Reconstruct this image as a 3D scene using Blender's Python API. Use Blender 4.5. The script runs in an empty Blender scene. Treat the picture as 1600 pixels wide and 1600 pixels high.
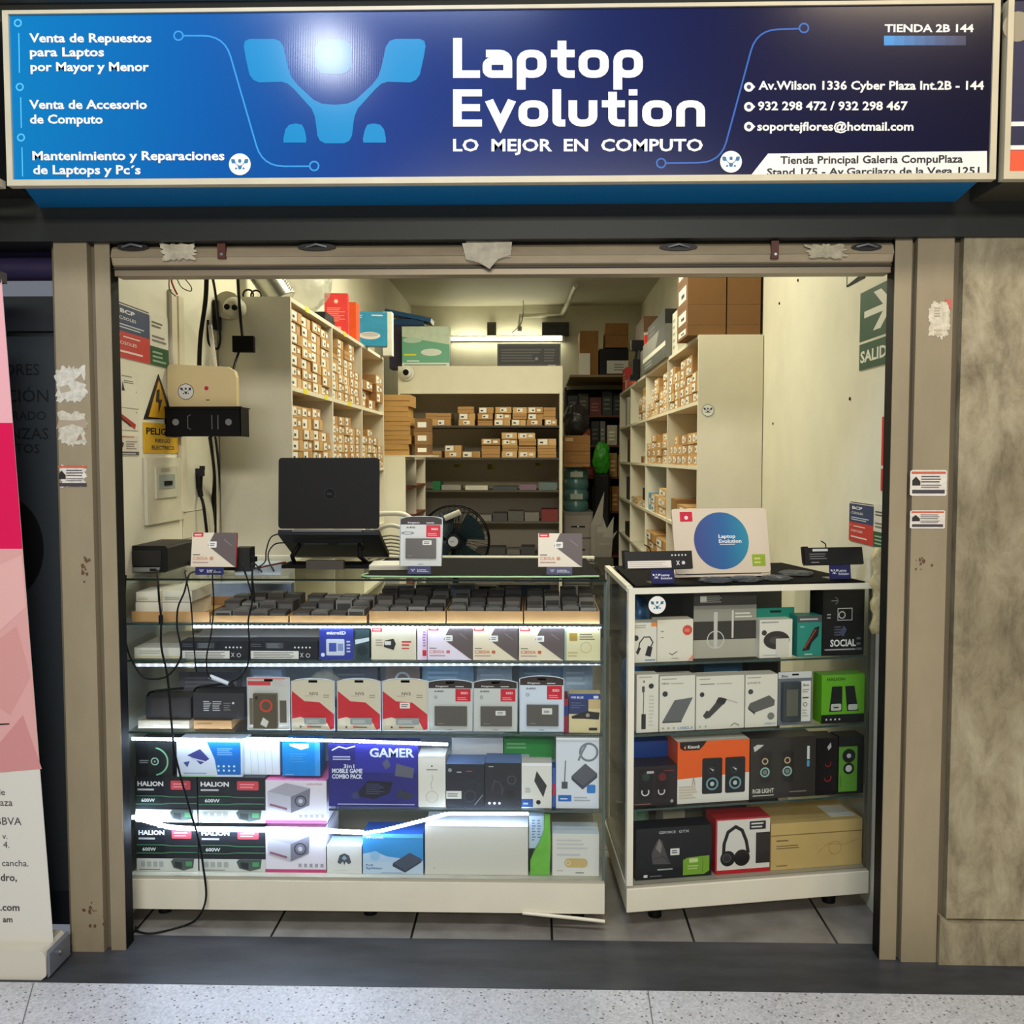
import bpy, bmesh, math, random
from mathutils import Vector, Matrix, Euler
random.seed(7)
D, SC = bpy.data, bpy.context.scene
COL = SC.collection
R_ = math.radians
# ---------------------------------------------------------------- camera
F = 1500.0                                   # focal length in pixels of a 1600 px frame
PITCH = math.atan((800-714)/F)
YAW = math.atan((836-800)/F*math.cos(PITCH))
CAM = Vector((0, 0, 1.5))
cam = D.objects.new('camera', D.cameras.new('camera')); COL.objects.link(cam)
cam.data.sensor_width = 36; cam.data.lens = 36*F/1600
cam.data.clip_start = .05; cam.data.clip_end = 60
cam.location = CAM; cam.rotation_euler = (math.pi/2-PITCH, 0, YAW)
SC.camera = cam
# ---------------------------------------------------------------- world, lights, exposure
SC.view_settings.view_transform = 'Standard'; SC.view_settings.look = 'None'
SC.view_settings.gamma = 1; SC.view_settings.use_curve_mapping = False
SC.view_settings.exposure = 0.0
wd = D.worlds.new('world'); SC.world = wd; wd.use_nodes = True
wd.node_tree.nodes['Background'].inputs[0].default_value = (.80, .86, 1, 1)
wd.node_tree.nodes['Background'].inputs[1].default_value = .2
def area(name, loc, rot, sx, sy, power, col):
    l = D.lights.new(name, 'AREA'); l.shape = 'RECTANGLE'; l.size = sx; l.size_y = sy
    l.energy = power; l.color = col
    o = D.objects.new(name, l); COL.objects.link(o); o.location = loc; o.rotation_euler = rot
    return o
WARM = (.99, .95, .715)
area('shop_light_front', (-.1, 4.35, 3.04), (0, 0, 0), 1.2, .5, 40, WARM)
area('shop_light_middle', (-.1, 6.2, 3.04), (0, 0, 0), 1.2, .5, 44, WARM)
area('corridor_light_cool', (-.7, .3, 4.0), (R_(22), 0, 0), 1.4, .5, 62, (.70, .82, 1))
area('corridor_light_warm', (1.9, .3, 4.0), (R_(22), 0, 0), 1.0, .5, 50, (1, .80, .5))
area('corridor_light_far', (.2, -3.0, 3.1), (R_(62), 0, 0), 2.4, .5, 160, (1, .955, .86))
_l = D.lights.new('corridor_bulb', 'POINT'); _l.energy = 15; _l.shadow_soft_size = .1; _l.color = (.9, .94, 1)
_o = D.objects.new('corridor_bulb', _l); COL.objects.link(_o); _o.location = (-.87, 1.0, 3.2)
cy = SC.cycles
cy.max_bounces = 8; cy.diffuse_bounces = 4; cy.glossy_bounces = 3; cy.transmission_bounces = 4
cy.transparent_max_bounces = 24; cy.caustics_reflective = False; cy.caustics_refractive = False
cy.use_denoising = True; cy.sample_clamp_indirect = 4
# ---------------------------------------------------------------- picture measurements -> metres
_cp, _sp, _cy, _sy = math.cos(PITCH), math.sin(PITCH), math.cos(YAW), math.sin(YAW)
_R = Vector((_cy, _sy, 0)); _F = Vector((-_sy*_cp, _cy*_cp, -_sp)); _U = _R.cross(_F)
def ray(x, y): return _R*((x-800)/F)+_U*((800-y)/F)+_F
def at(x, y, Y):
    d = ray(x, y); return CAM+d*(Y/d.y)
def onz(x, y, Z):
    d = ray(x, y); return CAM+d*((Z-1.5)/d.z)
def onx(x, y, X):
    d = ray(x, y); return CAM+d*(X/d.x)
def onplane(x, y, P, dr):                    # vertical plane through P=(x,y) along dr
    n = Vector((dr[1], -dr[0], 0)); d = ray(x, y); q = Vector((P[0], P[1], 0))-CAM
    return CAM+d*(q.dot(n)/d.dot(n))
# ---------------------------------------------------------------- materials
def lin(c):
    c = c/255
    return c/12.92 if c <= .04045 else ((c+.055)/1.055)**2.4
_mc = {}
def mat(c, rough=.5, metal=0, spec=.4, var=0, scale=12, emit=0, coat=0, bump=0, stretch=None):
    key = (tuple(c), rough, metal, spec, var, scale, emit, coat, bump, stretch)
    if key in _mc: return _mc[key]
    m = D.materials.new('m_%d_%d_%d' % tuple(int(x) for x in c[:3])); m.use_nodes = True; nt = m.node_tree; b = nt.nodes['Principled BSDF']
    rgb = (lin(c[0]), lin(c[1]), lin(c[2]), 1)
    b.inputs['Base Color'].default_value = rgb
    b.inputs['Roughness'].default_value = rough; b.inputs['Metallic'].default_value = metal
    b.inputs['Specular IOR Level'].default_value = spec; b.inputs['Coat Weight'].default_value = coat
    if emit:
        b.inputs['Emission Color'].default_value = rgb; b.inputs['Emission Strength'].default_value = emit
    if var or bump:
        tc = nt.nodes.new('ShaderNodeTexCoord'); n = nt.nodes.new('ShaderNodeTexNoise'); n.inputs['Scale'].default_value = scale
        n.inputs['Detail'].default_value = 6; n.inputs['Roughness'].default_value = .62
        src = tc.outputs['Object']
        if stretch:
            mp = nt.nodes.new('ShaderNodeMapping'); mp.inputs['Scale'].default_value = stretch
            nt.links.new(src, mp.inputs['Vector']); src = mp.outputs['Vector']
        nt.links.new(src, n.inputs['Vector'])
        if var:
            r = nt.nodes.new('ShaderNodeValToRGB')
            r.color_ramp.elements[0].position = .32; r.color_ramp.elements[1].position = .68
            r.color_ramp.elements[0].color = (rgb[0]*(1-var), rgb[1]*(1-var), rgb[2]*(1-var), 1)
            r.color_ramp.elements[1].color = (min(1, rgb[0]*(1+var*.6)), min(1, rgb[1]*(1+var*.6)), min(1, rgb[2]*(1+var*.6)), 1)
            nt.links.new(n.outputs['Fac'], r.inputs['Fac']); nt.links.new(r.outputs['Color'], b.inputs['Base Color'])
        if bump:
            bp = nt.nodes.new('ShaderNodeBump'); bp.inputs['Strength'].default_value = bump; bp.inputs['Distance'].default_value = .01
            nt.links.new(n.outputs['Fac'], bp.inputs['Height']); nt.links.new(bp.outputs['Normal'], b.inputs['Normal'])
    _mc[key] = m
    return m
def glassmat(name, tint=(.982, .994, .988), gloss=.0, rough=.02):
    m = D.materials.new(name); m.use_nodes = True; nt = m.node_tree; nt.nodes.clear()
    out = nt.nodes.new('ShaderNodeOutputMaterial'); mx = nt.nodes.new('ShaderNodeMixShader')
    t = nt.nodes.new('ShaderNodeBsdfTransparent'); g = nt.nodes.new('ShaderNodeBsdfGlossy')
    lw = nt.nodes.new('ShaderNodeLayerWeight'); lw.inputs['Blend'].default_value = .25
    mm = nt.nodes.new('ShaderNodeMath'); mm.operation = 'MULTIPLY_ADD'; mm.inputs[1].default_value = .36; mm.inputs[2].default_value = gloss*.3
    t.inputs['Color'].default_value = (*tint, 1); g.inputs['Roughness'].default_value = rough
    nt.links.new(lw.outputs['Fresnel'], mm.inputs[0]); nt.links.new(mm.outputs[0], mx.inputs['Fac'])
    nt.links.new(t.outputs[0], mx.inputs[1]); nt.links.new(g.outputs[0], mx.inputs[2]); nt.links.new(mx.outputs[0], out.inputs['Surface'])
    return m
GLASS = glassmat('clear_glass')
PLASTIC = glassmat('clear_plastic', (.97, .98, .98), .3, .12)
def bagmat(name, col, alpha, rough=.3, bump=.6):
    m = D.materials.new(name); m.use_nodes = True; nt = m.node_tree; b = nt.nodes['Principled BSDF']
    b.inputs['Base Color'].default_value = (lin(col[0]), lin(col[1]), lin(col[2]), 1); b.inputs['Roughness'].default_value = rough
    b.inputs['Alpha'].default_value = alpha
    n = nt.nodes.new('ShaderNodeTexNoise'); n.inputs['Scale'].default_value = 26; n.inputs['Detail'].default_value = 3
    tc = nt.nodes.new('ShaderNodeTexCoord'); nt.links.new(tc.outputs['Object'], n.inputs['Vector'])
    bp = nt.nodes.new('ShaderNodeBump'); bp.inputs['Strength'].default_value = bump; bp.inputs['Distance'].default_value = .03
    nt.links.new(n.outputs['Fac'], bp.inputs['Height']); nt.links.new(bp.outputs['Normal'], b.inputs['Normal'])
    return m
BLK = mat((11, 11, 12), .5, spec=.22); DBLK = mat((5, 5, 6), .6, spec=.15); WHT = mat((232, 230, 222), .45)
CREAM = mat((226, 222, 206), .5, var=.06, scale=4)
KRAFT = mat((172, 132, 84), .75, var=.14, scale=14); KRAFT2 = mat((150, 108, 62), .8, var=.16, scale=10)
GREYM = mat((120, 122, 124), .4, .6); STEEL = mat((170, 170, 172), .3, .9)
LABEL = (236, 234, 226)
# ---------------------------------------------------------------- mesh builder
class MB:
    def __init__(s): s.v = []; s.f = []; s.m = []; s.sm = []; s.mats = []
    def mi(s, m):
        if isinstance(m, (tuple, list)): m = mat(m)
        if m not in s.mats: s.mats.append(m)
        return s.mats.index(m)
    def add(s, vs, fs, m, M=None, sm=False):
        k = len(s.v); i = s.mi(m)
        s.v += [tuple(M @ Vector(v)) if M is not None else tuple(v) for v in vs]
        for f in fs: s.f.append([k+j for j in f]); s.m.append(i); s.sm.append(sm)
    def box(s, x0, x1, y0, y1, z0, z1, m, M=None, mt=None, ms=None):
        vs = [(x, y, z) for z in (z0, z1) for y in (y0, y1) for x in (x0, x1)]
        s.add(vs, [(0, 1, 5, 4)], m, M)
        s.add(vs, [(2, 0, 4, 6), (1, 3, 7, 5)], ms or m, M); s.add(vs, [(3, 2, 6, 7), (1, 0, 2, 3)], m, M); s.add(vs, [(4, 5, 7, 6)], mt or m, M)
        return s
    def prism(s, pts, y0, y1, m, M=None, mf=None):            # outline in x,z pushed along y, front at y0
        a = sum(pts[i][0]*pts[(i+1) % len(pts)][1]-pts[(i+1) % len(pts)][0]*pts[i][1] for i in range(len(pts)))
        if a < 0: pts = pts[::-1]
        n = len(pts); vs = [(x, y0, z) for x, z in pts]+[(x, y1, z) for x, z in pts]
        s.add(vs, [list(range(n))], mf or m, M); s.add(vs, [list(range(n, 2*n))[::-1]]+[(i+n, (i+1) % n+n, (i+1) % n, i) for i in range(n)], m, M)
        return s
    def prismz(s, pts, z0, z1, m, M=None):                    # outline in x,y pushed along z
        a = sum(pts[i][0]*pts[(i+1) % len(pts)][1]-pts[(i+1) % len(pts)][0]*pts[i][1] for i in range(len(pts)))
        if a < 0: pts = pts[::-1]
        n = len(pts); vs = [(x, y, z0) for x, y in pts]+[(x, y, z1) for x, y in pts]
        s.add(vs, [list(range(n))[::-1], list(range(n, 2*n))]+[(i, (i+1) % n, (i+1) % n+n, i+n) for i in range(n)], m, M)
        return s
    def cyl(s, p0, p1, r0, m, r1=None, n=20, sm=True, caps=True):
        p0, p1 = Vector(p0), Vector(p1); r1 = r0 if r1 is None else r1
        z = (p1-p0).normalized(); x = z.orthogonal().normalized(); y = z.cross(x)
        vs = []
        for p, r in ((p0, r0), (p1, r1)):
            vs += [p+x*(r*math.cos(2*math.pi*i/n))+y*(r*math.sin(2*math.pi*i/n)) for i in range(n)]
        s.add(vs, [(i, (i+1) % n, (i+1) % n+n, i+n) for i in range(n)], m, None, sm)
        if caps: s.add(vs, [list(range(n))[::-1], list(range(n, 2*n))], m)
        return s
    def tube(s, pts, r, m, n=8, M=None, closed=False):
        pts = [Vector(p) for p in pts]; k = len(pts); vs = []; px = None
        for i, p in enumerate(pts):
            a, b = (pts[(i-1) % k], pts[(i+1) % k]) if closed else (pts[max(i-1, 0)], pts[min(i+1, k-1)])
            t = (b-a).normalized() if (b-a).length > 1e-9 else Vector((0, 0, 1))
            x = t.orthogonal().normalized() if px is None else (px-t*px.dot(t)).normalized()
            px = x; y = t.cross(x)
            vs += [p+x*(r*math.cos(2*math.pi*j/n))+y*(r*math.sin(2*math.pi*j/n)) for j in range(n)]
        fs = [(i*n+j, i*n+(j+1) % n, ((i+1) % k)*n+(j+1) % n, ((i+1) % k)*n+j) for i in range(k if closed else k-1) for j in range(n)]
        s.add(vs, fs, m, M, True)
        if not closed: s.add(vs, [list(range(n))[::-1], [(k-1)*n+j for j in range(n)]], m, M)
        return s
    def lathe(s, prof, m, c=(0, 0, 0), n=28, M=None, sm=True):   # prof of (r, z)
        vs = [(c[0]+r*math.cos(2*math.pi*i/n), c[1]+r*math.sin(2*math.pi*i/n), c[2]+z) for r, z in prof for i in range(n)]
        s.add(vs, [(k*n+i, k*n+(i+1) % n, (k+1)*n+(i+1) % n, (k+1)*n+i) for k in range(len(prof)-1) for i in range(n)], m, M, sm)
        s.add(vs, [list(range(n))[::-1], [(len(prof)-1)*n+i for i in range(n)]], m, M)
        return s
    def flat(s, pts, y, m, M=None):                           # polygon in x,z facing -y
        a = sum(pts[i][0]*pts[(i+1) % len(pts)][1]-pts[(i+1) % len(pts)][0]*pts[i][1] for i in range(len(pts)))
        s.add([(x, y, z) for x, z in (pts if a > 0 else pts[::-1])], [list(range(len(pts)))], m, M)
    def build(s, name, parent=None, loc=None, rot=None, bevel=0, label=None):
        me = D.meshes.new(name); me.from_pydata([tuple(v) for v in s.v], [], s.f)
        for m in s.mats: me.materials.append(m)
        me.polygons.foreach_set('material_index', s.m); me.polygons.foreach_set('use_smooth', s.sm); me.update()
        o = D.objects.new(name, me); COL.objects.link(o)
        if parent is not None: o.parent = parent
        if loc is not None: o.location = loc
        if rot is not None: o.rotation_euler = rot if isinstance(rot, tuple) else (0, 0, rot)
        if bevel:
            b = o.modifiers.new('edge', 'BEVEL'); b.width = bevel; b.segments = 2; b.limit_method = 'ANGLE'; b.angle_limit = R_(50)
        if label: o['label'] = label
        return o
def tag(o, label, cat, group=None, kind=None):
    o['label'] = label; o['category'] = cat
    if group: o['group'] = group
    if kind: o['kind'] = kind
    return o
def struct(o): o['kind'] = 'structure'; return o
def empty(name, loc, rz=0):
    o = D.objects.new(name, None); o.empty_display_size = .05; COL.objects.link(o); o.location = loc
    o.rotation_euler = rz if isinstance(rz, tuple) else (0, 0, rz)
    return o
def copy_tree(o, parent=None):
    c = o.copy(); COL.objects.link(c)
    if parent is not None: c.parent = parent
    for ch in list(o.children): copy_tree(ch, c)
    return c
# ---------------------------------------------------------------- lettering, ribbons, emblem
_tc = {}
def glyphs(t, bold=.0, space=1.0):
    key = (t, bold, space)
    if key not in _tc:
        c = D.curves.new('t', 'FONT'); c.body = t; c.offset = bold; c.resolution_u = 2; c.size = 1; c.space_character = space
        o = D.objects.new('t', c); me = o.to_mesh()
        vs = [(v.co.x, v.co.y) for v in me.vertices]; fs = [list(p.vertices) for p in me.polygons]
        o.to_mesh_clear(); D.objects.remove(o); D.curves.remove(c)
        _tc[key] = (vs, fs, min(v[0] for v in vs), max(v[0] for v in vs))
    return _tc[key]
def ribbon(pts, w, closed=False):
    out = []; V = []; L = []; Rr = []
    for p in pts:
        p = Vector((p[0], p[1]))
        if not V or (p-V[-1]).length > 1e-5: V.append(p)
    if closed and (V[0]-V[-1]).length < 1e-5: V.pop()
    n = len(V)
    for i in range(n):
        a = V[i]-V[i-1] if (i > 0 or closed) else V[1]-V[0]
        b = V[(i+1) % n]-V[i] if (i < n-1 or closed) else a
        a = a.normalized(); b = b.normalized(); t = a+b
        t = t.normalized() if t.length > 1e-6 else b
        nn = Vector((-t.y, t.x)); k = w/2/max(.35, abs(nn.dot(Vector((-b.y, b.x)))))
        L.append(V[i]+nn*k); Rr.append(V[i]-nn*k)
    for i in range(n if closed else n-1):
        j = (i+1) % n; out.append([tuple(Rr[i]), tuple(Rr[j]), tuple(L[j]), tuple(L[i])])
    return out
def circ(cx, cz, r, n=24, a0=0, a1=360):
    k = n if a1-a0 >= 360 else n+1
    return [(cx+r*math.cos(R_(a0+(a1-a0)*i/n)), cz+r*math.sin(R_(a0+(a1-a0)*i/n))) for i in range(k)]
def rrect(x0, z0, x1, z1, r, n=4):
    out = []
    for cx, cz, a in ((x1-r, z1-r, 0), (x0+r, z1-r, 90), (x0+r, z0+r, 180), (x1-r, z0+r, 270)):
        out += [(cx+r*math.cos(R_(a+90*i/n)), cz+r*math.sin(R_(a+90*i/n))) for i in range(n+1)]
    return out
_W = [(523, 224), (508, 224), (500, 220), (496, 212), (494, 195), (492, 182), (487, 170), (478, 160), (460, 140), (450, 131), (440, 128), (405, 129), (396, 125), (390, 117), (384, 90), (381, 72), (383, 64), (390, 61), (428, 61), (437, 64), (443, 73), (450, 105), (455, 120), (465, 133), (490, 156), (503, 162), (523, 164)]
_FT = [(443, 223), (443, 216), (446, 202), (452, 195), (462, 193), (472, 195), (476, 203), (479, 217), (478, 223)]
def emblem(head=True):                       # winged W, width 2, centred
    q = lambda p, s=1: (s*(p[0]-523)/142, (143-p[1])/142)
    P = [[q(p) for p in _W]+[q(p, -1) for p in _W[::-1][1:-1]], [q(p) for p in _FT], [q(p, -1) for p in _FT]]
    if head: P.append([q(p) for p in rrect(498, 62, 548, 117, 16)])
    return P
def prints(mb, w, h, spec, y0=0, M=None, x0=None):
    """flat printing on the front face (y=y0) of a w x h panel; positions are fractions of it, v upwards"""
    x0 = -w/2 if x0 is None else x0
    X = lambda u: x0+u*w
    Z = lambda v: v*h
    for i, p in enumerate(spec):
        y = y0-.0004-.00012*i; k = p[0]
        if k == 'r': mb.flat([(X(p[1]), Z(p[2])), (X(p[3]), Z(p[2])), (X(p[3]), Z(p[4])), (X(p[1]), Z(p[4]))], y, p[5], M)
        elif k == 'rr': mb.flat(rrect(X(p[1]), Z(p[2]), X(p[3]), Z(p[4]), p[6]*h), y, p[5], M)
        elif k == 'p': mb.flat([(X(a), Z(b)) for a, b in p[1]], y, p[2], M)
        elif k == 'c': mb.flat(circ(X(p[1]), Z(p[2]), p[3]*h), y, p[4], M)
        elif k == 'e': mb.flat([(X(p[1])+p[3]*w*math.cos(t/12*math.pi), Z(p[2])+p[4]*h*math.sin(t/12*math.pi)) for t in range(24)], y, p[5], M)
        elif k == 'o':
            a0, a1 = (p[6], p[7]) if len(p) > 6 else (0, 360)
            for q in ribbon(circ(X(p[1]), Z(p[2]), p[3]*h, 28, a0, a1), p[4]*h, a1-a0 >= 360): mb.flat(q, y, p[5], M)
        elif k == 'l':
            for q in ribbon([(X(a), Z(b)) for a, b in p[1]], p[2]*h, len(p) > 4): mb.flat(q, y, p[3], M)
        elif k == 'n':                        # rows of print too small to read
            n = p[5]; rh = (p[4]-p[2])/n; rnd = random.Random(i*7+n)
            for j in range(n):
                e = p[3]-(p[3]-p[1])*rnd.uniform(0, .35)
                mb.flat([(X(p[1]), Z(p[2]+rh*(j+.2))), (X(e), Z(p[2]+rh*(j+.2))), (X(e), Z(p[2]+rh*(j+.65))), (X(p[1]), Z(p[2]+rh*(j+.65)))], y, p[6], M)
        elif k == 'w':
            for q in emblem(): mb.flat([(X(p[1])+a*p[3]*h, Z(p[2])+b*p[3]*h) for a, b in q], y, p[4], M)
        elif k == 't':                        # text, u, v(baseline), cap height, colour, bold, align, fit width
            bold = p[6] if len(p) > 6 else .0
            al = p[7] if len(p) > 7 else 'l'
            vs, fs, a, b = glyphs(p[1], bold)
            sc = p[4]*h/.72; sx = sc
            if len(p) > 8: sx = p[8]*w/(b-a)
            ox = X(p[2])-{'l': a, 'c': (a+b)/2, 'r': b}[al]*sx
            mb.add([(ox+vx*sx, y, Z(p[3])+vz*sc) for vx, vz in vs], fs, p[5], M)
# ---------------------------------------------------------------- placing from the picture
YD = (1, 0)
def pose(px0, px1, pyt, P, dr=YD, z=None, pyb=None):
    xm = (px0+px1)/2; ym = (pyt+(pyb if pyb is not None else pyt+30))/2
    a, b = onplane(px0, ym, P, dr), onplane(px1, ym, P, dr)
    c = (a+b)/2; zb = z if z is not None else onplane(xm, pyb, P, dr).z
    w = (b-a).length; h = onplane(xm, pyt, P, dr).z-zb
    return Vector((c.x, c.y, zb)), w, h, math.atan2(dr[1], dr[0])
def boxitem(name, label, cat, px, P, d, body, spec=(), z=None, pyb=None, dr=YD, group=None, top=None, side=None, tilt=0, bevel=.0012, turn=0, parts=()):
    """a carton seen at px=(left, right, top) in the picture, front face in the plane through P"""
    loc, w, h, rz = pose(px[0], px[1], px[2], P, dr, z, pyb)
    mb = MB(); mb.box(-w/2, w/2, 0, d, 0, h, body, None, top, side)
    prints(mb, w, h, spec)
    o = mb.build(name, None, loc, (-tilt, 0, rz+turn), bevel)
    tag(o, label, cat, group)
    for pn, sp in parts:
        q = MB(); prints(q, w, h, sp, -.004)
        q.build(pn, o)
    o['w'] = w
    del o['w']
    return o
def polyitem(name, label, cat, outline, P, thick, m, spec=(), dr=YD, group=None, mf=None):
    """a flat thing whose outline is given in picture points on a vertical plane"""
    w3 = [onplane(x, y, P, dr) for x, y in outline]
    u = Vector((dr[0], dr[1], 0)).normalized(); s = [(p-Vector((P[0], P[1], 0))).dot(u) for p in w3]
    z0 = min(p.z for p in w3); c = (min(s)+max(s))/2; w = max(s)-min(s); h = max(p.z for p in w3)-z0
    mb = MB(); mb.prism([(a-c, p.z-z0) for a, p in zip(s, w3)], 0, thick, m, None, mf)
    prints(mb, w, h, spec)
    loc = Vector((P[0], P[1], 0))+u*c; loc.z = z0
    return tag(mb.build(name, None, loc, math.atan2(dr[1], dr[0])), label, cat, group)
def smooth(pts, k=6):
    P = [Vector(p) for p in pts]; out = []
    for i in range(len(P)-1):
        a, b, c, d = P[max(i-1, 0)], P[i], P[i+1], P[min(i+2, len(P)-1)]
        for j in range(k):
            t = j/k
            out.append(.5*((2*b)+(c-a)*t+(2*a-5*b+4*c-d)*t*t+(3*b-a-3*c+d)*t**3))
    return out+[P[-1]]
def cable(name, label, pts, r=.0028, m=None, cat='cable', group=None):
    pts = smooth(pts); c = Vector(pts[0]); mb = MB(); mb.tube([p-c for p in pts], r, m or BLK)
    return tag(mb.build(name, None, c), label, cat, group)
# ================================================================ setting
XL, XR, YB, ZC = -1.32, 1.115, 10.3, 3.1
PF = 2.80                                    # front face of the posts
def tex(name, build):
    m = D.materials.new(name); m.use_nodes = True; nt = m.node_tree; b = nt.nodes['Principled BSDF']
    N = lambda t, **k: _node(nt, t, k)
    build(nt, b, N, nt.links.new); return m
def _node(nt, t, k):
    n = nt.nodes.new('ShaderNode'+t)
    for a, v in k.items():
        if hasattr(n, a): setattr(n, a, v)
        else: n.inputs[a.replace('_', ' ')].default_value = v
    return n
def ramp(N, stops):
    r = N('ValToRGB'); e = r.color_ramp.elements
    while len(e) < len(stops): e.new(.5)
    for x, (p, c) in zip(e, stops): x.position = p; x.color = (lin(c[0]), lin(c[1]), lin(c[2]), 1)
    return r
def _terrazzo(nt, b, N, L):
    tc = N('TexCoord'); v = N('TexVoronoi', Scale=150.0); n = N('TexNoise', Scale=2.2, Detail=5.0); v2 = N('TexVoronoi', Scale=62.0)
    for q in (v, n, v2): L(tc.outputs['Object'], q.inputs['Vector'])
    r = ramp(N, [(.0, (186, 186, 190)), (.5, (214, 214, 217)), (1, (230, 230, 232))]); L(v.outputs['Color'], r.inputs['Fac'])
    d = N('Math', operation='LESS_THAN'); d.inputs[1].default_value = .21; L(v2.outputs['Distance'], d.inputs[0])
    sp = N('SeparateColor'); L(v2.outputs['Color'], sp.inputs[0])
    g = N('Math', operation='GREATER_THAN'); g.inputs[1].default_value = .36; L(sp.outputs[0], g.inputs[0])
    k = N('Math', operation='MULTIPLY'); L(d.outputs[0], k.inputs[0]); L(g.outputs[0], k.inputs[1])
    mx = N('MixRGB'); mx.inputs[2].default_value = (.16, .15, .15, 1); L(k.outputs[0], mx.inputs[0]); L(r.outputs[0], mx.inputs[1])
    m2 = N('MixRGB', blend_type='MULTIPLY'); m2.inputs[0].default_value = .5; r2 = ramp(N, [(.3, (205, 205, 204)), (.7, (255, 255, 255))])
    L(n.outputs['Fac'], r2.inputs['Fac']); L(mx.outputs[0], m2.inputs[1]); L(r2.outputs[0], m2.inputs[2]); L(m2.outputs[0], b.inputs['Base Color'])
    b.inputs['Roughness'].default_value = .33
TERR = tex('terrazzo', _terrazzo)
def _tiles(nt, b, N, L):
    tc = N('TexCoord'); mp = N('Mapping'); mp.inputs['Location'].default_value = (.385, .0, 0); L(tc.outputs['Object'], mp.inputs['Vector'])
    br = N('TexBrick', offset=0.0, squash=1.0); br.inputs['Scale'].default_value = 1.0; br.inputs['Brick Width'].default_value = .44; br.inputs['Row Height'].default_value = .9
    br.inputs['Mortar Size'].default_value = .004; br.inputs['Color1'].default_value = (.27, .25, .22, 1); br.inputs['Color2'].default_value = (.245, .23, .205, 1); br.inputs['Mortar'].default_value = (.012, .011, .01, 1)
    L(mp.outputs[0], br.inputs['Vector']); n = N('TexNoise', Scale=9.0, Detail=6.0); L(tc.outputs['Object'], n.inputs['Vector'])
    r = ramp(N, [(.3, (205, 203, 200)), (.7, (255, 255, 255))]); L(n.outputs['Fac'], r.inputs['Fac'])
    m2 = N('MixRGB', blend_type='MULTIPLY'); m2.inputs[0].default_value = 1; L(br.outputs['Color'], m2.inputs[1]); L(r.outputs[0], m2.inputs[2]); L(m2.outputs[0], b.inputs['Base Color'])
    b.inputs['Roughness'].default_value = .35
TILES = tex('floor_tiles', _tiles)
def _concrete(nt, b, N, L):
    tc = N('TexCoord'); n = N('TexNoise', Scale=11.0, Detail=10.0, Roughness=.72, Distortion=.35); n2 = N('TexNoise', Scale=1.6, Detail=5.0)
    mp = N('Mapping'); mp.inputs['Scale'].default_value = (1, 1, .5); L(tc.outputs['Object'], mp.inputs['Vector'])
    L(mp.outputs[0], n.inputs['Vector']); L(tc.outputs['Object'], n2.inputs['Vector'])
    r = ramp(N, [(.3, (116, 104, 80)), (.5, (166, 154, 124)), (.72, (196, 186, 156))]); L(n.outputs['Fac'], r.inputs['Fac'])
    r2 = ramp(N, [(.35, (175, 170, 160)), (.65, (255, 255, 255))]); L(n2.outputs['Fac'], r2.inputs['Fac'])
    m2 = N('MixRGB', blend_type='MULTIPLY'); m2.inputs[0].default_value = .8; L(r.outputs[0], m2.inputs[1]); L(r2.outputs[0], m2.inputs[2]); L(m2.outputs[0], b.inputs['Base Color'])
    bp = N('Bump'); bp.inputs['Strength'].default_value = .4; bp.inputs['Distance'].default_value = .02; L(n.outputs['Fac'], bp.inputs['Height']); L(bp.outputs[0], b.inputs['Normal'])
    b.inputs['Roughness'].default_value = .75
CONC = tex('concrete', _concrete)
WALLM = mat((228, 224, 204), .55, var=.07, scale=3.2)
CEILM = mat((206, 203, 184), .6, var=.04, scale=2)
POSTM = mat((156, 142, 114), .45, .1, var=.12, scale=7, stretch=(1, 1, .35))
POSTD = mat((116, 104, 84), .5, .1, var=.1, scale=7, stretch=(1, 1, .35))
STRIPM = mat((62, 64, 68), .42, var=.45, scale=5, stretch=(.6, 2.2, 1))
def sbox(name, x0, x1, y0, y1, z0, z1, m, bevel=0):
    c = Vector(((x0+x1)/2, (y0+y1)/2, z0)); mb = MB(); mb.box(x0-c.x, x1-c.x, y0-c.y, y1-c.y, 0, z1-z0, m)
    return struct(mb.build(name, None, c, None, bevel))
FRONTY = 2.63
o = MB(); o.box(-4, 4, -3, FRONTY, -.1, 0, TERR); struct(o.build('floor_corridor'))
o = MB(); o.box(-1.32, 1.115, 2.905, YB, -.1, 0, TILES); struct(o.build('floor'))
o = MB(); o.prismz([(-4, FRONTY), (4, FRONTY), (4, 2.86), (1.2, 2.89), (1.115, 2.905), (-1.32, 2.905), (-1.4, 2.9), (-4, 2.86)], -.1, .001, STRIPM); struct(o.build('trim_threshold'))
# seams in the terrazzo: narrow dark joints
for i, (x, y, xb, yb) in enumerate(((50, 1545, 35, 1600), (1012, 1546, 1020, 1600))):
    a, b = onz(x, y, 0), onz(xb, yb, 0); d = (b-a).normalized(); n = Vector((-d.y, d.x, 0))*.0016; a = a-d*.03; b = b+d*.6
    q = MB(); q.add([a+n+Vector((0, 0, .0008)), a-n+Vector((0, 0, .0008)), b-n+Vector((0, 0, .0008)), b+n+Vector((0, 0, .0008))], [(0, 1, 2, 3)], (120, 118, 118)); struct(q.build('trim_%d' % (i+20)))
sbox('wall_left', XL-.12, XL, 2.88, YB, 0, ZC, WALLM)
sbox('wall_right', XR, XR+.12, 2.88, YB, 0, ZC, WALLM)
sbox('wall_back', XL-.12, XR+.12, YB, YB+.12, 0, ZC, WALLM)
sbox('ceiling', XL-.12, XR+.12, 2.93, YB+.12, ZC, ZC+.1, CEILM)
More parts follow.
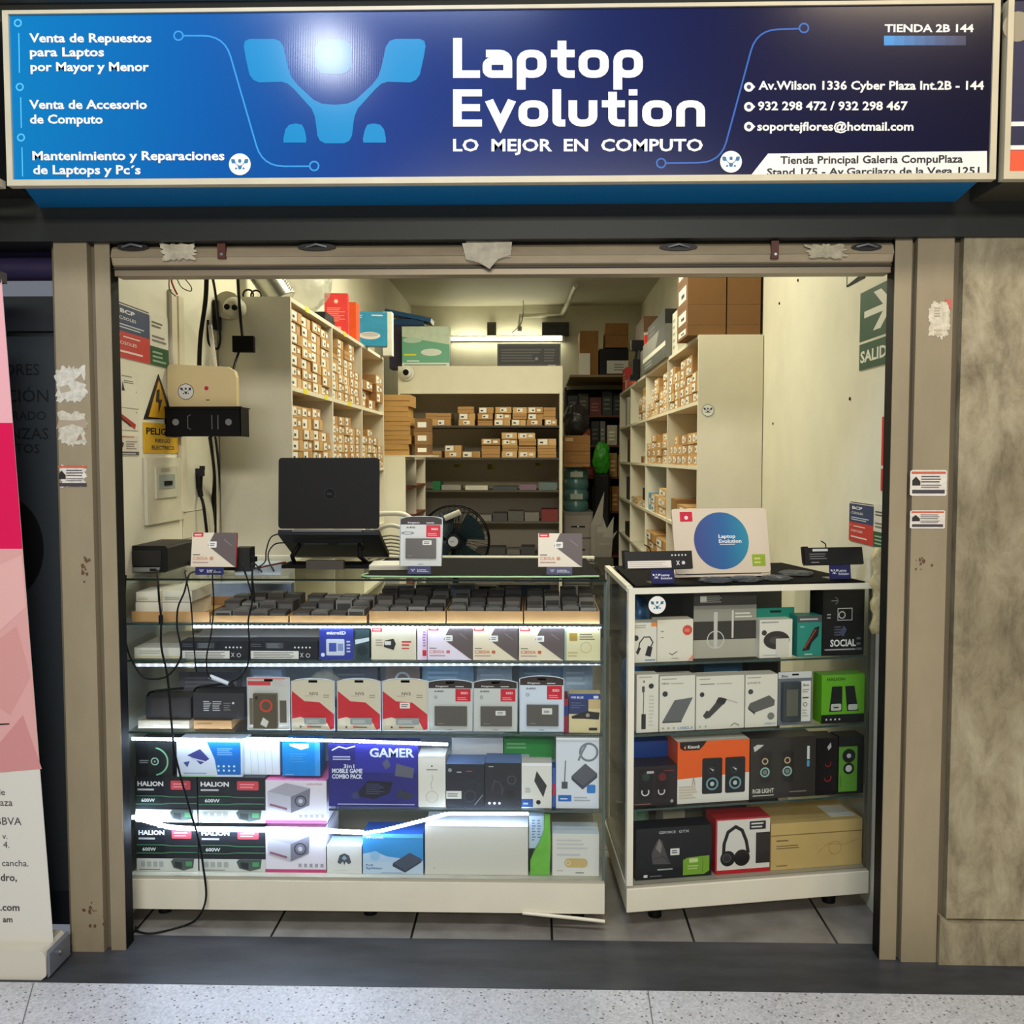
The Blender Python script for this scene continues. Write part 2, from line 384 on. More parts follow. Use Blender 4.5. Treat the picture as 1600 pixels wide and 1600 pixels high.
# posts of the shop front, their guide channels and black tracks
def post(px, pxm, side):
    pass
zt = 2.17
def xat(px, Y=PF): return at(px, 900, Y).x
lx0, lx1, lx2, lx3 = xat(97), xat(148), xat(157), xat(180)
rx3, rx2, rx1, rx0 = xat(1390), xat(1416), xat(1422), xat(1478)
lx0b = xat(84)
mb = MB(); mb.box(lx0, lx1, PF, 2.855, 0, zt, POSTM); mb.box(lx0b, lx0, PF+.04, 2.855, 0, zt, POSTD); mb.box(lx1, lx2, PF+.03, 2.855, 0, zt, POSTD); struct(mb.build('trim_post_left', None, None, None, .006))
mb = MB(); mb.box(lx2, lx3, PF+.012, 2.817, 0, zt, POSTM); struct(mb.build('trim_guide_left', None, None, None, .003))
mb = MB(); mb.box(lx2, lx3+.001, 2.817, 2.868, 0, zt, DBLK); mb.box(lx2-.07, lx2, 2.856, 2.88, 0, zt, DBLK); struct(mb.build('trim_track_left'))
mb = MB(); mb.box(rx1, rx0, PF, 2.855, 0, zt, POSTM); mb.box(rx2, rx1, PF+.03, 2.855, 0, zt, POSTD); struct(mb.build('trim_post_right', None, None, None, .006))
mb = MB(); mb.box(rx3, rx2, PF+.012, 2.817, 0, zt, POSTM); struct(mb.build('trim_guide_right', None, None, None, .003))
mb = MB(); mb.box(rx3-.001, rx2, 2.817, 2.87, 0, zt, DBLK); struct(mb.build('trim_track_right'))
# wall over the shop, dark lintel
LINT = mat((64, 64, 58), .5, .2, var=.08, scale=3)
zl0, zl1 = at(800, 375, 2.80).z, at(800, 322, 2.80).z
sbox('trim_lintel', -4, 4, 2.80, 3.0, zl0+.045, 2.8, LINT, .004)
sbox('trim_lintel_lip', -4, 4, 2.785, 3.0, zl0, zl0+.05, mat((46, 48, 44), .5, .2), .003)
sbox('wall_front', -4, 4, 2.72, 3.0, 2.8, 4.4, mat((196, 184, 160), .6, var=.1, scale=4))
sbox('wall_above_opening', XL-.12, XR+.12, 2.93, 3.0, 2.17, ZC, WALLM)
# concrete pier at the right, with its plinth
px0 = xat(1486, 2.80)
mb = MB(); mb.box(px0+.012, 4, 2.80, 3.0, .135, zl0+.02, CONC); struct(mb.build('wall_right_pier', None, None, None, .01))
mb = MB(); mb.prism([(px0-.012, .147), (px0+.02, .128), (4, .128), (4, 0), (px0-.012, 0)], 2.785, 3.0, CONC); struct(mb.build('baseboard_right'))
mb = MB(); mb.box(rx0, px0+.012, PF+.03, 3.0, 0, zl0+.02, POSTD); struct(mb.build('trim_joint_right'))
# neighbouring shop front at the left: dark panes with lettering, purple soffit
mb = MB(); mb.box(-4, lx0b, 2.99, 3.0, 0, 2.0, mat((60, 64, 66), .25, spec=.5)); NL = [('ORES', 572, 588), ('ACIÓN', 622, 640), ('STGRADO', 648, 0), ('NZAS', 680, 0), ('TOS', 702, 0)]
def on_left(t, y, hh, x1):
    p = at(x1, y, 2.99); vs, fs, a, b = glyphs(t, .0); s = hh/.72
    mb.add([(p.x+(vx-b)*s, 2.9893, p.z+vz*s) for vx, vz in vs], fs, (22, 23, 25))
for t, y, hh, x1 in (('ASESORES', 586, .036, 62), ('TITULACIÓN', 628, .04, 76), ('POSTGRADO', 656, .028, 72), ('FINANZAS', 686, .036, 76), ('PROYECTOS', 708, .03, 62)): on_left(t, y, hh, x1)
c = at(10, 855, 2.99); mb.flat([(c.x+.12*math.cos(t/16*math.pi), c.z+.16*math.sin(t/16*math.pi)) for t in range(32)], 2.9892, (8, 8, 9))
struct(mb.build('window_1'))
mb = MB(); mb.box(-4, lx0b, 2.97, 3.0, at(30, 502, 2.97).z-.03, at(30, 494, 2.97).z, mat((40, 42, 46), .5)); mb.box(-4, lx0b, 2.97, 3.0, 0, .1, mat((40, 42, 44), .4)); struct(mb.build('window_frame'))
PURP = mat((52, 44, 78), .5, var=.2, scale=8)
mb = MB(); mb.box(-4, lx0b, 2.93, 3.0, at(30, 430, 2.93).z, zl0+.02, PURP); mb.cyl((-4, 2.92, 2.07), (lx0b, 2.92, 2.07), .035, PURP); struct(mb.build('trim_neighbour_soffit'))
# ================================================================ roller shutter housing and shop sign
ROLLM = mat((176, 160, 132), .42, .15, var=.22, scale=6, stretch=(.5, 1, 2))
rs = empty('roller_shutter', (-.07, 2.9, 2.05)); tag(rs, 'rolled-up beige metal shutter with dirty tape patches under the dark lintel', 'shutter')
zr0, zr1 = at(800, 414, 2.815).z, zl0
x0, x1 = lx3+.002, rx3-.002
def loc_mb(): return MB()
mb = MB(); prof = [(-.03, zr1), (-.05, zr1-.015), (-.058, zr1-.04), (-.055, zr0+.03), (-.045, zr0+.008), (-.03, zr0), (.05, zr0), (.05, zr1)]
M0 = Matrix.Translation((0, 2.873, 0))
vs = [(x, y, z) for x in (x0, x1) for y, z in prof]; n = len(prof)
mb.add(vs, [(i, i+n, (i+1) % n+n, (i+1) % n) for i in range(n)]+[list(range(n)), list(range(n, 2*n))[::-1]], ROLLM, M0)
def patch(px0, px1, py0, py1, col, seed):
    r = random.Random(seed); a = at(px0, py1, 2.815); b = at(px1, py0, 2.815)
    pts = []
    for i in range(44):
        t = i/44*2*math.pi; cx, cz = math.cos(t), math.sin(t); q = max(abs(cx), abs(cz)); k = .86+r.uniform(-.2, .14)
        pts.append(((a.x+b.x)/2+cx/q*k*(b.x-a.x)/2, (a.z+b.z)/2+cz/q*k*(b.z-a.z)/2))
    return pts
inv = Matrix.Translation((.07, -2.9, -2.05))
def rb(mb, name, **k):
    mb.v = [tuple(inv @ Vector(v)) for v in mb.v]; return mb.build(name, rs, **k)
rb(mb, 'housing')
mb = MB(); mb.box(x0, x1, 2.84, 2.9, zr0-.022, zr0-.004, mat((150, 136, 112), .4, .2)); mb.box(x0, x1, 2.83, 2.88, zr0-.004, zr0, mat((60, 54, 46), .5)); rb(mb, 'bottom_bar')
for i, (a, b, c, d, col) in enumerate(((250, 310, 379, 408, (206, 196, 170)), (1255, 1325, 380, 406, (200, 190, 160)), (722, 800, 373, 404, (214, 206, 186)))):
    mb = MB(); mb.prism(patch(a, b, c, d, col, i), 2.8115, 2.814, mat(col, .6, var=.35, scale=30)); rb(mb, 'tape_patch')
for a in (346, 1211):
    mb = MB(); p0, p1 = at(a-6, 404, 2.811), at(a+6, 376, 2.811); mb.box(p0.x, p1.x, 2.809, 2.823, p0.z, p1.z, (92, 46, 32)); mb.cyl((p0.x+.012, 2.808, p0.z+.012), (p0.x+.012, 2.813, p0.z+.012), .004, STEEL); rb(mb, 'rusty_strap')
for a, b in ((183, 232), (465, 525), (1030, 1090), (1330, 1378)):
    p0, p1 = at(a, 392, 2.815), at(b, 380, 2.815); mb = MB(); cx, cz = (p0.x+p1.x)/2, (p0.z+p1.z)/2
    mb.prism([(cx+.5*(p1.x-p0.x)*math.cos(t/8*math.pi), cz+.5*(p1.z-p0.z)*math.sin(t/8*math.pi)) for t in range(16)], 2.812, 2.818, (28, 24, 20)); mb.tube([(cx-.03, 2.811, cz), (cx, 2.803, cz+.006), (cx+.03, 2.811, cz)], .004, GREYM); rb(mb, 'slot_handle')
# hanging torn tape under the shutter
pts = [(722, 380), (800, 378), (798, 398), (778, 405), (765, 420), (748, 410), (728, 405)]
polyitem('torn_tape', 'torn whitish tape scrap hanging from the middle of the shutter', 'tape', pts, (0, 2.807), .002, mat((206, 196, 172), .6, var=.3, scale=25))
# ---- main sign
SY = 2.56
def _signgrad(nt, b, N, L):
    tc = N('TexCoord'); s = N('SeparateXYZ'); L(tc.outputs['Object'], s.inputs[0])
    mr = N('MapRange'); mr.inputs['From Min'].default_value = -1.31; mr.inputs['From Max'].default_value = 1.31; L(s.outputs['X'], mr.inputs['Value'])
    r = ramp(N, [(0, (0, 122, 182)), (.2, (0, 88, 162)), (.38, (6, 50, 126)), (.55, (17, 34, 92)), (.75, (15, 17, 58)), (1, (14, 9, 36))]); L(mr.outputs[0], r.inputs['Fac']); L(r.outputs[0], b.inputs['Base Color'])
    w = N('TexWave', Scale=70.0); w.bands_direction = 'X'; L(tc.outputs['Object'], w.inputs['Vector'])
    bp = N('Bump'); bp.inputs['Strength'].default_value = .03; bp.inputs['Distance'].default_value = .001; L(w.outputs['Fac'], bp.inputs['Height']); L(bp.outputs[0], b.inputs['Normal'])
    b.inputs['Roughness'].default_value = .15; b.inputs['Specular IOR Level'].default_value = .55
SIGNM = tex('sign_print', _signgrad)
a, b = at(11, 291, SY), at(1556, 279, SY); sx0, sx1 = a.x, b.x; sz0 = (a.z+b.z)/2; sz1 = at(800, 7, SY).z
sg = empty('shop_sign', ((sx0+sx1)/2, SY, sz0)); tag(sg, 'long blue lightbox shop sign reading Laptop Evolution above the whole front', 'sign')
scx = (sx0+sx1)/2; hw = (sx1-sx0)/2; H = sz1-sz0
FRM = mat((202, 191, 162), .4, var=.08, scale=8)
mb = MB(); fw = .016
mb.box(-hw, hw, 0, .03, 0, fw, FRM); mb.box(-hw, hw, 0, .03, H-fw*.6, H, FRM); mb.box(-hw, -hw+fw, 0, .03, fw, H-fw*.6, FRM); mb.box(hw-fw, hw, 0, .03, fw, H-fw*.6, FRM); mb.build('frame', sg, None, None, .003)
mb = MB(); bl = at(62, 326, 2.80).x-scx; br = at(1492, 312, 2.80).x-scx; BLUE = mat((0, 116, 178), .35)
zb = .004
vs = [(-hw+.03, .03, zb), (hw-.03, .03, zb), (br, .238, zb), (bl, .238, zb)]; vs += [(x, y, H) for x, y, z in vs]
mb.add(vs, [(3, 2, 1, 0), (4, 5, 6, 7), (0, 1, 5, 4), (1, 2, 6, 5), (2, 3, 7, 6), (3, 0, 4, 7)], BLUE); mb.build('housing', sg)
mb = MB(); mb.box(-hw+fw, hw-fw, .006, .028, fw, H-fw*.6, SIGNM)
def sp(x, y):
    p = at(x, y, SY+.006); return (p.x-scx, p.z-sz0)
lvl = [0]
def slet(t, x0_, y, x1_, cap, col, bold=.03):
    a = sp(x0_, y); b = sp(x1_, y); vs, fs, l, r = glyphs(t, bold); s = (sp(x0_, y-cap)[1]-a[1])/.72; q = (b[0]-a[0])/(r-l)
    k = (b[1]-a[1])/(b[0]-a[0])
    mb.add([(a[0]+(vx-l)*q, .0052, a[1]+vz*s+k*(vx-l)*q) for vx, vz in vs], fs, col)
LW = mat((236, 234, 226), .35); LB = mat((90, 190, 232), .3)
def sflat(pts, col, y=.0054): mb.flat([sp(*p) for p in pts], y, col)
def sline(pts, w, col, closed=False):
    for q in ribbon([sp(*p) for p in pts], w, closed): lvl[0] += 1; mb.flat(q, .0056-.000003*lvl[0], col)
for t, x0_, y, x1_ in (('Venta de Repuestos', 46, 66, 237), ('para Laptos', 47, 88, 163), ('por Mayor y Menor', 48, 111, 233), ('Venta de Accesorio', 46, 170, 230), ('de Computo', 47, 193, 161), ('Mantenimiento y Reparaciones', 51, 250, 351), ('de Laptops y Pc´s', 52, 272, 220)): slet(t, x0_, y, x1_, 14, LW, .028)
for cx, cy, y0, y1 in ((28, 36, 52, 114), (31, 136, 152, 200), (33, 215, 230, 276)):
    sline(circ(cx, cy, 5.2, 16), .004, LB, True); sline([(cx+1.5, y0), (cx+2.5, y1)], .003, LB)
LN = mat((60, 150, 214), .16)
def arcpts(pts, r, k=6):
    out = [pts[0]]
    for i in range(1, len(pts)-1):
        p, q, s = Vector(pts[i-1]), Vector(pts[i]), Vector(pts[i+1]); a = q+(p-q).normalized()*r; c = q+(s-q).normalized()*r
        for j in range(k+1): t = j/k; out.append(tuple(a*(1-t)**2+q*2*t*(1-t)+c*t*t))
    return out+[pts[-1]]
sline(arcpts([(286, 56), (351, 56), (410, 260), (484, 260)], 34), .0042, LN); sline(circ(279, 56, 7, 18), .0042, LN, True); sline(circ(491, 259.5, 7, 18), .0042, LN, True)
LN2 = mat((60, 104, 184), .16)
sline(arcpts([(1249, 45), (1182, 47), (1126, 254), (1040, 255)], 34), .0042, LN2); sline(circ(1256, 44, 7, 18), .0042, LN2, True); sline(circ(1033, 255, 7, 18), .0042, LN2, True)
EMB = mat((24, 134, 190), .16, spec=.5)
mir = lambda P: [(1046-x, y) for x, y in P]
sflat(_W+mir(_W)[::-1][1:-1], EMB); sflat(_FT, EMB); sflat(mir(_FT), EMB); sflat(rrect(492, 62, 550, 116, 18), mat((34, 112, 186), .16, spec=.5))
# squared rounded lettering of the name
def arcc(cx, cy, r, a0, a1, k=4): return [(cx+r*math.cos(R_(a0+(a1-a0)*i/k)), cy+r*math.sin(R_(a0+(a1-a0)*i/k))) for i in range(k+1)]
s_ = .27; e_ = s_/2; q_ = .26
def loop(w, h=1.0): return [(x, y) for x, y in rrect(e_, e_, w-e_, h-e_, q_)]
def LT(ch):                                   # list of (polyline, closed), advance width; x-height 1, caps 1.42
    if ch == 'L': return [([(e_, 1.42), (e_, e_), (.82, e_)], 0)], .9
    if ch == 'E': return [([(.9, 1.42-e_), (e_, 1.42-e_), (e_, e_), (.9, e_)], 0), ([(e_, .72), (.84, .72)], 0)], 1.02
    if ch == 'a': return [([(.1, 1-e_)]+arcc(.9-e_-q_, 1-e_-q_, q_, 90, 0)+[(.9-e_, 0)], 0), ([(.9-e_, e_)]+arcc(e_+.16, e_+.16, .16, 270, 180)+arcc(e_+.16, .6-.16, .16, 180, 90)+[(.9-e_, .6)], 0)], 1.04
    if ch == 'p': return [(loop(.9), 1), ([(e_, .5), (e_, -.42)], 0)], 1.04
    if ch == 't': return [([(.2+e_, 1.32), (.2+e_, e_+.2)]+arcc(.2+e_+.2, e_+.2, .2, 180, 270)+[(.72, e_)], 0), ([(0, 1-e_), (.72, 1-e_)], 0)], .84
    if ch == 'o': return [(loop(.92), 1)], 1.06
    if ch == 'v': return [([(.1, 1), (.46, .1), (.82, 1)], 0)], 1.02
    if ch == 'l': return [([(e_, 1.42), (e_, e_+.1)]+arcc(e_+.1, e_+.1, .1, 180, 270)+[(.4, e_)], 0)], .5
    if ch == 'u': return [([(e_, 1)]+arcc(e_+q_, e_+q_, q_, 180, 270)+arcc(.9-e_-q_, e_+q_, q_, 270, 360)+[(.9-e_, 1)], 0)], 1.04
    if ch == 'i': return [([(e_, 1), (e_, 0)], 0), ([(e_, 1.42), (e_, 1.18)], 0)], .42
    if ch == 'n': return [([(e_, 0)]+arcc(e_+q_, 1-e_-q_, q_, 180, 90)+arcc(.9-e_-q_, 1-e_-q_, q_, 90, 0)+[(.9-e_, 0)], 0)], 1.04
def word(t, x0_, x1_, ybase, xh):
    tot = 0; L_ = []
    for ch in t:
        st, ad = LT(ch); L_.append((tot, st)); tot += ad
    tot -= .13; sx = (x1_-x0_)/tot
    for ox, st in L_:
        for pl, cl in st:
            for q in ribbon(pl, s_, bool(cl)): lvl[0] += 1; mb.flat([sp(x0_+(ox+x)*sx, ybase-y*xh) for x, y in q], .0053-.0000035*lvl[0], LW)
word('Laptop', 708, 1005, 122, 44); word('Evolution', 708, 1102, 198, 41)
slet('LO  MEJOR  EN  COMPUTO', 708, 236, 1098, 19, LW, .024)
slet('TIENDA 2B 144', 1382, 50, 1521, 12, LW, .028)
for i in range(8):
    t = i/8; c0 = [int(a_*(1-t)+b_*t) for a_, b_ in zip((0, 130, 205), (28, 24, 66))]; sflat([(1381+16*i, 71), (1397+16*i, 71), (1397+16*i, 56), (1381+16*i, 56)], mat(c0, .3))
for t, x0_, y, x1_ in (('Av.Wilson 1336 Cyber Plaza Int.2B - 144', 1185, 140, 1537), ('932 298 472 / 932 298 467', 1184, 172, 1418), ('soportejflores@hotmail.com', 1183, 204, 1427)): slet(t, x0_, y, x1_, 13.5, LW, .026)
for cy_, in ((136,), (167,), (198,)):
    sflat(circ(1170, cy_, 7.5, 18), LW); sflat(circ(1170, cy_, 3.5, 12), (40, 46, 90), .0050); sflat([(1176, cy_-4), (1180, cy_), (1176, cy_+4)], LW, .0050)
sflat([(1172, 275.5), (1200, 240), (1542, 236), (1542, 271)], LW, .0056)
DK = mat((30, 28, 40), .5)
def slet2(t, x0_, y, x1_, cap):
    a = sp(x0_, y); b = sp(x1_, y); vs, fs, l, r = glyphs(t, .022); s = (sp(x0_, y-cap)[1]-a[1])/.72; q = (b[0]-a[0])/(r-l)
    mb.add([(a[0]+(vx-l)*q, .0048, a[1]+vz*s) for vx, vz in vs], fs, DK)
slet2('Tienda Principal Galeria CompuPlaza', 1219, 256, 1504, 12); slet2('Stand 175 - Av.Garcilazo de la Vega 1251', 1198, 274, 1530, 11)
mb.build('face', sg)
for cx, cy_ in ((375, 257), (1142, 253)):
    q = MB(); q.prism([sp(*p) for p in circ(cx, cy_, 17, 28)], .0042, .0052, LW)
    for P in emblem(): q.flat([(sp(cx, cy_)[0]+.023*x, sp(cx, cy_)[1]+.023*z) for x, z in P], .0040, mat((44, 110, 150), .5))
    q.build('round_emblem', sg)
# ---- neighbour's sign at the right edge
nx0 = sx1+.02
ng = empty('neighbour_sign', (nx0+.6, SY, sz0)); tag(ng, 'navy sign with white stripes and an orange block, cut by the right edge', 'sign')
mb = MB(); mb.box(-.6, .7, 0, .03, 0, .02, FRM); mb.box(-.6, -.585, 0, .03, .02, H+.02, FRM); mb.box(-.6, .7, 0, .03, H+.0, H+.02, FRM); mb.build('frame', ng)
mb = MB(); mb.box(-.585, .7, .006, .03, .02, H, (30, 30, 66)); zz = lambda y: at(1580, y, SY).z-sz0
mb.flat([(-.585, zz(196)), (.7, zz(196)), (.7, zz(189)), (-.585, zz(189))], .0055, LW); mb.flat([(-.585, zz(233)), (.7, zz(233)), (.7, zz(226)), (-.585, zz(226))], .0055, LW)
mb.flat([(-.585, zz(277)), (.7, zz(277)), (.7, zz(234)), (-.585, zz(234))], .0054, (226, 88, 52)); mb.flat(circ(-.585+.012, zz(40), .038, 24), .0054, (150, 140, 118))
for q in ribbon(circ(-.585+.085, zz(256), .022, 24, 90, 270), .012): mb.flat(q, .0050, LW)
mb.build('face', ng)
mb = MB(); mb.box(-.58, .7, .03, .238, .004, H, mat((70, 66, 54), .5)); mb.build('housing', ng)
ng2 = empty('neighbour_sign', (sx0-.62, SY, sz0)); tag(ng2, 'dark end of the next sign, cut by the left edge beside the blue sign', 'sign')
mb = MB(); mb.box(-.5, .58, .03, .238, .03, H, mat((36, 32, 30), .5)); mb.build('housing', ng2)
mb = MB(); mb.box(-.5, .6, .0, .03, 0, .02, FRM); mb.build('frame', ng2)
# ================================================================ shelving inside the shop
SHM = mat((222, 216, 196), .5, var=.05, scale=5); SHD = mat((196, 190, 168), .55)
XLF, XRF = -1.013, .797
LY = [3.99, 4.81, 5.63, 6.44]; LZ = [2.162, 1.795, 1.43, 1.06, .69, .32]
RY = [4.74, 5.83, 6.97, 8.07, 9.12]; RZ = [2.095, 1.775, 1.455, 1.125, .80, .47, .14]
def bookcase(name, label, xw, xf, ys, zs, cat='shelf'):
    """shelving along a side wall: back at xw, open front at xf"""
    root = empty(name, ((xw+xf)/2, (ys[0]+ys[-1])/2, 0)); tag(root, label, cat); c = root.location
    def part(n, *b, m=SHM):
        q = MB(); q.box(b[0]-c.x, b[1]-c.x, b[2]-c.y, b[3]-c.y, b[4], b[5], m); q.build(n, root, None, None, .0015)
    lo, hi = min(xw, xf), max(xw, xf); t = .018
    part('side_panel', lo, hi, ys[0], ys[0]+t, 0, zs[0]); part('side_panel', lo, hi, ys[-1]-t, ys[-1], 0, zs[0])
    bk = (lo, lo+.006) if xw < xf else (hi-.006, hi)
    part('back_panel', *bk, ys[0]+t, ys[-1]-t, .05, zs[0]-t, m=SHD)
    a = (lo+.007, hi) if xw < xf else (lo, hi-.007)
    for y in ys[1:-1]: part('divider', *a, y-t/2, y+t/2, .05, zs[0]-t)
    part('top_board', lo, hi, ys[0]+t, ys[-1]-t, zs[0]-t, zs[0])
    for z in zs[1:]:
        for i in range(len(ys)-1):
            part('shelf_board', *a, ys[i]+(t if i == 0 else t/2), ys[i+1]-(t if i == len(ys)-2 else t/2), z-t, z)
    part('plinth', *a, ys[0]+t, ys[-1]-t, 0, .05)
    return root
lsh = bookcase('wall_shelving', 'cream shelving on the left wall packed with small brown cartons', XL+.004, XLF, LY, LZ)
rsh = bookcase('wall_shelving', 'cream shelving on the right wall with open cells and a round emblem sticker', XR-.004, XRF, RY, RZ)
q = MB(); e = at(1106, 641, RY[0]-.001); e0 = rsh.location
q.prism([(e.x-e0.x+.03*math.cos(t/12*math.pi), e.z+.03*math.sin(t/12*math.pi)) for t in range(24)], RY[0]-.0015-e0.y, RY[0]-.0002-e0.y, LW)
for q_i in ribbon(circ(e.x-e0.x, e.z, .029, 24), .002, True): q.flat(q_i, RY[0]-.002-e0.y, (70, 90, 120))
for P in emblem(): q.flat([(e.x-e0.x+.021*a, e.z+.021*b) for a, b in P], RY[0]-.0022-e0.y, (50, 70, 110))
q.build('emblem_sticker', rsh)
for y in (4.2, 4.62, 5.2):
    q = MB(); q.box(XLF+.0003-lsh.location.x, XLF+.0015-lsh.location.x, y-lsh.location.y, y+.07-lsh.location.y, 1.776, 1.80, (226, 216, 40)); q.build('yellow_tag', lsh)
for y in (4.25, 5.1):
    q = MB(); q.box(XLF+.0003-lsh.location.x, XLF+.0015-lsh.location.x, y-lsh.location.y, y+.06-lsh.location.y, 2.14, 2.165, (226, 216, 40)); q.build('yellow_tag', lsh)
# ---- small cartons
ORD = ['bottom', 'second', 'third', 'fourth', 'fifth', 'sixth', 'seventh', 'eighth', 'ninth']
NTH = ['first', 'second', 'third', 'fourth', 'fifth', 'sixth', 'seventh', 'eighth', 'ninth', 'tenth', 'eleventh', 'twelfth', 'thirteenth']
def carton_proto(v):
    w, d, h = 1, 1, 1; mb = MB(); base = [(196, 156, 104), (180, 138, 86), (206, 170, 120), (160, 118, 72)][v % 4]
    K = mat(base, .75, var=.12, scale=6)
    mb.box(-.5, .5, 0, 1, 0, 1, K)
    sp_ = [[('r', .05, .1, .52, .9, LABEL), ('r', .12, .3, .3, .55, (60, 56, 52)), ('r', .58, .0, .61, 1, (150, 112, 70))], [('r', .1, .18, .5, .88, LABEL), ('r', .3, .35, .42, .6, (60, 56, 52)), ('r', .62, .3, .86, .7, LABEL)],
           [('r', .3, .2, .7, .8, LABEL), ('r', .36, .35, .5, .6, (60, 56, 52))], [('r', .0, .46, 1, .54, (132, 96, 58))]][v // 4]
    for i, p in enumerate(sp_): mb.flat([(-.5+p[1], p[2]), (-.5+p[3], p[2]), (-.5+p[3], p[4]), (-.5+p[1], p[4])], -.004-.002*i, p[5])
    return mb.build('carton')
PRO = [carton_proto(i) for i in range(16)]
_used = set()
def carton(x, y, z, w, d, h, rz, label, group, v):
    p = PRO[v]
    o = p if v not in _used else p.copy()
    if v in _used: COL.objects.link(o)
    _used.add(v); o.location = (x, y, z); o.rotation_euler = (0, 0, rz); o.scale = (w, d, h)
    o.name = 'carton'; tag(o, label, 'box', group); return o
rn = random.Random(3)
def bay(side, y0, y1, z, cols, hs, where, group, vs=(0, 1, 2, 4, 5), jit=.005, dmax=.26, plain=()):
    """columns of small cartons in one cell of the side shelving; cols = how many high each column is"""
    n = len(cols); w = (y1-y0)/n; rz = R_(90) if side < 0 else R_(-90); xf = XLF if side < 0 else XRF
    for ci, k in enumerate(cols):
        zc = z+.0006; yc = y0+w*(ci+.5)
        for j in range(k):
            h = hs*rn.uniform(.93, 1.0); back = rn.uniform(.004, .004+jit*2)
            v = rn.choice((3, 6, 13)) if (ci, j) in plain else rn.choice(vs)
            x = xf+side*0+(-back if side < 0 else back)
            lab = '%s carton up, %s column back, %s' % (ORD[j], NTH[ci], where)
            carton(x, yc, zc, w*rn.uniform(.9, .965), min(dmax, .27), h-.0008, rz, lab, group, v); zc += h
GL = 'small cartons on the left wall shelving'; T = .02
bay(-1, LY[0]+T, LY[1]-T, LZ[1], [7, 7, 7, 7], .0475, 'nearest upper bay, left shelving', GL)
bay(-1, LY[1]+T, LY[2]-T, LZ[1], [5, 7, 6, 7, 4], .0475, 'middle upper bay, left shelving', GL, plain={(0, 4), (2, 5)})
bay(-1, LY[2]+T, LY[3]-T, LZ[1], [3, 3, 4], .06, 'farthest upper bay, left shelving', GL, vs=(3, 7, 4), jit=.03)
bay(-1, LY[0]+T, LY[1]-T, LZ[2], [6, 6, 6, 4], .05, 'nearest lower bay, left shelving', GL)
bay(-1, LY[1]+T, LY[2]-T, LZ[2], [6, 6, 6, 5, 5], .048, 'middle lower bay, left shelving', GL)
bay(-1, LY[2]+T, LY[3]-T, LZ[2], [4, 5, 4, 3], .05, 'farthest lower bay, left shelving', GL)
GR = 'small cartons on the right wall shelving'
bay(1, RY[0]+T, RY[1]-T, RZ[1], [3, 5, 5, 4, 5], .052, 'nearest top bay, right shelving', GR)
bay(1, RY[1]+T, RY[2]-T, RZ[1], [5, 3, 5, 4, 2], .05, 'second top bay, right shelving', GR, vs=(4, 5, 2, 10))
bay(1, RY[2]+T, RY[2]+.55, RZ[1], [4, 3], .06, 'third top bay, right shelving', GR, vs=(3, 6, 13))
bay(1, RY[0]+T, RY[1]-T, RZ[2], [3, 3, 3, 2, 3, 2], .058, 'nearest second-row bay, right shelving', GR, vs=(4, 5, 8, 9))
bay(1, RY[1]+T, RY[2]-T, RZ[2], [4, 3, 4, 3], .05, 'second bay of the second row, right shelving', GR, vs=(8, 9, 10, 4))
bay(1, RY[0]+.05, RY[0]+.75, RZ[3], [2, 2], .055, 'nearest third-row bay, right shelving', GR, vs=(6, 9, 3))
bay(1, RY[1]+.1, RY[1]+.85, RZ[3], [3, 2], .06, 'second bay of the third row, right shelving', GR, vs=(2, 6, 13))
bay(1, RY[0]+T, RY[1]-T, RZ[4], [2, 3, 2], .06, 'nearest fourth-row bay, right shelving', GR, vs=(1, 6, 9))
bay(1, RY[1]+T, RY[2]-T, RZ[4], [3, 3], .06, 'second bay of the fourth row, right shelving', GR, vs=(1, 6, 9))
bay(1, RY[2]+T, RY[3]-T, RZ[3], [1, 1], .05, 'third bay of the third row, right shelving', GR, vs=(6,))
# ---- rear unit
BY = 7.8; BX0, BX1 = -1.11, .222; BZ = [2.233, 2.015, 1.755, 1.495, 1.23, .975, .70, .40]
bu = empty('back_shelving', ((BX0+BX1)/2, BY, 0)); tag(bu, 'tall cream shelving at the back with a blank header and dark shelves', 'shelf'); cx = bu.location.x
def bp_(n, *b, m=SHM):
    q = MB(); q.box(b[0]-cx, b[1]-cx, b[2]-BY, b[3]-BY, b[4], b[5], m); q.build(n, bu, None, None, .0015)
bp_('side_panel', BX0, BX0+.02, BY, BY+.45, 0, BZ[0]); bp_('side_panel', BX1-.025, BX1, BY, BY+.45, 0, BZ[0])
bp_('header_panel', BX0+.02, BX1-.025, BY, BY+.02, BZ[1], BZ[0]); bp_('top_board', BX0+.02, BX1-.025, BY+.02, BY+.45, BZ[0]-.02, BZ[0])
bp_('header_strip', BX0+.02, BX1-.025, BY-.008, BY, BZ[1]-.004, BZ[1]+.022)
bp_('back_panel', BX0+.02, BX1-.025, BY+.44, BY+.45, 0, BZ[0]-.02, m=mat((206, 196, 174), .6))
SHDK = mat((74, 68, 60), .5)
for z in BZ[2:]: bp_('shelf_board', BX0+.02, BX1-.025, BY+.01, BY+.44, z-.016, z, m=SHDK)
q = MB()
for x, y in ((715, 728), (767, 728), (767, 732), (842, 726)):
    p = at(x, y, BY+.43)
    q.box(p.x-cx-.035, p.x-cx+.035, .432, .438, p.z-.012, p.z+.012, (196, 190, 60)); prints(q, .07, .03, [('n', .1, .1, .9, .9, 2, (30, 30, 30))], .43, Matrix.Translation((p.x-cx, 0, p.z-.012)))
q.build('price_tags', bu)
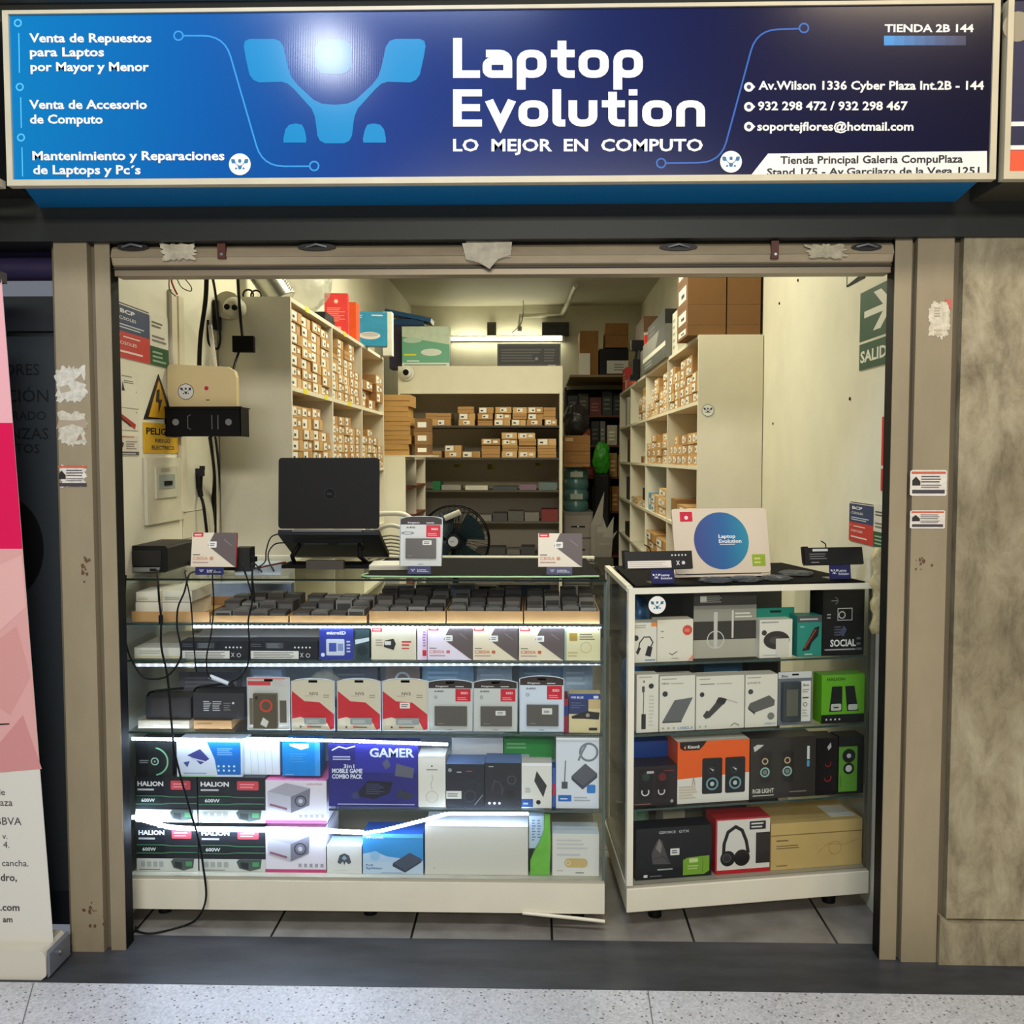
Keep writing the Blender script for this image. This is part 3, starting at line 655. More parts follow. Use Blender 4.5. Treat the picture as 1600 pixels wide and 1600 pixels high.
def backrow(zi, stacks, name):
    for si, (p0, p1, k, v) in enumerate(stacks):
        a, b = at(p0, 650, BY+.02).x, at(p1, 650, BY+.02).x; z = BZ[zi]+.0006
        for j in range(k):
            h = .052*rn.uniform(.92, 1.02)
            carton((a+b)/2+rn.uniform(-.006, .006), BY+.02+rn.uniform(0, .02), z, b-a, .3, h-.001, 0, '%s flat carton up, %s stack from left, %s shelf of back unit' % (ORD[j], NTH[si], name), 'flat cartons on the back shelving', (v+j*4) % 12 if rn.random() < .8 else 13); z += h
backrow(2, [(664, 684, 2, 0), (684, 705, 2, 1), (716, 741, 3, 8), (747, 770, 3, 5), (773, 798, 3, 0), (800, 822, 3, 2), (824, 848, 3, 9), (850, 869, 3, 4)], 'upper')
backrow(3, [(668, 690, 1, 1), (694, 720, 2, 8), (722, 750, 1, 1), (753, 782, 3, 9), (784, 808, 4, 10), (810, 837, 4, 6), (840, 869, 3, 6)], 'lower')
# scattered dark and pale goods on the lower shelves of the back unit
def clutter(name, label, cat, px0, px1, pyt, pyb, Y, d, col, group=None, rough=.45, **k):
    return boxitem(name, label, cat, (px0, px1, pyt), (0, Y), d, mat(col, rough, var=.15, scale=18), pyb=pyb, group=group, **k)
def zitem(name, label, cat, px0, px1, pyt, Y, z, d, col, spec=(), group=None, **k):
    m = mat(col, .45, var=.12, scale=18) if isinstance(col, tuple) else col
    return boxitem(name, label, cat, (px0, px1, pyt), (0, Y), d, m, spec, z=z+.0006, group=group, **k)
for i, (a, b, t, col, what) in enumerate(((676, 688, 752, (34, 110, 66), 'green bag'), (690, 720, 758, (150, 146, 136), 'pale flat pack'), (727, 762, 759, (206, 200, 186), 'white flat pack'), (770, 808, 760, (70, 74, 80), 'grey flat pack'), (812, 838, 757, (124, 100, 120), 'mauve flat pack'), (842, 870, 754, (96, 112, 116), 'grey-green pack'))):
    zitem('flat_pack', '%s on the third shelf of the back unit, %s from the left' % (what, NTH[i]), 'pack', a, b, t, BY+.03, BZ[4], .25, col, group='goods on the third back shelf')
for i, (a, b, t, col) in enumerate(((690, 716, 806, (60, 58, 56)), (718, 744, 803, (86, 82, 78)), (746, 768, 805, (120, 116, 112)), (770, 792, 802, (64, 62, 62)), (794, 818, 799, (80, 78, 72)), (820, 842, 801, (110, 106, 100)), (846, 872, 796, (112, 34, 34)))):
    zitem('cable_pack', '%s bagged part on the fourth shelf of the back unit, %s from the left' % ('red' if i == 6 else 'dark grey', NTH[i]), 'pack', a, b, t, BY+.03, BZ[5], .25, col, group='bagged parts on the fourth back shelf')
for i, (a, b, t, col) in enumerate(((744, 760, 858, (48, 46, 44)), (764, 790, 856, (60, 60, 58)), (792, 812, 859, (96, 94, 90)), (814, 836, 855, (56, 54, 54)), (840, 870, 857, (70, 66, 64)))):
    zitem('cable_pack', 'dark bagged part on the fifth shelf of the back unit, %s from the left' % NTH[i], 'pack', a, b, t, BY+.03, BZ[6], .25, col, group='bagged parts on the fifth back shelf')
# dome camera on the back unit
cm = empty('dome_camera', at(636, 583, BY-.0)); tag(cm, 'small white dome camera on the corner of the back unit header', 'camera')
q = MB(); q.cyl((0, -.0085, 0), (0, -.03, 0), .062, WHT, .058, 28); q.build('base', cm); q = MB(); q.lathe([(.048, 0), (.046, .02), (.032, .04), (.0005, .048)], WHT, n=24); q.build('dome', cm, (0, -.03, 0), (R_(90), 0, 0)); q = MB(); q.cyl((0, -.07, 0), (0, -.082, 0), .024, DBLK, n=20); q.build('lens', cm)
# ---- low cabinet with brown boxes on top
CY0 = 6.5
lc = empty('low_cabinet', (-1.1, 7.1, 0)); tag(lc, 'narrow white cabinet with red-edged side cells at the end of the left wall', 'cabinet')
def cp_(n, *b, m=SHM):
    q = MB(); q.box(b[0]+1.1, b[1]+1.1, b[2]-7.1, b[3]-7.1, b[4], b[5], m); q.build(n, lc, None, None, .0015)
cp_('side_panel', XL+.005, -.88, CY0, CY0+.02, 0, 1.5, m=mat((232, 228, 208), .45)); cp_('side_panel', XL+.005, -.88, 7.68, 7.7, 0, 1.5); cp_('divider', XL+.02, -.88, 7.08, 7.1, 0, 1.48); cp_('top_board', XL+.005, -.88, CY0+.02, 7.68, 1.48, 1.5); cp_('back_panel', XL+.005, XL+.015, CY0+.02, 7.68, 0, 1.48, m=SHD)
for z in (1.29, 1.08, .87, .6): cp_('shelf_board', XL+.02, -.88, CY0+.02, 7.68, z-.014, z, m=mat((126, 62, 48), .5))
cp_('ledge_board', XL+.005, -.70, CY0, 7.0, 1.5, 1.512)
z = 1.5126
for i, (p0, p1, hh, rz) in enumerate(((594, 638, .075, .01), (590, 641, .06, -.01), (592, 640, .066, .015), (589, 641, .06, 0), (594, 638, .07, .01), (591, 641, .08, -.01))):
    a, b = at(p0, 680, CY0+.03).x, at(p1, 680, CY0+.03).x
    q = MB(); w = b-a; q.box(-w/2, w/2, 0, .3, 0, hh-.001, mat((184, 142, 84), .7, var=.1, scale=12)); prints(q, w, hh, [('r', 0, .44, 1, .5, (120, 88, 50))])
    o = q.build('flat_carton', None, ((a+b)/2, CY0+.03, z), rz, .002); tag(o, '%s tan carton in the stack on the narrow white cabinet' % (['bottom', 'second', 'third', 'fourth', 'fifth', 'topmost'][i]), 'box', 'tan cartons on the white cabinet'); z += hh
for i, (zz_, hh, c_) in enumerate(((1.5126, .07, (120, 88, 56)), (1.5836, .09, (146, 110, 70)), (1.6746, .09, (130, 96, 60)))):
    q = MB(); q.box(-.05, .05, 0, .2, 0, hh-.001, mat(c_, .75, var=.1, scale=12)); prints(q, .10, hh, [('r', .2, .3, .8, .7, LABEL)])
    tag(q.build('carton', None, (-.772, 6.56, zz_), .0, .002), '%s small brown carton beside the tan cartons on the white cabinet' % ['bottom', 'middle', 'top'][i], 'box', 'brown cartons beside the tan stack')
# ---- things on the left shelving
zt_ = LZ[0]
def on_left_top(name, label, cat, px0, px1, pyt, Y, col, spec=(), d=.2, z=None, **k): return zitem(name, label, cat, px0, px1, pyt, Y, zt_ if z is None else z, d, col, spec, **k)
on_left_top('retail_box', 'upright red retail box with pale print on the left shelving', 'box', 507, 543, 458, 5.2, (226, 62, 60), [('c', .5, .8, .05, (250, 200, 190)), ('n', .12, .3, .88, .66, 8, (244, 150, 140)), ('rr', .3, .06, .7, .18, (250, 180, 170), .02)], d=.1, turn=.12)
on_left_top('retail_box', 'orange box peeking out behind the red box on the left shelving', 'box', 540, 556, 472, 5.5, (232, 92, 38), d=.12)
def tlbox(): return [('p', [(0, .0), (.35, .0), (.1, 1), (0, 1)], (70, 190, 226)), ('n', .1, .8, .4, .92, 2, (210, 236, 246)), ('e', .55, .3, .27, .11, (236, 240, 240)), ('e', .55, .33, .22, .06, (200, 210, 214)), ('n', .6, .86, .95, .95, 1, (236, 246, 250)), ('r', .0, .5, .1, .6, (230, 220, 60))]
on_left_top('router_box', 'light blue router box with a white router picture, left shelving top', 'box', 544, 605, 487, 5.75, (46, 166, 220), tlbox(), d=.09, turn=.22)
#on_left_top('storage_case', 'purple-dark small box under the blue case on the left shelving', 'box', 606, 622, 518, 6.25, (60, 44, 90), d=.1)
on_left_top('retail_box', 'small white box behind the light blue router box', 'box', 598, 612, 487, 6.3, (224, 222, 210), d=.08)
q = MB(); q.lathe([(.05, 0), (.06, .03), (.06, .06), (.052, .07)], mat((150, 146, 130), .5), n=24); p = at(567, 480, 6.2); tag(q.build('cable_roll', None, (p.x, 6.33, zt_+.001)), 'grey roll behind the light blue router box', 'roll')
q = MB(); q.box(-.09, .1, 0, .24, 0, .03, mat((30, 28, 34), .4)); q.box(-.08, .1, .02, .22, .03, .05, mat((44, 42, 48), .4)); p = at(500, 500, 4.75); tag(q.build('black_device', None, (-1.13, 4.72, zt_+.001)), 'flat black device under the clear bag on the left shelving', 'device')
# silver duct and clear bag
r0, r1 = at(397, 405, 4.35), at(442, 470, 4.35); q = MB(); dv = (r1-r0); L_ = dv.length; prof = []
k = 40
for i in range(k+1): prof.append((.062+(.006 if i % 2 else -.003), L_*i/k))
q.lathe(prof, mat((176, 176, 168), .3, .8), n=24)
tag(q.build('flexible_duct', None, r0+Vector((0, 0, 0)), dv.to_track_quat('Z', 'Y').to_euler()[:]), 'ribbed silver duct hose leaning on top of the left shelving', 'duct')
def blob(name, label, cat, c, sx, sy, sz, m, seed, amp=.25, kind=None, sub=4, zmin=None):
    bm = bmesh.new(); bmesh.ops.create_icosphere(bm, subdivisions=sub, radius=1); r = random.Random(seed); ph = [(Vector((r.uniform(-1, 1), r.uniform(-1, 1), r.uniform(-1, 1))).normalized()*r.uniform(3, 9), r.uniform(0, 6.3)) for _ in range(9)]
    for v in bm.verts:
        f = 1+amp*sum(abs(math.sin(v.co.dot(d)+p)) for d, p in ph)/9-amp*.6
        v.co = Vector((v.co.x*sx*f, v.co.y*sy*f, max(-sz, v.co.z*sz*f*1.1)))
    for f in bm.faces: f.smooth = True
    me = D.meshes.new(name); bm.to_mesh(me); bm.free(); me.materials.append(m); o = D.objects.new(name, me); COL.objects.link(o); z0 = min(v.co.z for v in me.vertices)
    for v in me.vertices: v.co.z -= z0
    o.location = c; return tag(o, label, cat, None, kind)
CLEARBAG = bagmat('clear_bag', (196, 200, 190), .38, .22)
blob('plastic_bag', 'crumpled clear plastic bag on top of the left shelving', 'bag', (-1.12, 4.68, zt_+.055), .13, .15, .16, CLEARBAG, 4, .5)
# things on the back unit
zb_ = BZ[0]
zitem('router_box', 'pale green and white router box on the back unit', 'box', 628, 702, 510, 7.86, zb_, .12, (206, 222, 204), [('p', [(0, .1), (1, .1), (1, .55), (0, .75)], (112, 178, 152)), ('e', .62, .36, .22, .09, (224, 230, 224)), ('e', .22, .66, .2, .07, (190, 214, 200)), ('n', .1, .12, .5, .18, 1, (240, 246, 240)), ('r', .04, .28, .3, .32, (230, 226, 60)), ('r', 0, 0, 1, .1, (228, 230, 218)), ('n', .05, .02, .95, .08, 1, (130, 150, 140))])
kb = zitem('keyboard_box', 'dark boxed keyboard standing on the right of the back unit', 'box', 777, 876, 537, 7.86, zb_, .06, (70, 70, 74), [('r', .02, .1, .98, .92, (48, 48, 52)), ('n', .06, .2, .7, .8, 5, (84, 84, 88)), ('n', .74, .2, .94, .8, 5, (84, 84, 88)), ('c', .62, .34, .07, (120, 120, 130)), ('n', .8, .03, .95, .09, 1, (180, 180, 180))])
zitem('retail_box', 'dark purple box behind the green router box on the back unit', 'box', 608, 655, 508, 8.0, zb_, .2, (44, 36, 66))
q = MB(); q.box(-.15, .15, 0, .2, 0, .05, mat((20, 70, 120), .4)); q.box(-.19, .2, -.02, .22, .05, .085, mat((16, 84, 140), .4), Matrix.Rotation(.2, 4, 'Y') @ Matrix.Translation((0, 0, .01)))
p = at(630, 508, 8.0); tag(q.build('plastic_case', None, (p.x+.02, 8.0, p.z+.002)), 'dark blue plastic case with tilted lid above the green router box', 'case')
# ---- back wall: tube lamp, conduit, boxes on wall
def tube_lamp(name, label, x0, x1, y, z):
    root = empty(name, ((x0+x1)/2, y, z)); tag(root, label, 'lamp'); h = (x1-x0)/2
    q = MB(); q.cyl((-h, 0, 0), (h, 0, 0), .017, mat((255, 250, 215), .4, emit=24), n=16); q.build('tube', root)
    q = MB(); q.box(-h, h, .02, .05, -.02, .02, WHT); q.build('batten', root)
    for s in (-1, 1): q = MB(); q.box(s*h-.012, s*h+.012, -.02, .05, -.022, .022, WHT); q.build('end_cap', root)
a, b = at(703, 529, 10.23), at(880, 529, 10.23); tube_lamp('tube_lamp', 'lit fluorescent tube on the back wall above the shelving', a.x, b.x, 10.24, a.z)
for px, w in ((768, 14), (868, 42)):
    a, b = at(px-w/2, 524, 10.2), at(px+w/2, 503, 10.2); q = MB(); q.box(-(b.x-a.x)/2, (b.x-a.x)/2, 0, .08, 0, b.z-a.z, mat((112, 110, 100) if w < 20 else (58, 56, 54), .5)); q.box(-(b.x-a.x)/2+.01, (b.x-a.x)/2-.01, -.004, 0, .02, b.z-a.z-.02, mat((96, 94, 86) if w < 20 else (44, 42, 42), .4)); tag(q.build('junction_box', None, ((a.x+b.x)/2, 10.215, a.z)), '%s box on the back wall above the tube lamp' % ('small grey' if w < 20 else 'wide dark'), 'box')
q = MB(); pts = [at(812, 510, 10.25), at(812, 494, 10.25), at(878, 492, 10.25)]; c0 = pts[0]; pts += [Vector((at(900, 425, 8.9).x, 8.9, ZC-.03))]
q.tube([p-c0 for p in pts], .024, mat((206, 204, 184), .4), 10); q.tube([pts[0]-c0+Vector((0, 0, -.05)), pts[0]-c0], .024, GREYM, 10); tag(q.build('conduit', None, c0), 'cream conduit pipe bending from the ceiling down the back wall', 'pipe')
cable('hanging_wire', 'thin wire hanging from the ceiling to the pipe end', [(at(816, 420, 9.5).x, 9.5, ZC), at(815, 450, 9.6), at(818, 480, 10.1), at(814, 505, 10.2), at(800, 520, 10.22)], .005, mat((90, 86, 76), .6), 'wire')
# ---- far right corner
zw = 2.28
q = MB(); q.box(0, XR-.004-.33, 0, 1.3, -.02, 0, mat((140, 118, 84), .6)); tag(q.build('wall_plank', None, (.33, 8.6+.6, zw)), 'wide plank shelf high in the far right corner', 'shelf'); PY = 9.23
for n_, l_, px0, px1, pyt, Y, d, c_, sp_ in (('carton', 'tall brown carton with a white bag, far left end of the plank', 906, 935, 517, PY, .4, KRAFT2, ()), ('white_bag_roll', 'torn white packing at the left end of the plank', 904, 922, 552, PY-.03, .02, WHT, ()), ('retail_box', 'black box with a big white label on the plank', 937, 982, 545, PY, .4, BLK, [('r', .25, .05, 1, .55, (206, 206, 200)), ('n', .5, .15, .9, .45, 3, (130, 130, 130))])):
    boxitem(n_, l_, 'box' if n_ != 'white_bag_roll' else 'packing', (px0, px1, pyt), (0, Y), d, c_, sp_, z=zw+.001)
zk = at(958, 543, PY).z+.002
boxitem('carton', 'brown carton stacked on the black white-labelled box', 'box', (946, 982, 505), (0, PY+.02), .36, KRAFT2, [('r', 0, .5, 1, .53, (110, 80, 50))], z=zk)
# on top of the right shelving
zr = RZ[0]
def on_right(name, label, cat, xi, y0, y1, h, col, spec=(), z=zr, d=.26, tilt=0):
    w = y1-y0; q = MB(); m = mat(col, .5, var=.12, scale=14) if isinstance(col, tuple) else col
    q.box(-w/2, w/2, 0, d, 0, h, m); prints(q, w, h, spec); return tag(q.build(name, None, (xi, (y0+y1)/2, z+.0008), (0, 0, R_(-90)), .0015), label, cat)
for ci, (a, b, wd) in enumerate(((1074, 1135, 0), (1136, 1189, 1))):
    zc = zr+.0008
    xa, xb = at(a, 470, RY[0]+.03).x, at(b, 470, RY[0]+.03).x; xb = min(xb, XR-.004)
    for j, hh in enumerate((.05, .10, .13, .10, .13, .1)):
        q = MB(); w = xb-xa-.003; q.box(-w/2, w/2, 0, .34, 0, hh-.001, mat((122, 86, 48), .75, var=.1, scale=8))
        if ci == 0: q.box(-w/2-.0008, -w/2, .05, .29, hh*.25, hh*.8, mat(LABEL, .6)); q.box(-w/2-.0012, -w/2-.0008, .1, .2, hh*.4, hh*.55, mat((50, 48, 46), .6))
        tag(q.build('carton', None, ((xa+xb)/2, RY[0]+.03, zc), None, .002), '%s brown carton, %s stack above the right shelving end panel' % (ORD[j], ['left', 'right'][ci]), 'box', 'large cartons above the right shelving'); zc += hh
on_right('white_carton', 'white box beside the large brown cartons on the right shelving', 'box', XRF+.01, 5.5, 5.72, .24, (216, 212, 196), [('n', .1, .1, .6, .9, 5, (150, 150, 140))])
on_right('appliance_box', 'long grey and black printer box on the right shelving', 'box', XRF-.02, 5.8, 7.0, .2, (120, 120, 116), [('r', 0, 0, 1, .36, (60, 64, 62)), ('r', 0, .36, 1, .5, (206, 204, 192)), ('n', .1, .08, .5, .3, 2, (130, 140, 130)), ('p', [(.6, .5), (1, .5), (1, 1), (.75, 1)], (46, 46, 48))], d=.3)
on_right('appliance_box', 'black flat box lying on the long printer box', 'box', XRF-.01, 5.9, 6.8, .1, (36, 36, 36), [('n', .1, .2, .6, .8, 2, (90, 90, 88))], z=zr+.202, d=.28)
q = MB(); q.cyl((0, 0, 0), (0, 0, .12), .085, mat((196, 190, 180), .35, .4), n=28); q.cyl((0, 0, .02), (0, 0, .1), .0858, (190, 40, 36), n=28, caps=False); q.cyl((0, 0, .118), (0, 0, .124), .088, GREYM, n=28); tag(q.build('paint_tin', None, (XRF+.1, 7.25, zr+.21)), 'red and white tin on top of the stack above the right shelving', 'tin')
on_right('retail_box', 'grey carton carrying the red and white tin', 'box', XRF+.01, 7.06, 7.44, .206, (96, 92, 84))
on_right('red_box', 'red box with white print at the far end of the right shelving', 'box', XRF+.01, 8.6, 8.95, .2, (196, 40, 36), [('n', .2, .4, .8, .8, 3, (240, 210, 200))])
on_right('red_box', 'small orange-red box lying on the far end of the right shelving', 'box', XRF-.005, 7.9, 8.5, .07, (222, 66, 34), [('r', 0, 0, .2, 1, (230, 226, 216))])
on_right('carton', 'tall dark brown carton behind the red boxes on the right shelving', 'box', XRF+.06, 7.68, 8.3, .44, (98, 66, 40), z=zr+.075, d=.22)
q = MB(); q.box(-.08, .08, -.05, .05, 0, .04, BLK); q.box(-.06, .06, -.04, .04, .04, .16, BLK); q.cyl((0, 0, .16), (0, 0, .23), .05, BLK, .035); q.box(-.07, .07, -.03, .03, .23, .31, BLK); tag(q.build('tripod_head', None, (XRF+.02, 7.57, zr+.001)), 'black upright gadget between the red boxes and printer box', 'device')
for i, y in enumerate((5.95, 6.3, 6.62)):
    pass
# goods in the far cells of the right shelving
def cell(name, label, cat, ri, y0, y1, z, h, col, spec=(), d=.2, back=.02):
    return on_right(name, label, cat, XRF+back, y0, y1, h, col, spec, z=z, d=d)
cell('folder', 'white folder leaning in the farthest top cell, right shelving', 'folder', 3, 8.5, 8.58, RZ[1], .25, (222, 218, 200)); cell('folder', 'pale broad folder in the farthest top cell, right shelving', 'folder', 3, 8.15, 8.48, RZ[1], .24, (206, 204, 190)); cell('folder', 'grey folder in the farthest top cell, right shelving', 'folder', 3, 8.62, 8.72, RZ[1], .25, (150, 148, 138))
cell('red_folder', 'dark red folder in the farthest second-row cell', 'folder', 3, 8.2, 8.4, RZ[2], .28, (120, 36, 34)); cell('red_folder', 'thin dark folder beside the dark red folder', 'folder', 3, 8.42, 8.52, RZ[2], .2, (60, 40, 40))
cell('dark_pack', 'purple-grey pack in the farthest third-row cell', 'pack', 3, 8.2, 8.6, RZ[3], .2, (66, 60, 80)); cell('dark_pack', 'black pack at the rear of the third-row cell', 'pack', 2, 7.1, 7.3, RZ[3]+.0516, .09, (40, 40, 42))
cell('white_pack', 'small white pack in the third cell of the second row', 'pack', 2, 7.02, 7.2, RZ[2], .08, (210, 206, 190)); cell('small_box', 'small brown box at the end of the third second-row cell', 'box', 2, 7.3, 7.42, RZ[2], .05, (130, 90, 56))
cell('blue_pack', 'blue and white pack in front of the kraft box, third row', 'pack', 1, 6.75, 6.93, RZ[3], .12, (110, 160, 190), [('r', .2, .3, .7, .7, (220, 230, 236))]); 
cell('kraft_bin', 'kraft bin box with torn side in the nearest third-row cell', 'box', 0, 5.55, 5.78, RZ[3], .13, (150, 112, 66)); cell('dark_pack', 'black device in the farthest fourth-row cell', 'pack', 3, 8.3, 8.7, RZ[4], .12, (50, 44, 38))
# far right: dark hanging stock, cartons, water jugs, drawers, bags
X0 = at(880, 700, 9.0).x
def far(name, label, cat, px0, px1, pyt, pyb, Y, d, col, spec=(), **k):
    m = mat(col, .5, var=.25, scale=16) if isinstance(col, tuple) else col
    return boxitem(name, label, cat, (px0, px1, pyt), (0, Y), d, m, spec, pyb=pyb, **k)
ZF = at(900, 910, 8.5).z
# a dark cupboard of stock behind
q = MB(); fx0, fx1 = .30, .78; fy = 9.75
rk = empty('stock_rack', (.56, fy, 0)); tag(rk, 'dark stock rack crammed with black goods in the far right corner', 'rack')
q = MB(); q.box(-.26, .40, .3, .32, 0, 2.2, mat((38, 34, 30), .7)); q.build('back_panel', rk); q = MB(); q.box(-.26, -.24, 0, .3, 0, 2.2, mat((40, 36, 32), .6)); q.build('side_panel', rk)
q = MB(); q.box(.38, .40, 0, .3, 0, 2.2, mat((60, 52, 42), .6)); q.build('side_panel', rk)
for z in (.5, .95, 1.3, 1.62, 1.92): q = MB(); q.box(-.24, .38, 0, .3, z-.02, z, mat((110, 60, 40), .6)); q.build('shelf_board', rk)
k_ = 0
for zz_, row in ((1.92, ((-.23, .1, .2, (44, 44, 46)), (-.12, .1, .22, (70, 66, 60)), (-.01, .12, .18, (110, 40, 34)), (.12, .1, .24, (56, 60, 56)), (.23, .12, .22, (40, 42, 44)))), (1.62, ((-.23, .12, .2, (52, 50, 50)), (-.10, .1, .16, (150, 70, 40)), (.01, .08, .24, (34, 34, 36)), (.10, .05, .24, (120, 120, 120)), (.17, .1, .2, (206, 196, 170)), (.28, .09, .2, (48, 50, 54)))), (1.3, ((-.23, .14, .12, (216, 206, 186)), (-.08, .14, .1, (120, 36, 30)), (.08, .1, .22, (176, 130, 86)), (.19, .08, .24, (190, 150, 90)), (.28, .09, .22, (150, 110, 60)))), (.95, ((.02, .1, .24, (40, 40, 40)), (.13, .08, .25, (186, 146, 84)), (.22, .07, .25, (176, 120, 60)), (.30, .07, .25, (160, 110, 64))))):
    for j, (x_, w_, h_, c_) in enumerate(row):
        q = MB(); q.box(0, w_, 0, .22, 0, h_, mat(c_, .5, var=.25, scale=20)); prints(q, w_, h_, [('n', .15, .2, .85, .75, 3, tuple(min(255, v_+60) for v_ in c_))], 0, None, 0)
        tag(q.build('stock_box', None, (.56+x_, fy+.02, zz_+.0006)), 'stock box %s from the left, %s shelf of the dark corner rack' % (NTH[j], {1.92: 'top', 1.62: 'second', 1.3: 'third', .95: 'fourth'}[zz_]), 'box', 'stock on the dark corner rack'); k_ += 1
# stacks in front of the rack, beside the back unit
bx0, bx1 = .245, .245
JY = 8.25
p0 = at(881, 800, JY).x; p1 = at(922, 800, JY).x; jw = p1-p0; jc = (p0+p1)/2
dc = empty('drawer_unit', (jc+.01, JY, 0)); tag(dc, 'grey drawer unit beside the back shelving, below the water jugs', 'drawers'); zd = at(900, 800, JY).z
q = MB(); q.box(-jw/2-.01, jw/2+.015, .01, .4, .03, zd, mat((104, 98, 92), .5)); q.build('body', dc, None, None, .003)
for i in range(4):
    z_ = zd-.02-(i+1)*.2; q = MB(); q.box(-jw/2, jw/2+.005, -.006, .012, z_, z_+.19, mat((122, 114, 106), .45)); dr_ = q.build('drawer', dc, None, None, .003); q = MB(); q.box(-.06, .06, -.012, -.006, z_+.09, z_+.1, DBLK); q.cyl((0, -.02, z_+.095), (0, -.006, z_+.095), .008, STEEL, n=10); q.build('handle', dr_)
for s in (-1, 1):
    for t in (.04, .36): q = MB(); q.cyl((s*jw*.4, t, 0), (s*jw*.4, t, .03), .02, BLK, n=12); q.build('foot', dc)
TEAL = mat((70, 108, 108), .2, spec=.6); TEALD = mat((46, 84, 90), .25)
zj = at(900, 730, JY).z; hh = (zj-zd)
for i in range(2):
    rr_ = jw*.48; h_ = hh/2-.002; root = empty('water_jug', (jc, JY+.2, zd+.001+i*(h_+.001))); tag(root, '%s teal plastic container stacked on the grey drawer unit' % ['lower', 'upper'][i], 'container', 'teal containers on the drawers')
    q = MB(); q.lathe([(rr_*.92, 0), (rr_, .02), (rr_, h_*.35), (rr_*.94, h_*.4), (rr_*.94, h_*.5), (rr_, h_*.55), (rr_, h_*.85), (rr_*.9, h_*.94), (rr_*.9, h_)], TEAL, n=32); q.build('body', root)
    q = MB(); q.box(-rr_*.5, rr_*.5, -rr_-.006, -rr_*.7, h_*.55, h_*.8, mat((150, 160, 150), .5)); q.build('label_panel', root)
zc = zj+.003
for i, h_ in enumerate((.1, .1, .07)):
    q = MB(); q.box(-jw/2, jw/2, 0, .3, 0, h_-.001, KRAFT2); prints(q, jw, h_, [('r', .05, .3, .35, .7, (196, 170, 130))] if i == 2 else [('r', 0, .3, 1, .36, (96, 66, 38))])
    tag(q.build('carton', None, (jc, JY+.03, zc), None, .002), '%s brown carton on the teal containers beside the back shelving' % ['bottom', 'middle', 'top'][i], 'box', 'cartons on the teal containers'); zc += h_
blob('dark_bag', 'grey and black crumpled bag above the brown cartons by the back shelving', 'bag', (jc, JY+.2, zc+.002), .11, .14, .13, mat((44, 44, 46), .4, var=.4, scale=14), 8, .5)
blob('green_bag', 'bright green plastic bag hanging in front of the dark corner rack', 'bag', (at(940, 715, 9.5).x, 9.5, at(940, 740, 9.5).z), .08, .05, .15, mat((70, 190, 50), .35, var=.3, scale=20), 12, .6)
q = MB()
for s, (bx, tx, hz) in enumerate(((-.05, .02, .55), (.0, -.02, .42), (.04, .1, .34), (.02, .13, .22))):
    q.add([(bx-.04, .0, 0), (bx+.04, .02, 0), (bx+.05, .0, hz*.5), (tx, .04, hz), (bx-.045, -.02, hz*.5), (bx, .06, 0), (bx, .07, hz*.5)], [(0, 1, 2, 4), (4, 2, 3), (1, 5, 6, 2), (5, 0, 4, 6), (2, 6, 3), (6, 4, 3), (0, 5, 1)], mat((128, 124, 116), .5))
p = at(936, 840, 8.3); tag(q.build('grey_bag', None, (at(937, 820, 8.3).x, 8.0, .662)), 'pointed grey plastic bag standing beside the drawer unit', 'bag')
q = MB(); q.box(-.09, .09, 0, .2, 0, .66, mat((60, 56, 50), .6)); tag(q.build('bin', None, (at(937, 820, 8.3).x, 7.93, 0)), 'dark bin holding the pointed grey bag', 'bin')
q = MB(); zgb = at(940, 740, 9.5).z; q.prismz([(-.08, -.06), (.08, -.06), (.09, .08), (-.07, .09)], 0, zgb-.002, mat((26, 26, 28), .5, var=.3, scale=10)); tag(q.build('black_bundle', None, (at(940, 740, 9.5).x, 9.5, 0), None, .02), 'tall black wrapped bundle under the bright green bag', 'bundle')
# ---- fan and chair between counter and shelving
FY = 4.25; fc = at(709, 845, FY)
fn = empty('pedestal_fan', (fc.x, FY+.1, 0)); tag(fn, 'black fan with a round guard and teal blades behind the counter', 'fan'); zf = fc.z; rf = .155
q = MB(); q.lathe([(.2, 0), (.2, .015), (.06, .03), (.02, .05)], BLK, n=32); q.build('base', fn); q = MB(); q.cyl((0, 0, .05), (0, 0, zf-.06), .014, BLK, n=14); q.build('pole', fn)
q = MB(); q.cyl((0, -.02, zf), (0, .1, zf), .055, BLK, .045, 20); q.cyl((0, -.02, zf), (0, 0, zf-.08), .02, BLK, n=12); q.build('motor', fn)
q = MB()
for y, r in ((-.03, rf), (-.115, rf), (-.075, rf+.004)): q.tube([(r*math.cos(t/20*math.pi), y, zf+r*math.sin(t/20*math.pi)) for t in range(40)], .003, DBLK, 6, closed=True)
for t in range(40):
    a_ = t/20*math.pi; ca, sa = math.cos(a_), math.sin(a_)
    q.tube([(ca*.03, -.13, zf+sa*.03), (ca*rf*.7, -.128, zf+sa*rf*.7), (ca*rf, -.1, zf+sa*rf), (ca*rf, -.03, zf+sa*rf), (ca*.05, .0, zf+sa*.05)], .0011, DBLK, 4)
q.build('guard', fn)
q = MB(); q.cyl((0, -.136, zf), (0, -.126, zf), .032, BLK, n=24); q.flat(circ(0, zf, .022, 20), -.1364, (206, 206, 206)); prints(q, .03, .012, [('n', .05, .2, .95, .8, 2, (90, 90, 90))], -.1366, Matrix.Translation((0, 0, zf-.006))); q.build('centre_badge', fn)
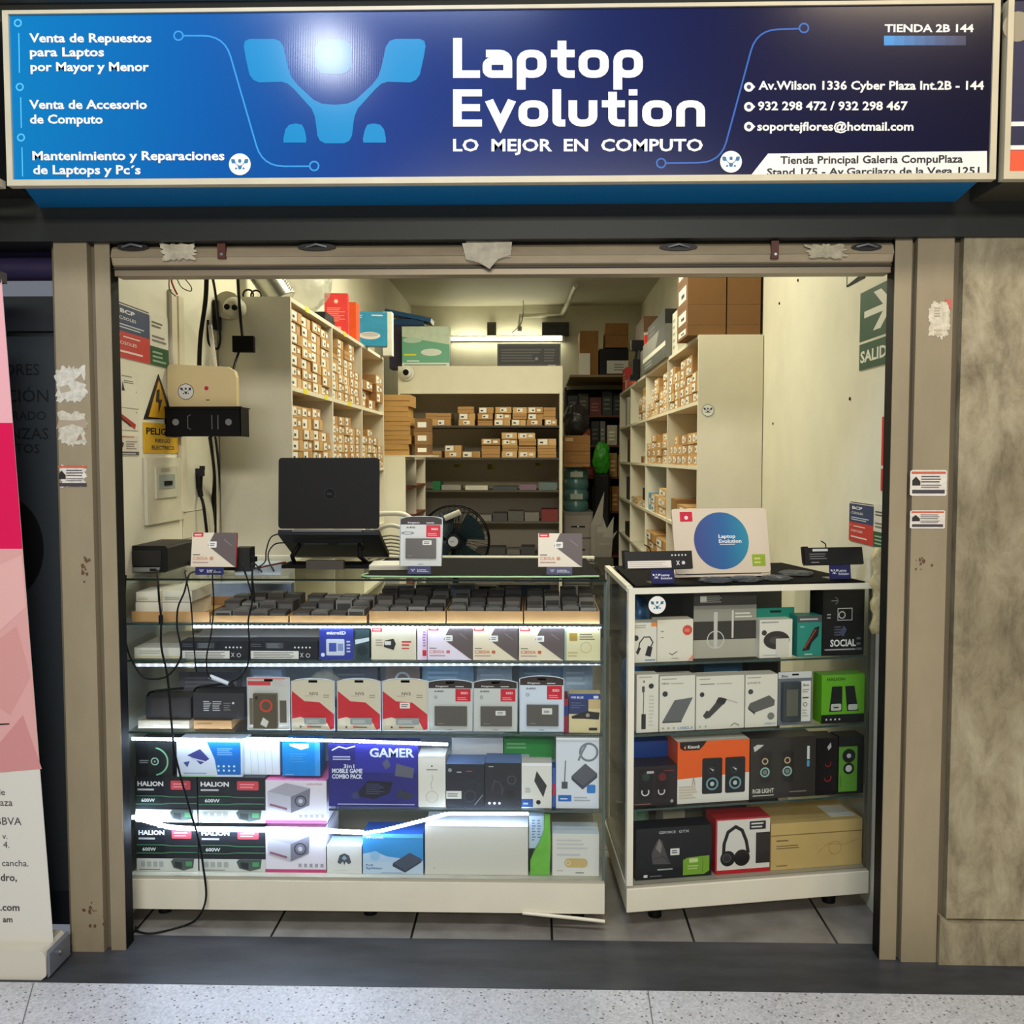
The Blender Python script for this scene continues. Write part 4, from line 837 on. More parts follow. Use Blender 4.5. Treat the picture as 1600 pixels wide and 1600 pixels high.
for b_ in range(4):
    q = MB(); pts = []
    for t in range(9): a_ = R_(b_*90+t*8); pts.append((rf*.88*math.cos(a_), -.06-.004*t, zf+rf*.88*math.sin(a_)))
    for t in range(8, -1, -1): a_ = R_(b_*90+t*8+8); pts.append((.035*math.cos(a_), -.06-.004*t, zf+.035*math.sin(a_)))
    q.add(pts, [(i, i+1, 16-i, 17-i) for i in range(8)], mat((8, 40, 46), .35)); bl_ = q.build('blade', fn)
    sd = bl_.modifiers.new('t', 'SOLIDIFY'); sd.thickness = .002
q = MB(); q.cyl(at(695, 810, 4.2)-fn.location, at(719, 800, 4.2)-fn.location, .013, mat((196, 192, 176), .5), n=16); q.build('handle', fn)
CHY = 4.5; ch = empty('mesh_chair', (at(612, 850, CHY).x, CHY+.25, 0)); tag(ch, 'white framed chair with a slatted curved back behind the counter', 'chair')
WF = mat((214, 210, 196), .4); zc0, zc1 = at(610, 905, CHY).z, at(610, 802, CHY).z; w_ = .115
q = MB(); q.tube(smooth([(-w_, 0, zc0), (-w_-.01, -.01, zc0+.12), (-w_+.02, -.01, zc1-.03), (0, -.01, zc1), (w_-.02, -.01, zc1-.03), (w_+.01, -.01, zc0+.12), (w_, 0, zc0)]), .012, WF); q.tube(smooth([(-w_, 0, zc1-.1), (0, -.02, zc1-.055), (w_, 0, zc1-.1)]), .01, WF); q.build('back_frame', ch, (0, -.25, 0))
q = MB()
for i in range(11):
    z_ = zc0+.01+i*.017; q.tube(smooth([(-w_, 0, z_), (0, -.03, z_+.03), (w_, 0, z_)], 4), .004, mat((120, 116, 106), .5), 6)
q.build('back_slats', ch, (0, -.25, 0))
q = MB(); q.box(-.21, .21, -.22, .2, .62, .66, mat((70, 68, 64), .7)); q.build('seat', ch, None, None, .02)
q = MB(); q.box(-.03, .03, -.27, -.21, .6, zc0+.05, WF); q.build('back_post', ch)
q = MB(); q.cyl((0, 0, .1), (0, 0, .62), .028, BLK, n=16); q.build('column', ch)
for i in range(5):
    a_ = i*1.2566+.3; q = MB(); q.tube([(0, 0, .12), (.24*math.cos(a_), .24*math.sin(a_), .07)], .018, BLK); q.cyl((.24*math.cos(a_), .24*math.sin(a_)-.012, .028), (.24*math.cos(a_), .24*math.sin(a_)+.012, .028), .028, BLK, n=14); q.build('leg', ch)

for p_ in PRO:
    if not p_.get('label'): D.objects.remove(p_)
# ================================================================ left glass display case and what it shows
CF = 2.97; CX0, CX1 = -1.302, .222; CD = .62
ccx = (CX0+CX1)/2
def zc_(py): return at(570, py, CF).z
Z = {k: zc_(v) for k, v in dict(bot=1424, base=1372, sD=1266, sDl=1297, sC=1147, sB=1034, sA=976, top=907).items()}
EDGE = mat((52, 74, 70), .15, spec=.6)
CW = mat((226, 220, 198), .45, var=.05, scale=5)
lcse = empty('display_case', (ccx, CF, 0)); tag(lcse, 'long glass display case with white plinth and LED strips, left of the gap', 'display case')
hw_ = (CX1-CX0)/2
def lp(name, x0, x1, y0, y1, z0, z1, m, bevel=0, **k):
    q = MB(); q.box(x0, x1, y0, y1, z0, z1, m, **k); return q.build(name, lcse, None, None, bevel)
lp('plinth', -hw_, hw_, 0, CD, Z['bot'], Z['base']-.012, CW, .003); lp('base_board', -hw_+.004, hw_-.004, .003, CD, Z['base']-.012, Z['base'], mat((176, 170, 150), .4))
for x in (-hw_+.08, 0, hw_-.08):
    for y in (.1, CD-.1): q = MB(); q.cyl((x, y, 0), (x, y, Z['bot']), .022, BLK, n=14); q.build('foot', lcse)
q = MB(); q.tube([(hw_-.26, -.006, Z['bot']+.004), (hw_-.1, -.012, Z['bot']-.008), (hw_, -.016, Z['bot']-.016)], .006, CW, 6); q.build('loose_trim', lcse)
g = .006
lp('front_pane', -hw_+.008, hw_-.008, 0, g, Z['base'], Z['top']-.001, GLASS); 
for s in (-1, 1): lp('side_pane', s*hw_-(0 if s > 0 else -g) - (g if s > 0 else 0) - (0 if s > 0 else g), s*hw_+(0 if s > 0 else g) - (0 if s > 0 else 0), g, CD-.02, Z['base'], Z['top']-.001, GLASS)
for s in (-1, 1): lp('corner_strip', s*hw_-(.008 if s > 0 else 0), s*hw_+(0 if s > 0 else .008), -.001, g, Z['base'], Z['top'], mat((74, 92, 88), .2) if s > 0 else mat((60, 80, 80), .2))
q = MB(); q.box(-hw_, hw_, -.012, CD, Z['top'], Z['top']+g, GLASS); q.box(-hw_, hw_, -.0155, -.012, Z['top'], Z['top']+g, mat((22, 34, 30), .2)); q.build('top_pane', lcse)
lp('rear_rim', -hw_, hw_, CD-.02, CD, Z['base'], Z['base']+.03, CW); lp('rear_rail', -hw_, hw_, CD-.02, CD+.008, Z['top']+g+.0002, Z['top']+.014, mat((226, 222, 196), .4))
BACKM = mat((196, 206, 214), .5)
for x0_, x1_, y in ((-hw_+.01, .02, CD-.018), (-.02, hw_-.01, CD-.010)): lp('sliding_door', x0_, x1_, y, y+.005, Z['base']+.03, Z['sA']-.02, BACKM)
q = MB(); q.box(-hw_+.01, hw_-.01, CD-.018, CD-.012, Z['sA'], Z['top']-.01, GLASS); q.build('rear_pane', lcse)
def shelf(z, x0, x1, d=.5):
    q = MB(); q.box(x0, x1, .012, d, z-.006, z, GLASS); q.box(x0, x1, .0105, .012, z-.006, z, EDGE); q.build('glass_shelf', lcse)
ha = hw_-.008
XS = at(512, 1200, CF).x-ccx
shelf(Z['sA'], -ha, ha, CD-.03); shelf(Z['sB'], -ha, ha); shelf(Z['sC'], -ha, ha); shelf(Z['sD'], XS, ha)
# LED strips: a pale tape with bright diodes
LEDM = mat((206, 226, 255), .3, emit=52); TAPE = mat((232, 240, 250), .4, emit=.35)
def led(pts, n, name='led_strip', r=.0032, LM_=None):
    pts = [Vector(p) for p in pts]; q = MB()
    for a, b in zip(pts, pts[1:]):
        t = (b-a).normalized(); q.box(0, (b-a).length, -.0015, .0015, -.005, .005, TAPE, Matrix.Translation(a) @ t.to_track_quat('X', 'Z').to_matrix().to_4x4())
    tot = sum((b-a).length for a, b in zip(pts, pts[1:])); run = 0; k = 0
    for i in range(n):
        s_ = tot*(i+.5)/n; acc = 0
        for a, b in zip(pts, pts[1:]):
            l = (b-a).length
            if acc+l >= s_: p = a+(b-a)*((s_-acc)/l); break
            acc += l
        q.box(p.x-r*1.1, p.x+r*1.1, p.y-.0035, p.y+.0035, p.z-r, p.z+r, LM_ or LEDM)
    return q.build(name, lcse)
def lxy(px, py, y=.02): p = at(px, py, CF+y); return (p.x-ccx, y, p.z)
led([lxy(300, 979), lxy(940, 979)], 84); led([lxy(212, 1039), lxy(480, 1039), lxy(938, 1037)], 56, r=.002, LM_=mat((206, 226, 255), .3, emit=9))
led([lxy(206, 1154), lxy(380, 1157), lxy(392, 1154), lxy(560, 1158), lxy(700, 1163)], 74, r=.0042)
led([lxy(207, 1276, .004+.012), lxy(262, 1292, .018), lxy(300, 1295, .018), lxy(508, 1298, .018), lxy(568, 1301, .018)], 62, r=.0056)
led([lxy(566, 1302, .02), lxy(600, 1297, .02), lxy(660, 1282, .02), lxy(700, 1271, .02), lxy(826, 1271, .02)], 44, r=.004)
LA = D.lights
# ---- goods
LP = (0, CF+.03)
def L(name, label, cat, px0, px1, pyt, row, d, body, spec=(), y=.03, group=None, **k):
    return boxitem(name, label, cat, (px0, px1, pyt), (0, CF+y), d, body if not isinstance(body, tuple) else mat(body, .4), spec, z=Z[row]+.0008, group=group, **k)
RED = (206, 36, 44); PALE = (226, 220, 206); INK = (60, 60, 62)
# row A: cardboard trays of small dark modules
trays = []
for i, (a, b, t) in enumerate(((206, 327, 956), (330, 450, 962), (453, 573, 962), (577, 696, 955), (698, 817, 955), (819, 937, 955))):
    loc, w, h, rz = pose(a, b, t, (0, CF+.03), YD, Z['sA']+.0008)
    q = MB(); K = mat((196, 152, 98), .7, var=.1, scale=14); dd = .34; th = .004
    q.box(-w/2, w/2, 0, th, 0, h, K); q.box(-w/2, w/2, dd-th, dd, 0, h, K); q.box(-w/2, -w/2+th, th, dd-th, 0, h, K); q.box(w/2-th, w/2, th, dd-th, 0, h, K); q.box(-w/2, w/2, th, dd-th, 0, th, K)
    tag(q.build('cardboard_tray', None, loc), '%s cardboard tray from the left under the glass top of the left case' % NTH[i], 'tray', 'cardboard trays of modules'); trays.append((loc, w, h, dd))
MODM = [mat((70, 66, 62), .4), mat((104, 100, 96), .35), mat((88, 78, 74), .4), mat((136, 132, 126), .35)]
def modproto(i):
    q = MB(); q.box(-.5, .5, 0, 1, 0, 1, MODM[i]); q.box(-.42, .42, -.006, 0, .2, .8, MODM[(i+1) % 4]); q.box(-.36, .36, .1, .7, 1.0, 1.02, MODM[(i+2) % 4]); return q.build('memory_module')
mprot = [modproto(i) for i in range(4)]; mused = set()
rn = random.Random(11)
for ti, (loc, w, h, dd) in enumerate(trays):
    nc = 4; dk = .075
    if ti == 0: continue
    for r_ in range(3):
        for c in range(nc):
            wz = (w-.012)/nc; zb0 = loc.z+.005; hh = h-.004+.012+r_*.012+rn.uniform(-.006, .008)
            i = rn.randrange(4); o = mprot[i] if i not in mused else mprot[i].copy()
            if i in mused: COL.objects.link(o)
            mused.add(i); o.name = 'memory_module'; o.scale = (wz*.9, dk*.9, hh)
            o.location = (loc.x-w/2+.006+wz*(c+.5), loc.y+.008+r_*(dk+.022), zb0); o.rotation_euler = (0, 0, rn.uniform(-.05, .05))
            tag(o, 'dark module stack, %s row back, %s across, in the %s cardboard tray' % (NTH[r_], NTH[c], NTH[ti]), 'module', 'dark modules in the cardboard trays')
zt0 = trays[0][0].z+.006
W1 = mat((226, 218, 198), .5)
for a, b, t0, t1, l, yy in ((212, 252, 944, 956, 'lower flat white box at the left end of the first cardboard tray', .05), (213, 246, 930, 943, 'upper flat white box at the left end of the first cardboard tray', .06), (254, 297, 945, 956, 'lower white box beside the first tray stack', .05), (254, 300, 928, 944, 'large open white box on top of the first cardboard tray', .05)):
    p0 = at(a, t1, CF+yy); p1 = at(b, t0, CF+yy); q = MB(); ww = p1.x-p0.x; zb1 = {'lower': zt0, 'upper': zt0+.055, 'large': zt0+.055}[l.split()[0]]
    hh = .053 if l.startswith('lower') else (.03 if l.startswith('upper') else .036)
    q.box(-ww/2, ww/2, 0, .2, 0, hh, W1); prints(q, ww, hh, [('n', .08, .15, .8, .45, 2, (170, 160, 140))]); tag(q.build('white_box', None, ((p0.x+p1.x)/2, CF+yy, zb1), None, .001), l, 'box', 'white boxes in the first tray')
# row B
L('white_box', 'open white parts box at the left end below the trays', 'box', 210, 286, 1012, 'sB', .3, (222, 220, 206), [('r', 0, .0, 1, .25, (206, 196, 160)), ('n', .1, .4, .6, .8, 2, (180, 176, 160))])
def battery(name, label, px0, px1, pyt, row):
    loc, w, h, rz = pose(px0, px1, pyt, (0, CF+.028), YD, Z[row]+.0008); root = empty(name, loc); tag(root, label, 'battery', 'laptop batteries in the case')
    q = MB(); q.box(-w/2, w/2, 0, .07, 0, h, mat((30, 32, 38), .35)); q.box(-w/2, w/2, .07, .24, 0, h*.96, mat((200, 204, 208), .3)); q.build('shell', root, None, None, .003)
    q = MB(); q.box(-w/2+.004, w/2-.06, -.0012, 0, h*.02, h*.46, (228, 226, 216)); prints(q, w, h, [('n', .06, .06, .68, .42, 4, (120, 120, 118))], -.0012)
    for i in range(5): q.flat(circ(w*.17+i*w*.055, h*.66, h*.05, 10), -.001, (236, 236, 236))
    prints(q, w, h, [('r', .24, .6, .5, .92, (70, 74, 80)), ('n', .26, .62, .48, .9, 4, (120, 124, 130)), ('n', .02, .66, .2, .9, 2, (90, 94, 100)), ('l', [(.75, .12), (.79, .36)], .03, (220, 220, 220)), ('l', [(.79, .12), (.75, .36)], .03, (220, 220, 220)), ('o', .86, .22, .1, .03, (220, 220, 220))], -.0008); q.build('rating_label', root, None, None, 0, 'white label with small black print')
    return root
battery('laptop_battery', 'long black laptop battery with white label, left one of the front pair', 283, 388, 1002, 'sB'); battery('laptop_battery', 'long black laptop battery with white label, beside the blue memory card', 390, 496, 1002, 'sB')
L('memory_card_pack', 'blue hanging pack with a white memory card, second row of left case', 'memory card', 499, 552, 979, 'sB', .006, (44, 60, 150), [('r', .0, .88, 1, 1, (52, 60, 140)), ('t', 'microSD', .5, .76, .1, (236, 236, 240), .03, 'c', .56), ('rr', .2, .12, .74, .62, (206, 214, 230), .04), ('r', .28, .24, .5, .5, (60, 80, 170)), ('r', .54, .26, .7, .48, (130, 150, 200)), ('n', .8, .2, .92, .6, 4, (200, 206, 230)), ('c', .1, .14, .06, (220, 226, 240))])
L('optical_mouse_pack', 'dark pack with a white swoosh beside the memory card', 'pack', 555, 577, 984, 'sB', .06, (44, 66, 70), [('p', [(0, .5), (1, .62), (1, .74), (0, .66)], (200, 212, 216)), ('c', .5, .3, .18, (24, 40, 44))], y=.035)
SS = [('r', .02, .88, .25, 1.0, RED), ('n', .05, .9, .22, .98, 1, (250, 220, 216))]
L('drive_box', 'white drive box with a small black drive picture', 'box', 580, 650, 981, 'sB', .03, (224, 216, 190), SS+[('p', [(.28, .4), (.3, .6), (.5, .66), (.55, .5), (.5, .3)], (40, 36, 34)), ('r', .3, .46, .44, .58, (220, 220, 214)), ('n', .1, .42, .26, .66, 3, (170, 160, 140)), ('n', .68, .42, .9, .62, 2, RED), ('n', .68, .32, .85, .4, 1, RED), ('n', .82, .9, .95, .96, 1, (190, 186, 150))])
L('drive_box', 'narrow white and pink box end beside the small drive box', 'box', 652, 667, 980, 'sB', .1, (236, 226, 240), [('r', .5, 0, 1, 1, (230, 200, 226)), ('n', .6, .4, .9, .9, 6, (150, 110, 190)), ('r', .55, .12, .95, .3, RED)])
def c800(tint): return SS+[('p', [(.36, .62), (.5, 1), (1, 1), (1, .0), (.93, .05)], (96, 84, 82)), ('rr', .38, .56, .56, .74, (232, 230, 222), .02), ('n', .41, .6, .53, .7, 2, (90, 90, 90)), ('n', .04, .33, .22, .38, 1, INK), ('t', 'C800A', .04, .2, .1, tint, .005, 'l', .34), ('rr', .42, .2, .5, .29, tint, .02), ('n', .04, .1, .4, .17, 1, (190, 150, 140)), ('l', [(.72, .8), (.9, .62)], .015, (150, 140, 138))]
for i, (a, b, cc) in enumerate(((668, 738, (236, 226, 240)), (739, 809, (232, 220, 190)), (811, 881, (232, 220, 190)))):
    L('solid_state_drive_box', ['pale lilac drive box with dark diagonal, left of the three', 'cream drive box with dark diagonal, middle of the three', 'cream drive box with dark diagonal, right of the three'][i]+' in the second row', 'box', a, b, 979+i*.5, 'sB', .02, cc, c800((206, 110, 120) if i == 0 else (200, 96, 60)), group='drive boxes with a dark diagonal')
L('chip_card', 'cream card box with a gold chip at the right end of row two', 'box', 882, 938, 981, 'sB', .02, (222, 214, 168), [('r', 0, 0, .06, 1, (150, 170, 150)), ('rr', .14, .6, .36, .84, (170, 140, 60), .03), ('n', .42, .62, .94, .84, 3, (120, 116, 90)), ('o', .6, .4, .16, .02, (190, 180, 140)), ('n', .1, .1, .4, .3, 2, (190, 178, 130)), ('c', .95, .95, .02, INK)])
# row C
def adapter(name, label, px0, px1, pyt, z, d, spec=()):
    loc, w, h, rz = pose(px0, px1, pyt, (0, CF+.05), YD, z); root = empty(name, loc); tag(root, label, 'power adapter')
    q = MB(); q.box(-w/2, w/2, 0, d, 0, h, mat((52, 50, 52), .4)); prints(q, w, h, spec); q.build('body', root, None, None, .006)
    q = MB(); q.tube(smooth([(-w/2, d*.5, h*.5), (-w/2-.008, d*.4, h*.5), (-w/2-.012, d*.5, h*.9), (-w/2-.005, d*.9, h*1.0), (w*.1, d*1.1, h*1.1)]), .004, BLK, 8); q.build('cord', root); return root
for i, (a, b, c_) in enumerate(((216, 296, (208, 196, 172)), (303, 362, (186, 142, 92)))):
    L('flat_carton', ['pale flat box under the left power adapter', 'brown flat box under the printed power adapter'][i], 'box', a, b, 1126, 'sC', .16, mat(c_, .6, var=.1, scale=12), [('n', .1, .5, .5, .8, 1, (140, 110, 80))] if i else [('r', .3, .1, .8, .5, (236, 232, 220))], y=.045)
zq = at(260, 1125, CF+.045).z+.003
adapter('power_adapter', 'plain black power adapter with cord, left end of row three', 228, 298, 1090, zq, .09, [('r', .12, .1, .95, .9, (62, 58, 58))])
adapter('power_adapter', 'black power adapter with white rating print, on a brown box', 302, 381, 1083, zq, .09, [('n', .2, .3, .35, .72, 6, (210, 210, 210)), ('n', .38, .3, .56, .72, 5, (180, 180, 180)), ('n', .6, .32, .75, .66, 4, (120, 120, 120)), ('r', .77, .58, .81, .66, (220, 220, 220))])
def card(name, label, cat, px0, px1, pyt, arc, base, spec, parts=(), group=None, y=.03, row='sC'):
    """hanging blister card with a domed top"""
    loc, w, h, rz = pose(px0, px1, pyt, (0, CF+y), YD, Z[row]+.0008); root = empty(name, loc); tag(root, label, cat, group)
    pts = [(-w/2, .0), (w/2, .0), (w/2, h*(1-arc*.55))]+[(w/2*math.cos(t)*(1 if t > .2 else 1), h*(1-arc)+h*arc*math.sin(t)**.8) for t in [R_(a) for a in range(40, 141, 10)]]+[(-w/2, h*(1-arc*.55))]
    q = MB(); q.prism(pts, .004, .007, mat(base, .4)); prints(q, w, h, spec, .004); q.prism(rrect(-.014, h*.925, .014, h*.95, .006), .0034, .0039, (40, 40, 40)); q.build('backing_card', root)
    for pn, x0, z0, x1, z1, dp, c_, sp_ in parts:
        q = MB(); q.box(-w/2+x0*w, -w/2+x1*w, -dp, .003, z0*h, z1*h, mat(c_, .35)); MT = Matrix.Translation((-w/2+(x0+x1)/2*w, 0, z0*h)); k_ = next((i for i, p in enumerate(sp_) if p[0] == 'rr'), None)
        st_ = [] if k_ is None else sp_[k_:k_+2]; prints(q, (x1-x0)*w, (z1-z0)*h, [p for p in sp_ if p not in st_], -dp, MT); po = q.build(pn, root, None, None, .002)
        if st_: q = MB(); prints(q, (x1-x0)*w, (z1-z0)*h, st_, -dp-.0006, MT); q.build('price_sticker', po, None, None, 0, 'white price sticker')
    q = MB(); q.tube([(a, .002, b*.985+.002) for a, b in pts], .0016, mat((206, 214, 220), .2), 6, closed=True); q.build('clear_shell', root)
    return root
card('drive_pack', 'clear pack holding a dark square drive with a red ring', 'pack', 386, 452, 1058, .02, (206, 206, 200), [('r', .0, .84, .55, .92, (206, 70, 76)), ('r', 0, .95, .9, .98, (226, 150, 150)), ('n', .6, .82, .95, .95, 3, (200, 190, 190)), ('r', .04, .1, .12, .6, (120, 110, 90)), ('r', .76, .14, .92, .56, (96, 88, 76))], [('drive', .16, .06, .72, .7, .012, (92, 84, 66), [('o', .55, .66, .16, .06, (206, 70, 50)), ('p', [(.3, .12), (.55, .02), (.66, .2), (.42, .32)], (226, 224, 214)), ('r', .1, .84, .2, .94, (40, 36, 30))])])
def nv2(price): 
    s_ = [('p', [(0, .22), (0, .76), (.3, .56), (.65, .54), (1, .3), (1, .06), (.9, .02), (.78, .2), (.4, .2), (.2, .26)], (200, 40, 50)), ('t', 'NV2', .42, .68, .055, (70, 66, 60), .01, 'l', .2), ('n', .3, .65, .62, .67, 1, (180, 150, 130)), ('n', .74, .62, .94, .7, 2, (150, 146, 134)), ('n', .4, .05, .75, .09, 1, (70, 66, 66)), ('c', .2, .07, .02, (60, 60, 60)), ('c', .38, .07, .02, RED)]
    if price: s_.append(('rr', .38, .43, .6, .54, (232, 228, 218), .01)); s_.append(('n', .41, .45, .57, .52, 2, (70, 70, 70)))
    return s_
for i, (a, b) in enumerate(((455, 522), (527, 594), (597, 669))):
    card('memory_drive_pack', ['red and cream drive pack, left of three, beside the red-ring pack', 'red and cream drive pack, middle of three', 'red and cream drive pack with a white price sticker, right of three'][i], 'pack', a, b, 1060, .1, (214, 204, 178), nv2(i == 2), [('module', .3, .13, .8, .25, .004, (150, 158, 156), [('n', .1, .2, .8, .8, 3, (206, 206, 200))])], 'red and cream drive packs')
def a400(cc): return [('r', 0, .83, 1, .9, (40, 32, 32)), ('p', [(-.0, .83), (1, .83), (1, .93), (.85, .975), (.7, .99), (.3, .99), (.15, .975), (0, .93)], (54, 42, 40)), ('t', 'Kingston', .18, .855, .03, (226, 226, 226), .02, 'l', .28), ('n', .62, .85, .9, .88, 1, (226, 226, 226)), ('t', 'A400', .14, .755, .035, (70, 70, 70), .015, 'l', .22), ('r', .62, .58, .96, .82, (206, 30, 50)), ('t', 'SSD', .82, .72, .04, (250, 230, 230), .02, 'c', .16), ('n', .66, .6, .9, .67, 2, (240, 160, 170)), ('o', .18, .66, .025, .01, (120, 130, 140)), ('n', .44, .03, .58, .05, 1, (120, 120, 120))]
for i, (a, b, t) in enumerate(((668, 738, 1062), (740, 808, 1062), (812, 881, 1056))):
    sp_ = [('n', .1, .1, .3, .16, 1, (150, 146, 140))]
    if i: sp_ += [('rr', .48, .56, .8, .86 if i == 2 else .8, (226, 226, 220), .03), ('n', .54, .62, .74, .76, 2, (70, 70, 70))]
    card('solid_state_drive_pack', ['black-topped drive pack with plain grey drive, left of three', 'black-topped drive pack with centre price sticker, middle of three', 'black-topped bluish drive pack with high price sticker, right of three'][i], 'pack', a, b, t, .09, (206, 210, 206) if i < 2 else (214, 226, 240), a400(0), [('drive', .16, .12, .88, .49, .006, (92, 88, 82), sp_)], 'black-topped drive packs')
L('drive_box', 'thin red and blue box end between the drive packs and blue box', 'box', 881.5, 888, 1092, 'sC', .1, (150, 40, 60), [('r', 0, .5, 1, .8, (40, 60, 130))])
L('hard_drive_box', 'blue and cream hard drive box at the right end of row three', 'box', 889, 938, 1084, 'sC', .05, (222, 208, 160), [('r', 0, .86, 1, 1, (40, 70, 150)), ('r', 0, .48, .62, .86, (48, 62, 104)), ('r', .62, .62, 1, .86, (206, 180, 130)), ('t', 'WD BLUE', .06, .88, .055, (236, 236, 240), .02, 'l', .4), ('rr', .78, .88, .94, .95, (220, 226, 236), .02), ('p', [(.08, .42), (.55, .56), (.98, .52), (.95, .34), (.5, .36), (.1, .36)], (46, 42, 40)), ('c', .6, .45, .05, (160, 156, 150)), ('n', .06, .62, .5, .8, 3, (90, 100, 130)), ('r', .64, .06, .9, .13, (50, 46, 44))])
# row D, left stacks stand on the base
PSU_G = 'black power supply boxes'
def halion(): return [('r', 0, 0, 1, .28, (206, 208, 200)), ('t', 'HALION', .04, .8, .1, (236, 236, 236), .035, 'l', .42), ('n', .04, .68, .44, .77, 1, (190, 190, 190)), ('rr', .58, .72, .9, .92, (206, 70, 80), .03), ('n', .62, .76, .86, .88, 2, (240, 150, 156)), ('l', [(0, .58), (.45, .58), (.55, .56), (1, .56)], .02, (70, 120, 84)), ('l', [(0, .4), (.45, .4), (.55, .42), (1, .42)], .02, (70, 120, 84)), ('p', [(.0, .42), (.42, .42), (.52, .49), (.42, .56), (0, .56)], (26, 34, 34)), ('t', '600W', .1, .45, .075, (226, 230, 226), .02, 'l', .22), ('n', .04, .02, .45, .06, 1, (120, 120, 116)), ('p', [(.56, .22), (.6, .28), (.94, .28), (.92, .08), (.76, .02), (.6, .08)], (74, 86, 82)), ('p', [(.62, .1), (.74, .06), (.74, .2), (.62, .22)], (40, 44, 44)), ('r', .8, .12, .9, .22, (80, 150, 96))]+[('rr', .07+.1*i, .1, .14+.1*i, .22, (170, 172, 166), .02) for i in range(4)]
zlow = Z['base']+.0008; hp = zc_(1300)-Z['base']
for i, (a, b, lv) in enumerate(((213, 309, 0), (311, 415, 0), (213, 309, 1), (311, 416, 1))):
    loc, w, h, rz = pose(a, b, 1300, (0, CF+.034), YD, zlow); q = MB(); zz0 = zlow+lv*(hp+.012)
    hh = hp if lv == 0 else zc_(1222)-zz0
    q.box(-w/2, w/2, 0, .2, 0, hh, mat((36, 38, 42), .35)); prints(q, w, hh, halion())
    tag(q.build('power_supply_box', None, (loc.x, CF+.034, zz0), None, .0012), '%s black power supply box with red tag, %s row at the case bottom' % (['left', 'right'][i % 2], ['lower', 'upper'][lv]), 'box', PSU_G)
def cyb(): return [('r', 0, 0, 1, .07, (190, 60, 110)), ('p', [(.04, .74), (.34, .94), (.74, .82), (.42, .62)], (166, 162, 172)), ('p', [(.04, .74), (.42, .62), (.42, .24), (.05, .38)], (186, 184, 192)), ('p', [(.42, .62), (.74, .82), (.72, .42), (.42, .24)], (120, 118, 130)), ('o', .58, .52, .12, .03, (60, 60, 70)), ('c', .58, .52, .05, (190, 190, 200)), ('l', [(.08, .44), (.36, .33)], .05, (140, 90, 110)), ('t', 'cyberlink', .68, .9, .05, (190, 120, 130), .01, 'l', .26)]+[('r', .55+.09*i, .12, .6+.09*i, .2, (160, 156, 166)) for i in range(5)]
for i, (a, b, t0) in enumerate(((414, 509, 1300), (415, 511, 1298))):
    loc, w, h, rz = pose(a, b, 1300, (0, CF+.034), YD, zlow); q = MB(); zz0 = zlow+i*(hp+.012); hh = hp if i == 0 else zc_(1226)-zz0
    q.box(-w/2, w/2, 0, .2, 0, hh, mat((222, 216, 224), .4), None, mat((226, 120, 170), .4)); prints(q, w, hh, cyb()); tag(q.build('power_supply_box', None, (loc.x, CF+.034, zz0), None, .0012), '%s white and pink power supply box with a grey supply picture' % ['lower', 'upper'][i], 'box', 'white power supply boxes')
lp('glass_shelf', -ha, XS-.006, .012, .3, zlow+hp+.002, zlow+hp+.010, GLASS)
ztop = zc_(1222)+.001
def LT_(name, label, cat, px0, px1, pyt, d, body, spec=(), y=.036): return boxitem(name, label, cat, (px0, px1, pyt), (0, CF+y), d, mat(body, .4), spec, z=ztop)
LT_('fan_box', 'dark box with a pale green arc above the left power supply box', 'box', 212, 269, 1160, .12, (34, 38, 38), [('r', 0, 0, .34, 1, (22, 24, 26)), ('o', .52, .44, .1, .03, (170, 210, 190)), ('c', .52, .44, .03, (150, 190, 170)), ('o', .5, .44, .4, .045, (130, 190, 150), -82, 82), ('n', .1, .38, .38, .5, 2, (140, 146, 144))])
LT_('adapter_box', 'white and blue box with a blue adapter picture, above the power supply boxes', 'box', 276, 378, 1158, .1, (214, 224, 240), [('p', [(.46, 1), (.98, 1), (.98, .06), (.62, .06), (.58, .5)], (20, 110, 196)), ('n', .62, .6, .9, .82, 4, (120, 180, 230)), ('p', [(.16, .6), (.36, .78), (.5, .5), (.36, .34), (.28, .5)], (60, 66, 130)), ('l', [(.22, .52), (.44, .42)], .04, (200, 206, 230)), ('p', [(.1, .4), (.2, .44), (.16, .26)], (60, 80, 140)), ('n', .1, .06, .5, .14, 1, (150, 170, 200)), ('r', 0, .0, .6, .04, (170, 220, 170))]+[('c', .64+.08*i, .18+.12*j, .03, (210, 230, 240)) for i in range(4) for j in range(2)])
LT_('white_pouch', 'pale translucent pouch leaning between the white-blue box and blue box', 'pouch', 382, 437, 1157, .03, (222, 232, 240), [('l', [(.2+.2*i, .0), (.15+.2*i, 1)], .02, (190, 206, 220)) for i in range(4)], .06)
LT_('blue_box', 'plain bright blue box behind the white and pink power supply box', 'box', 441, 500, 1160, .08, (24, 130, 206), [('r', .86, 0, 1, 1, (60, 150, 220)), ('p', [(.2, .96), (.7, .96), (.7, .84), (.5, .78), (.2, .9)], (220, 232, 240)), ('n', .08, .03, .4, .07, 1, (160, 210, 240)), ('n', .2, .4, .7, .7, 4, (60, 150, 214))], .05)
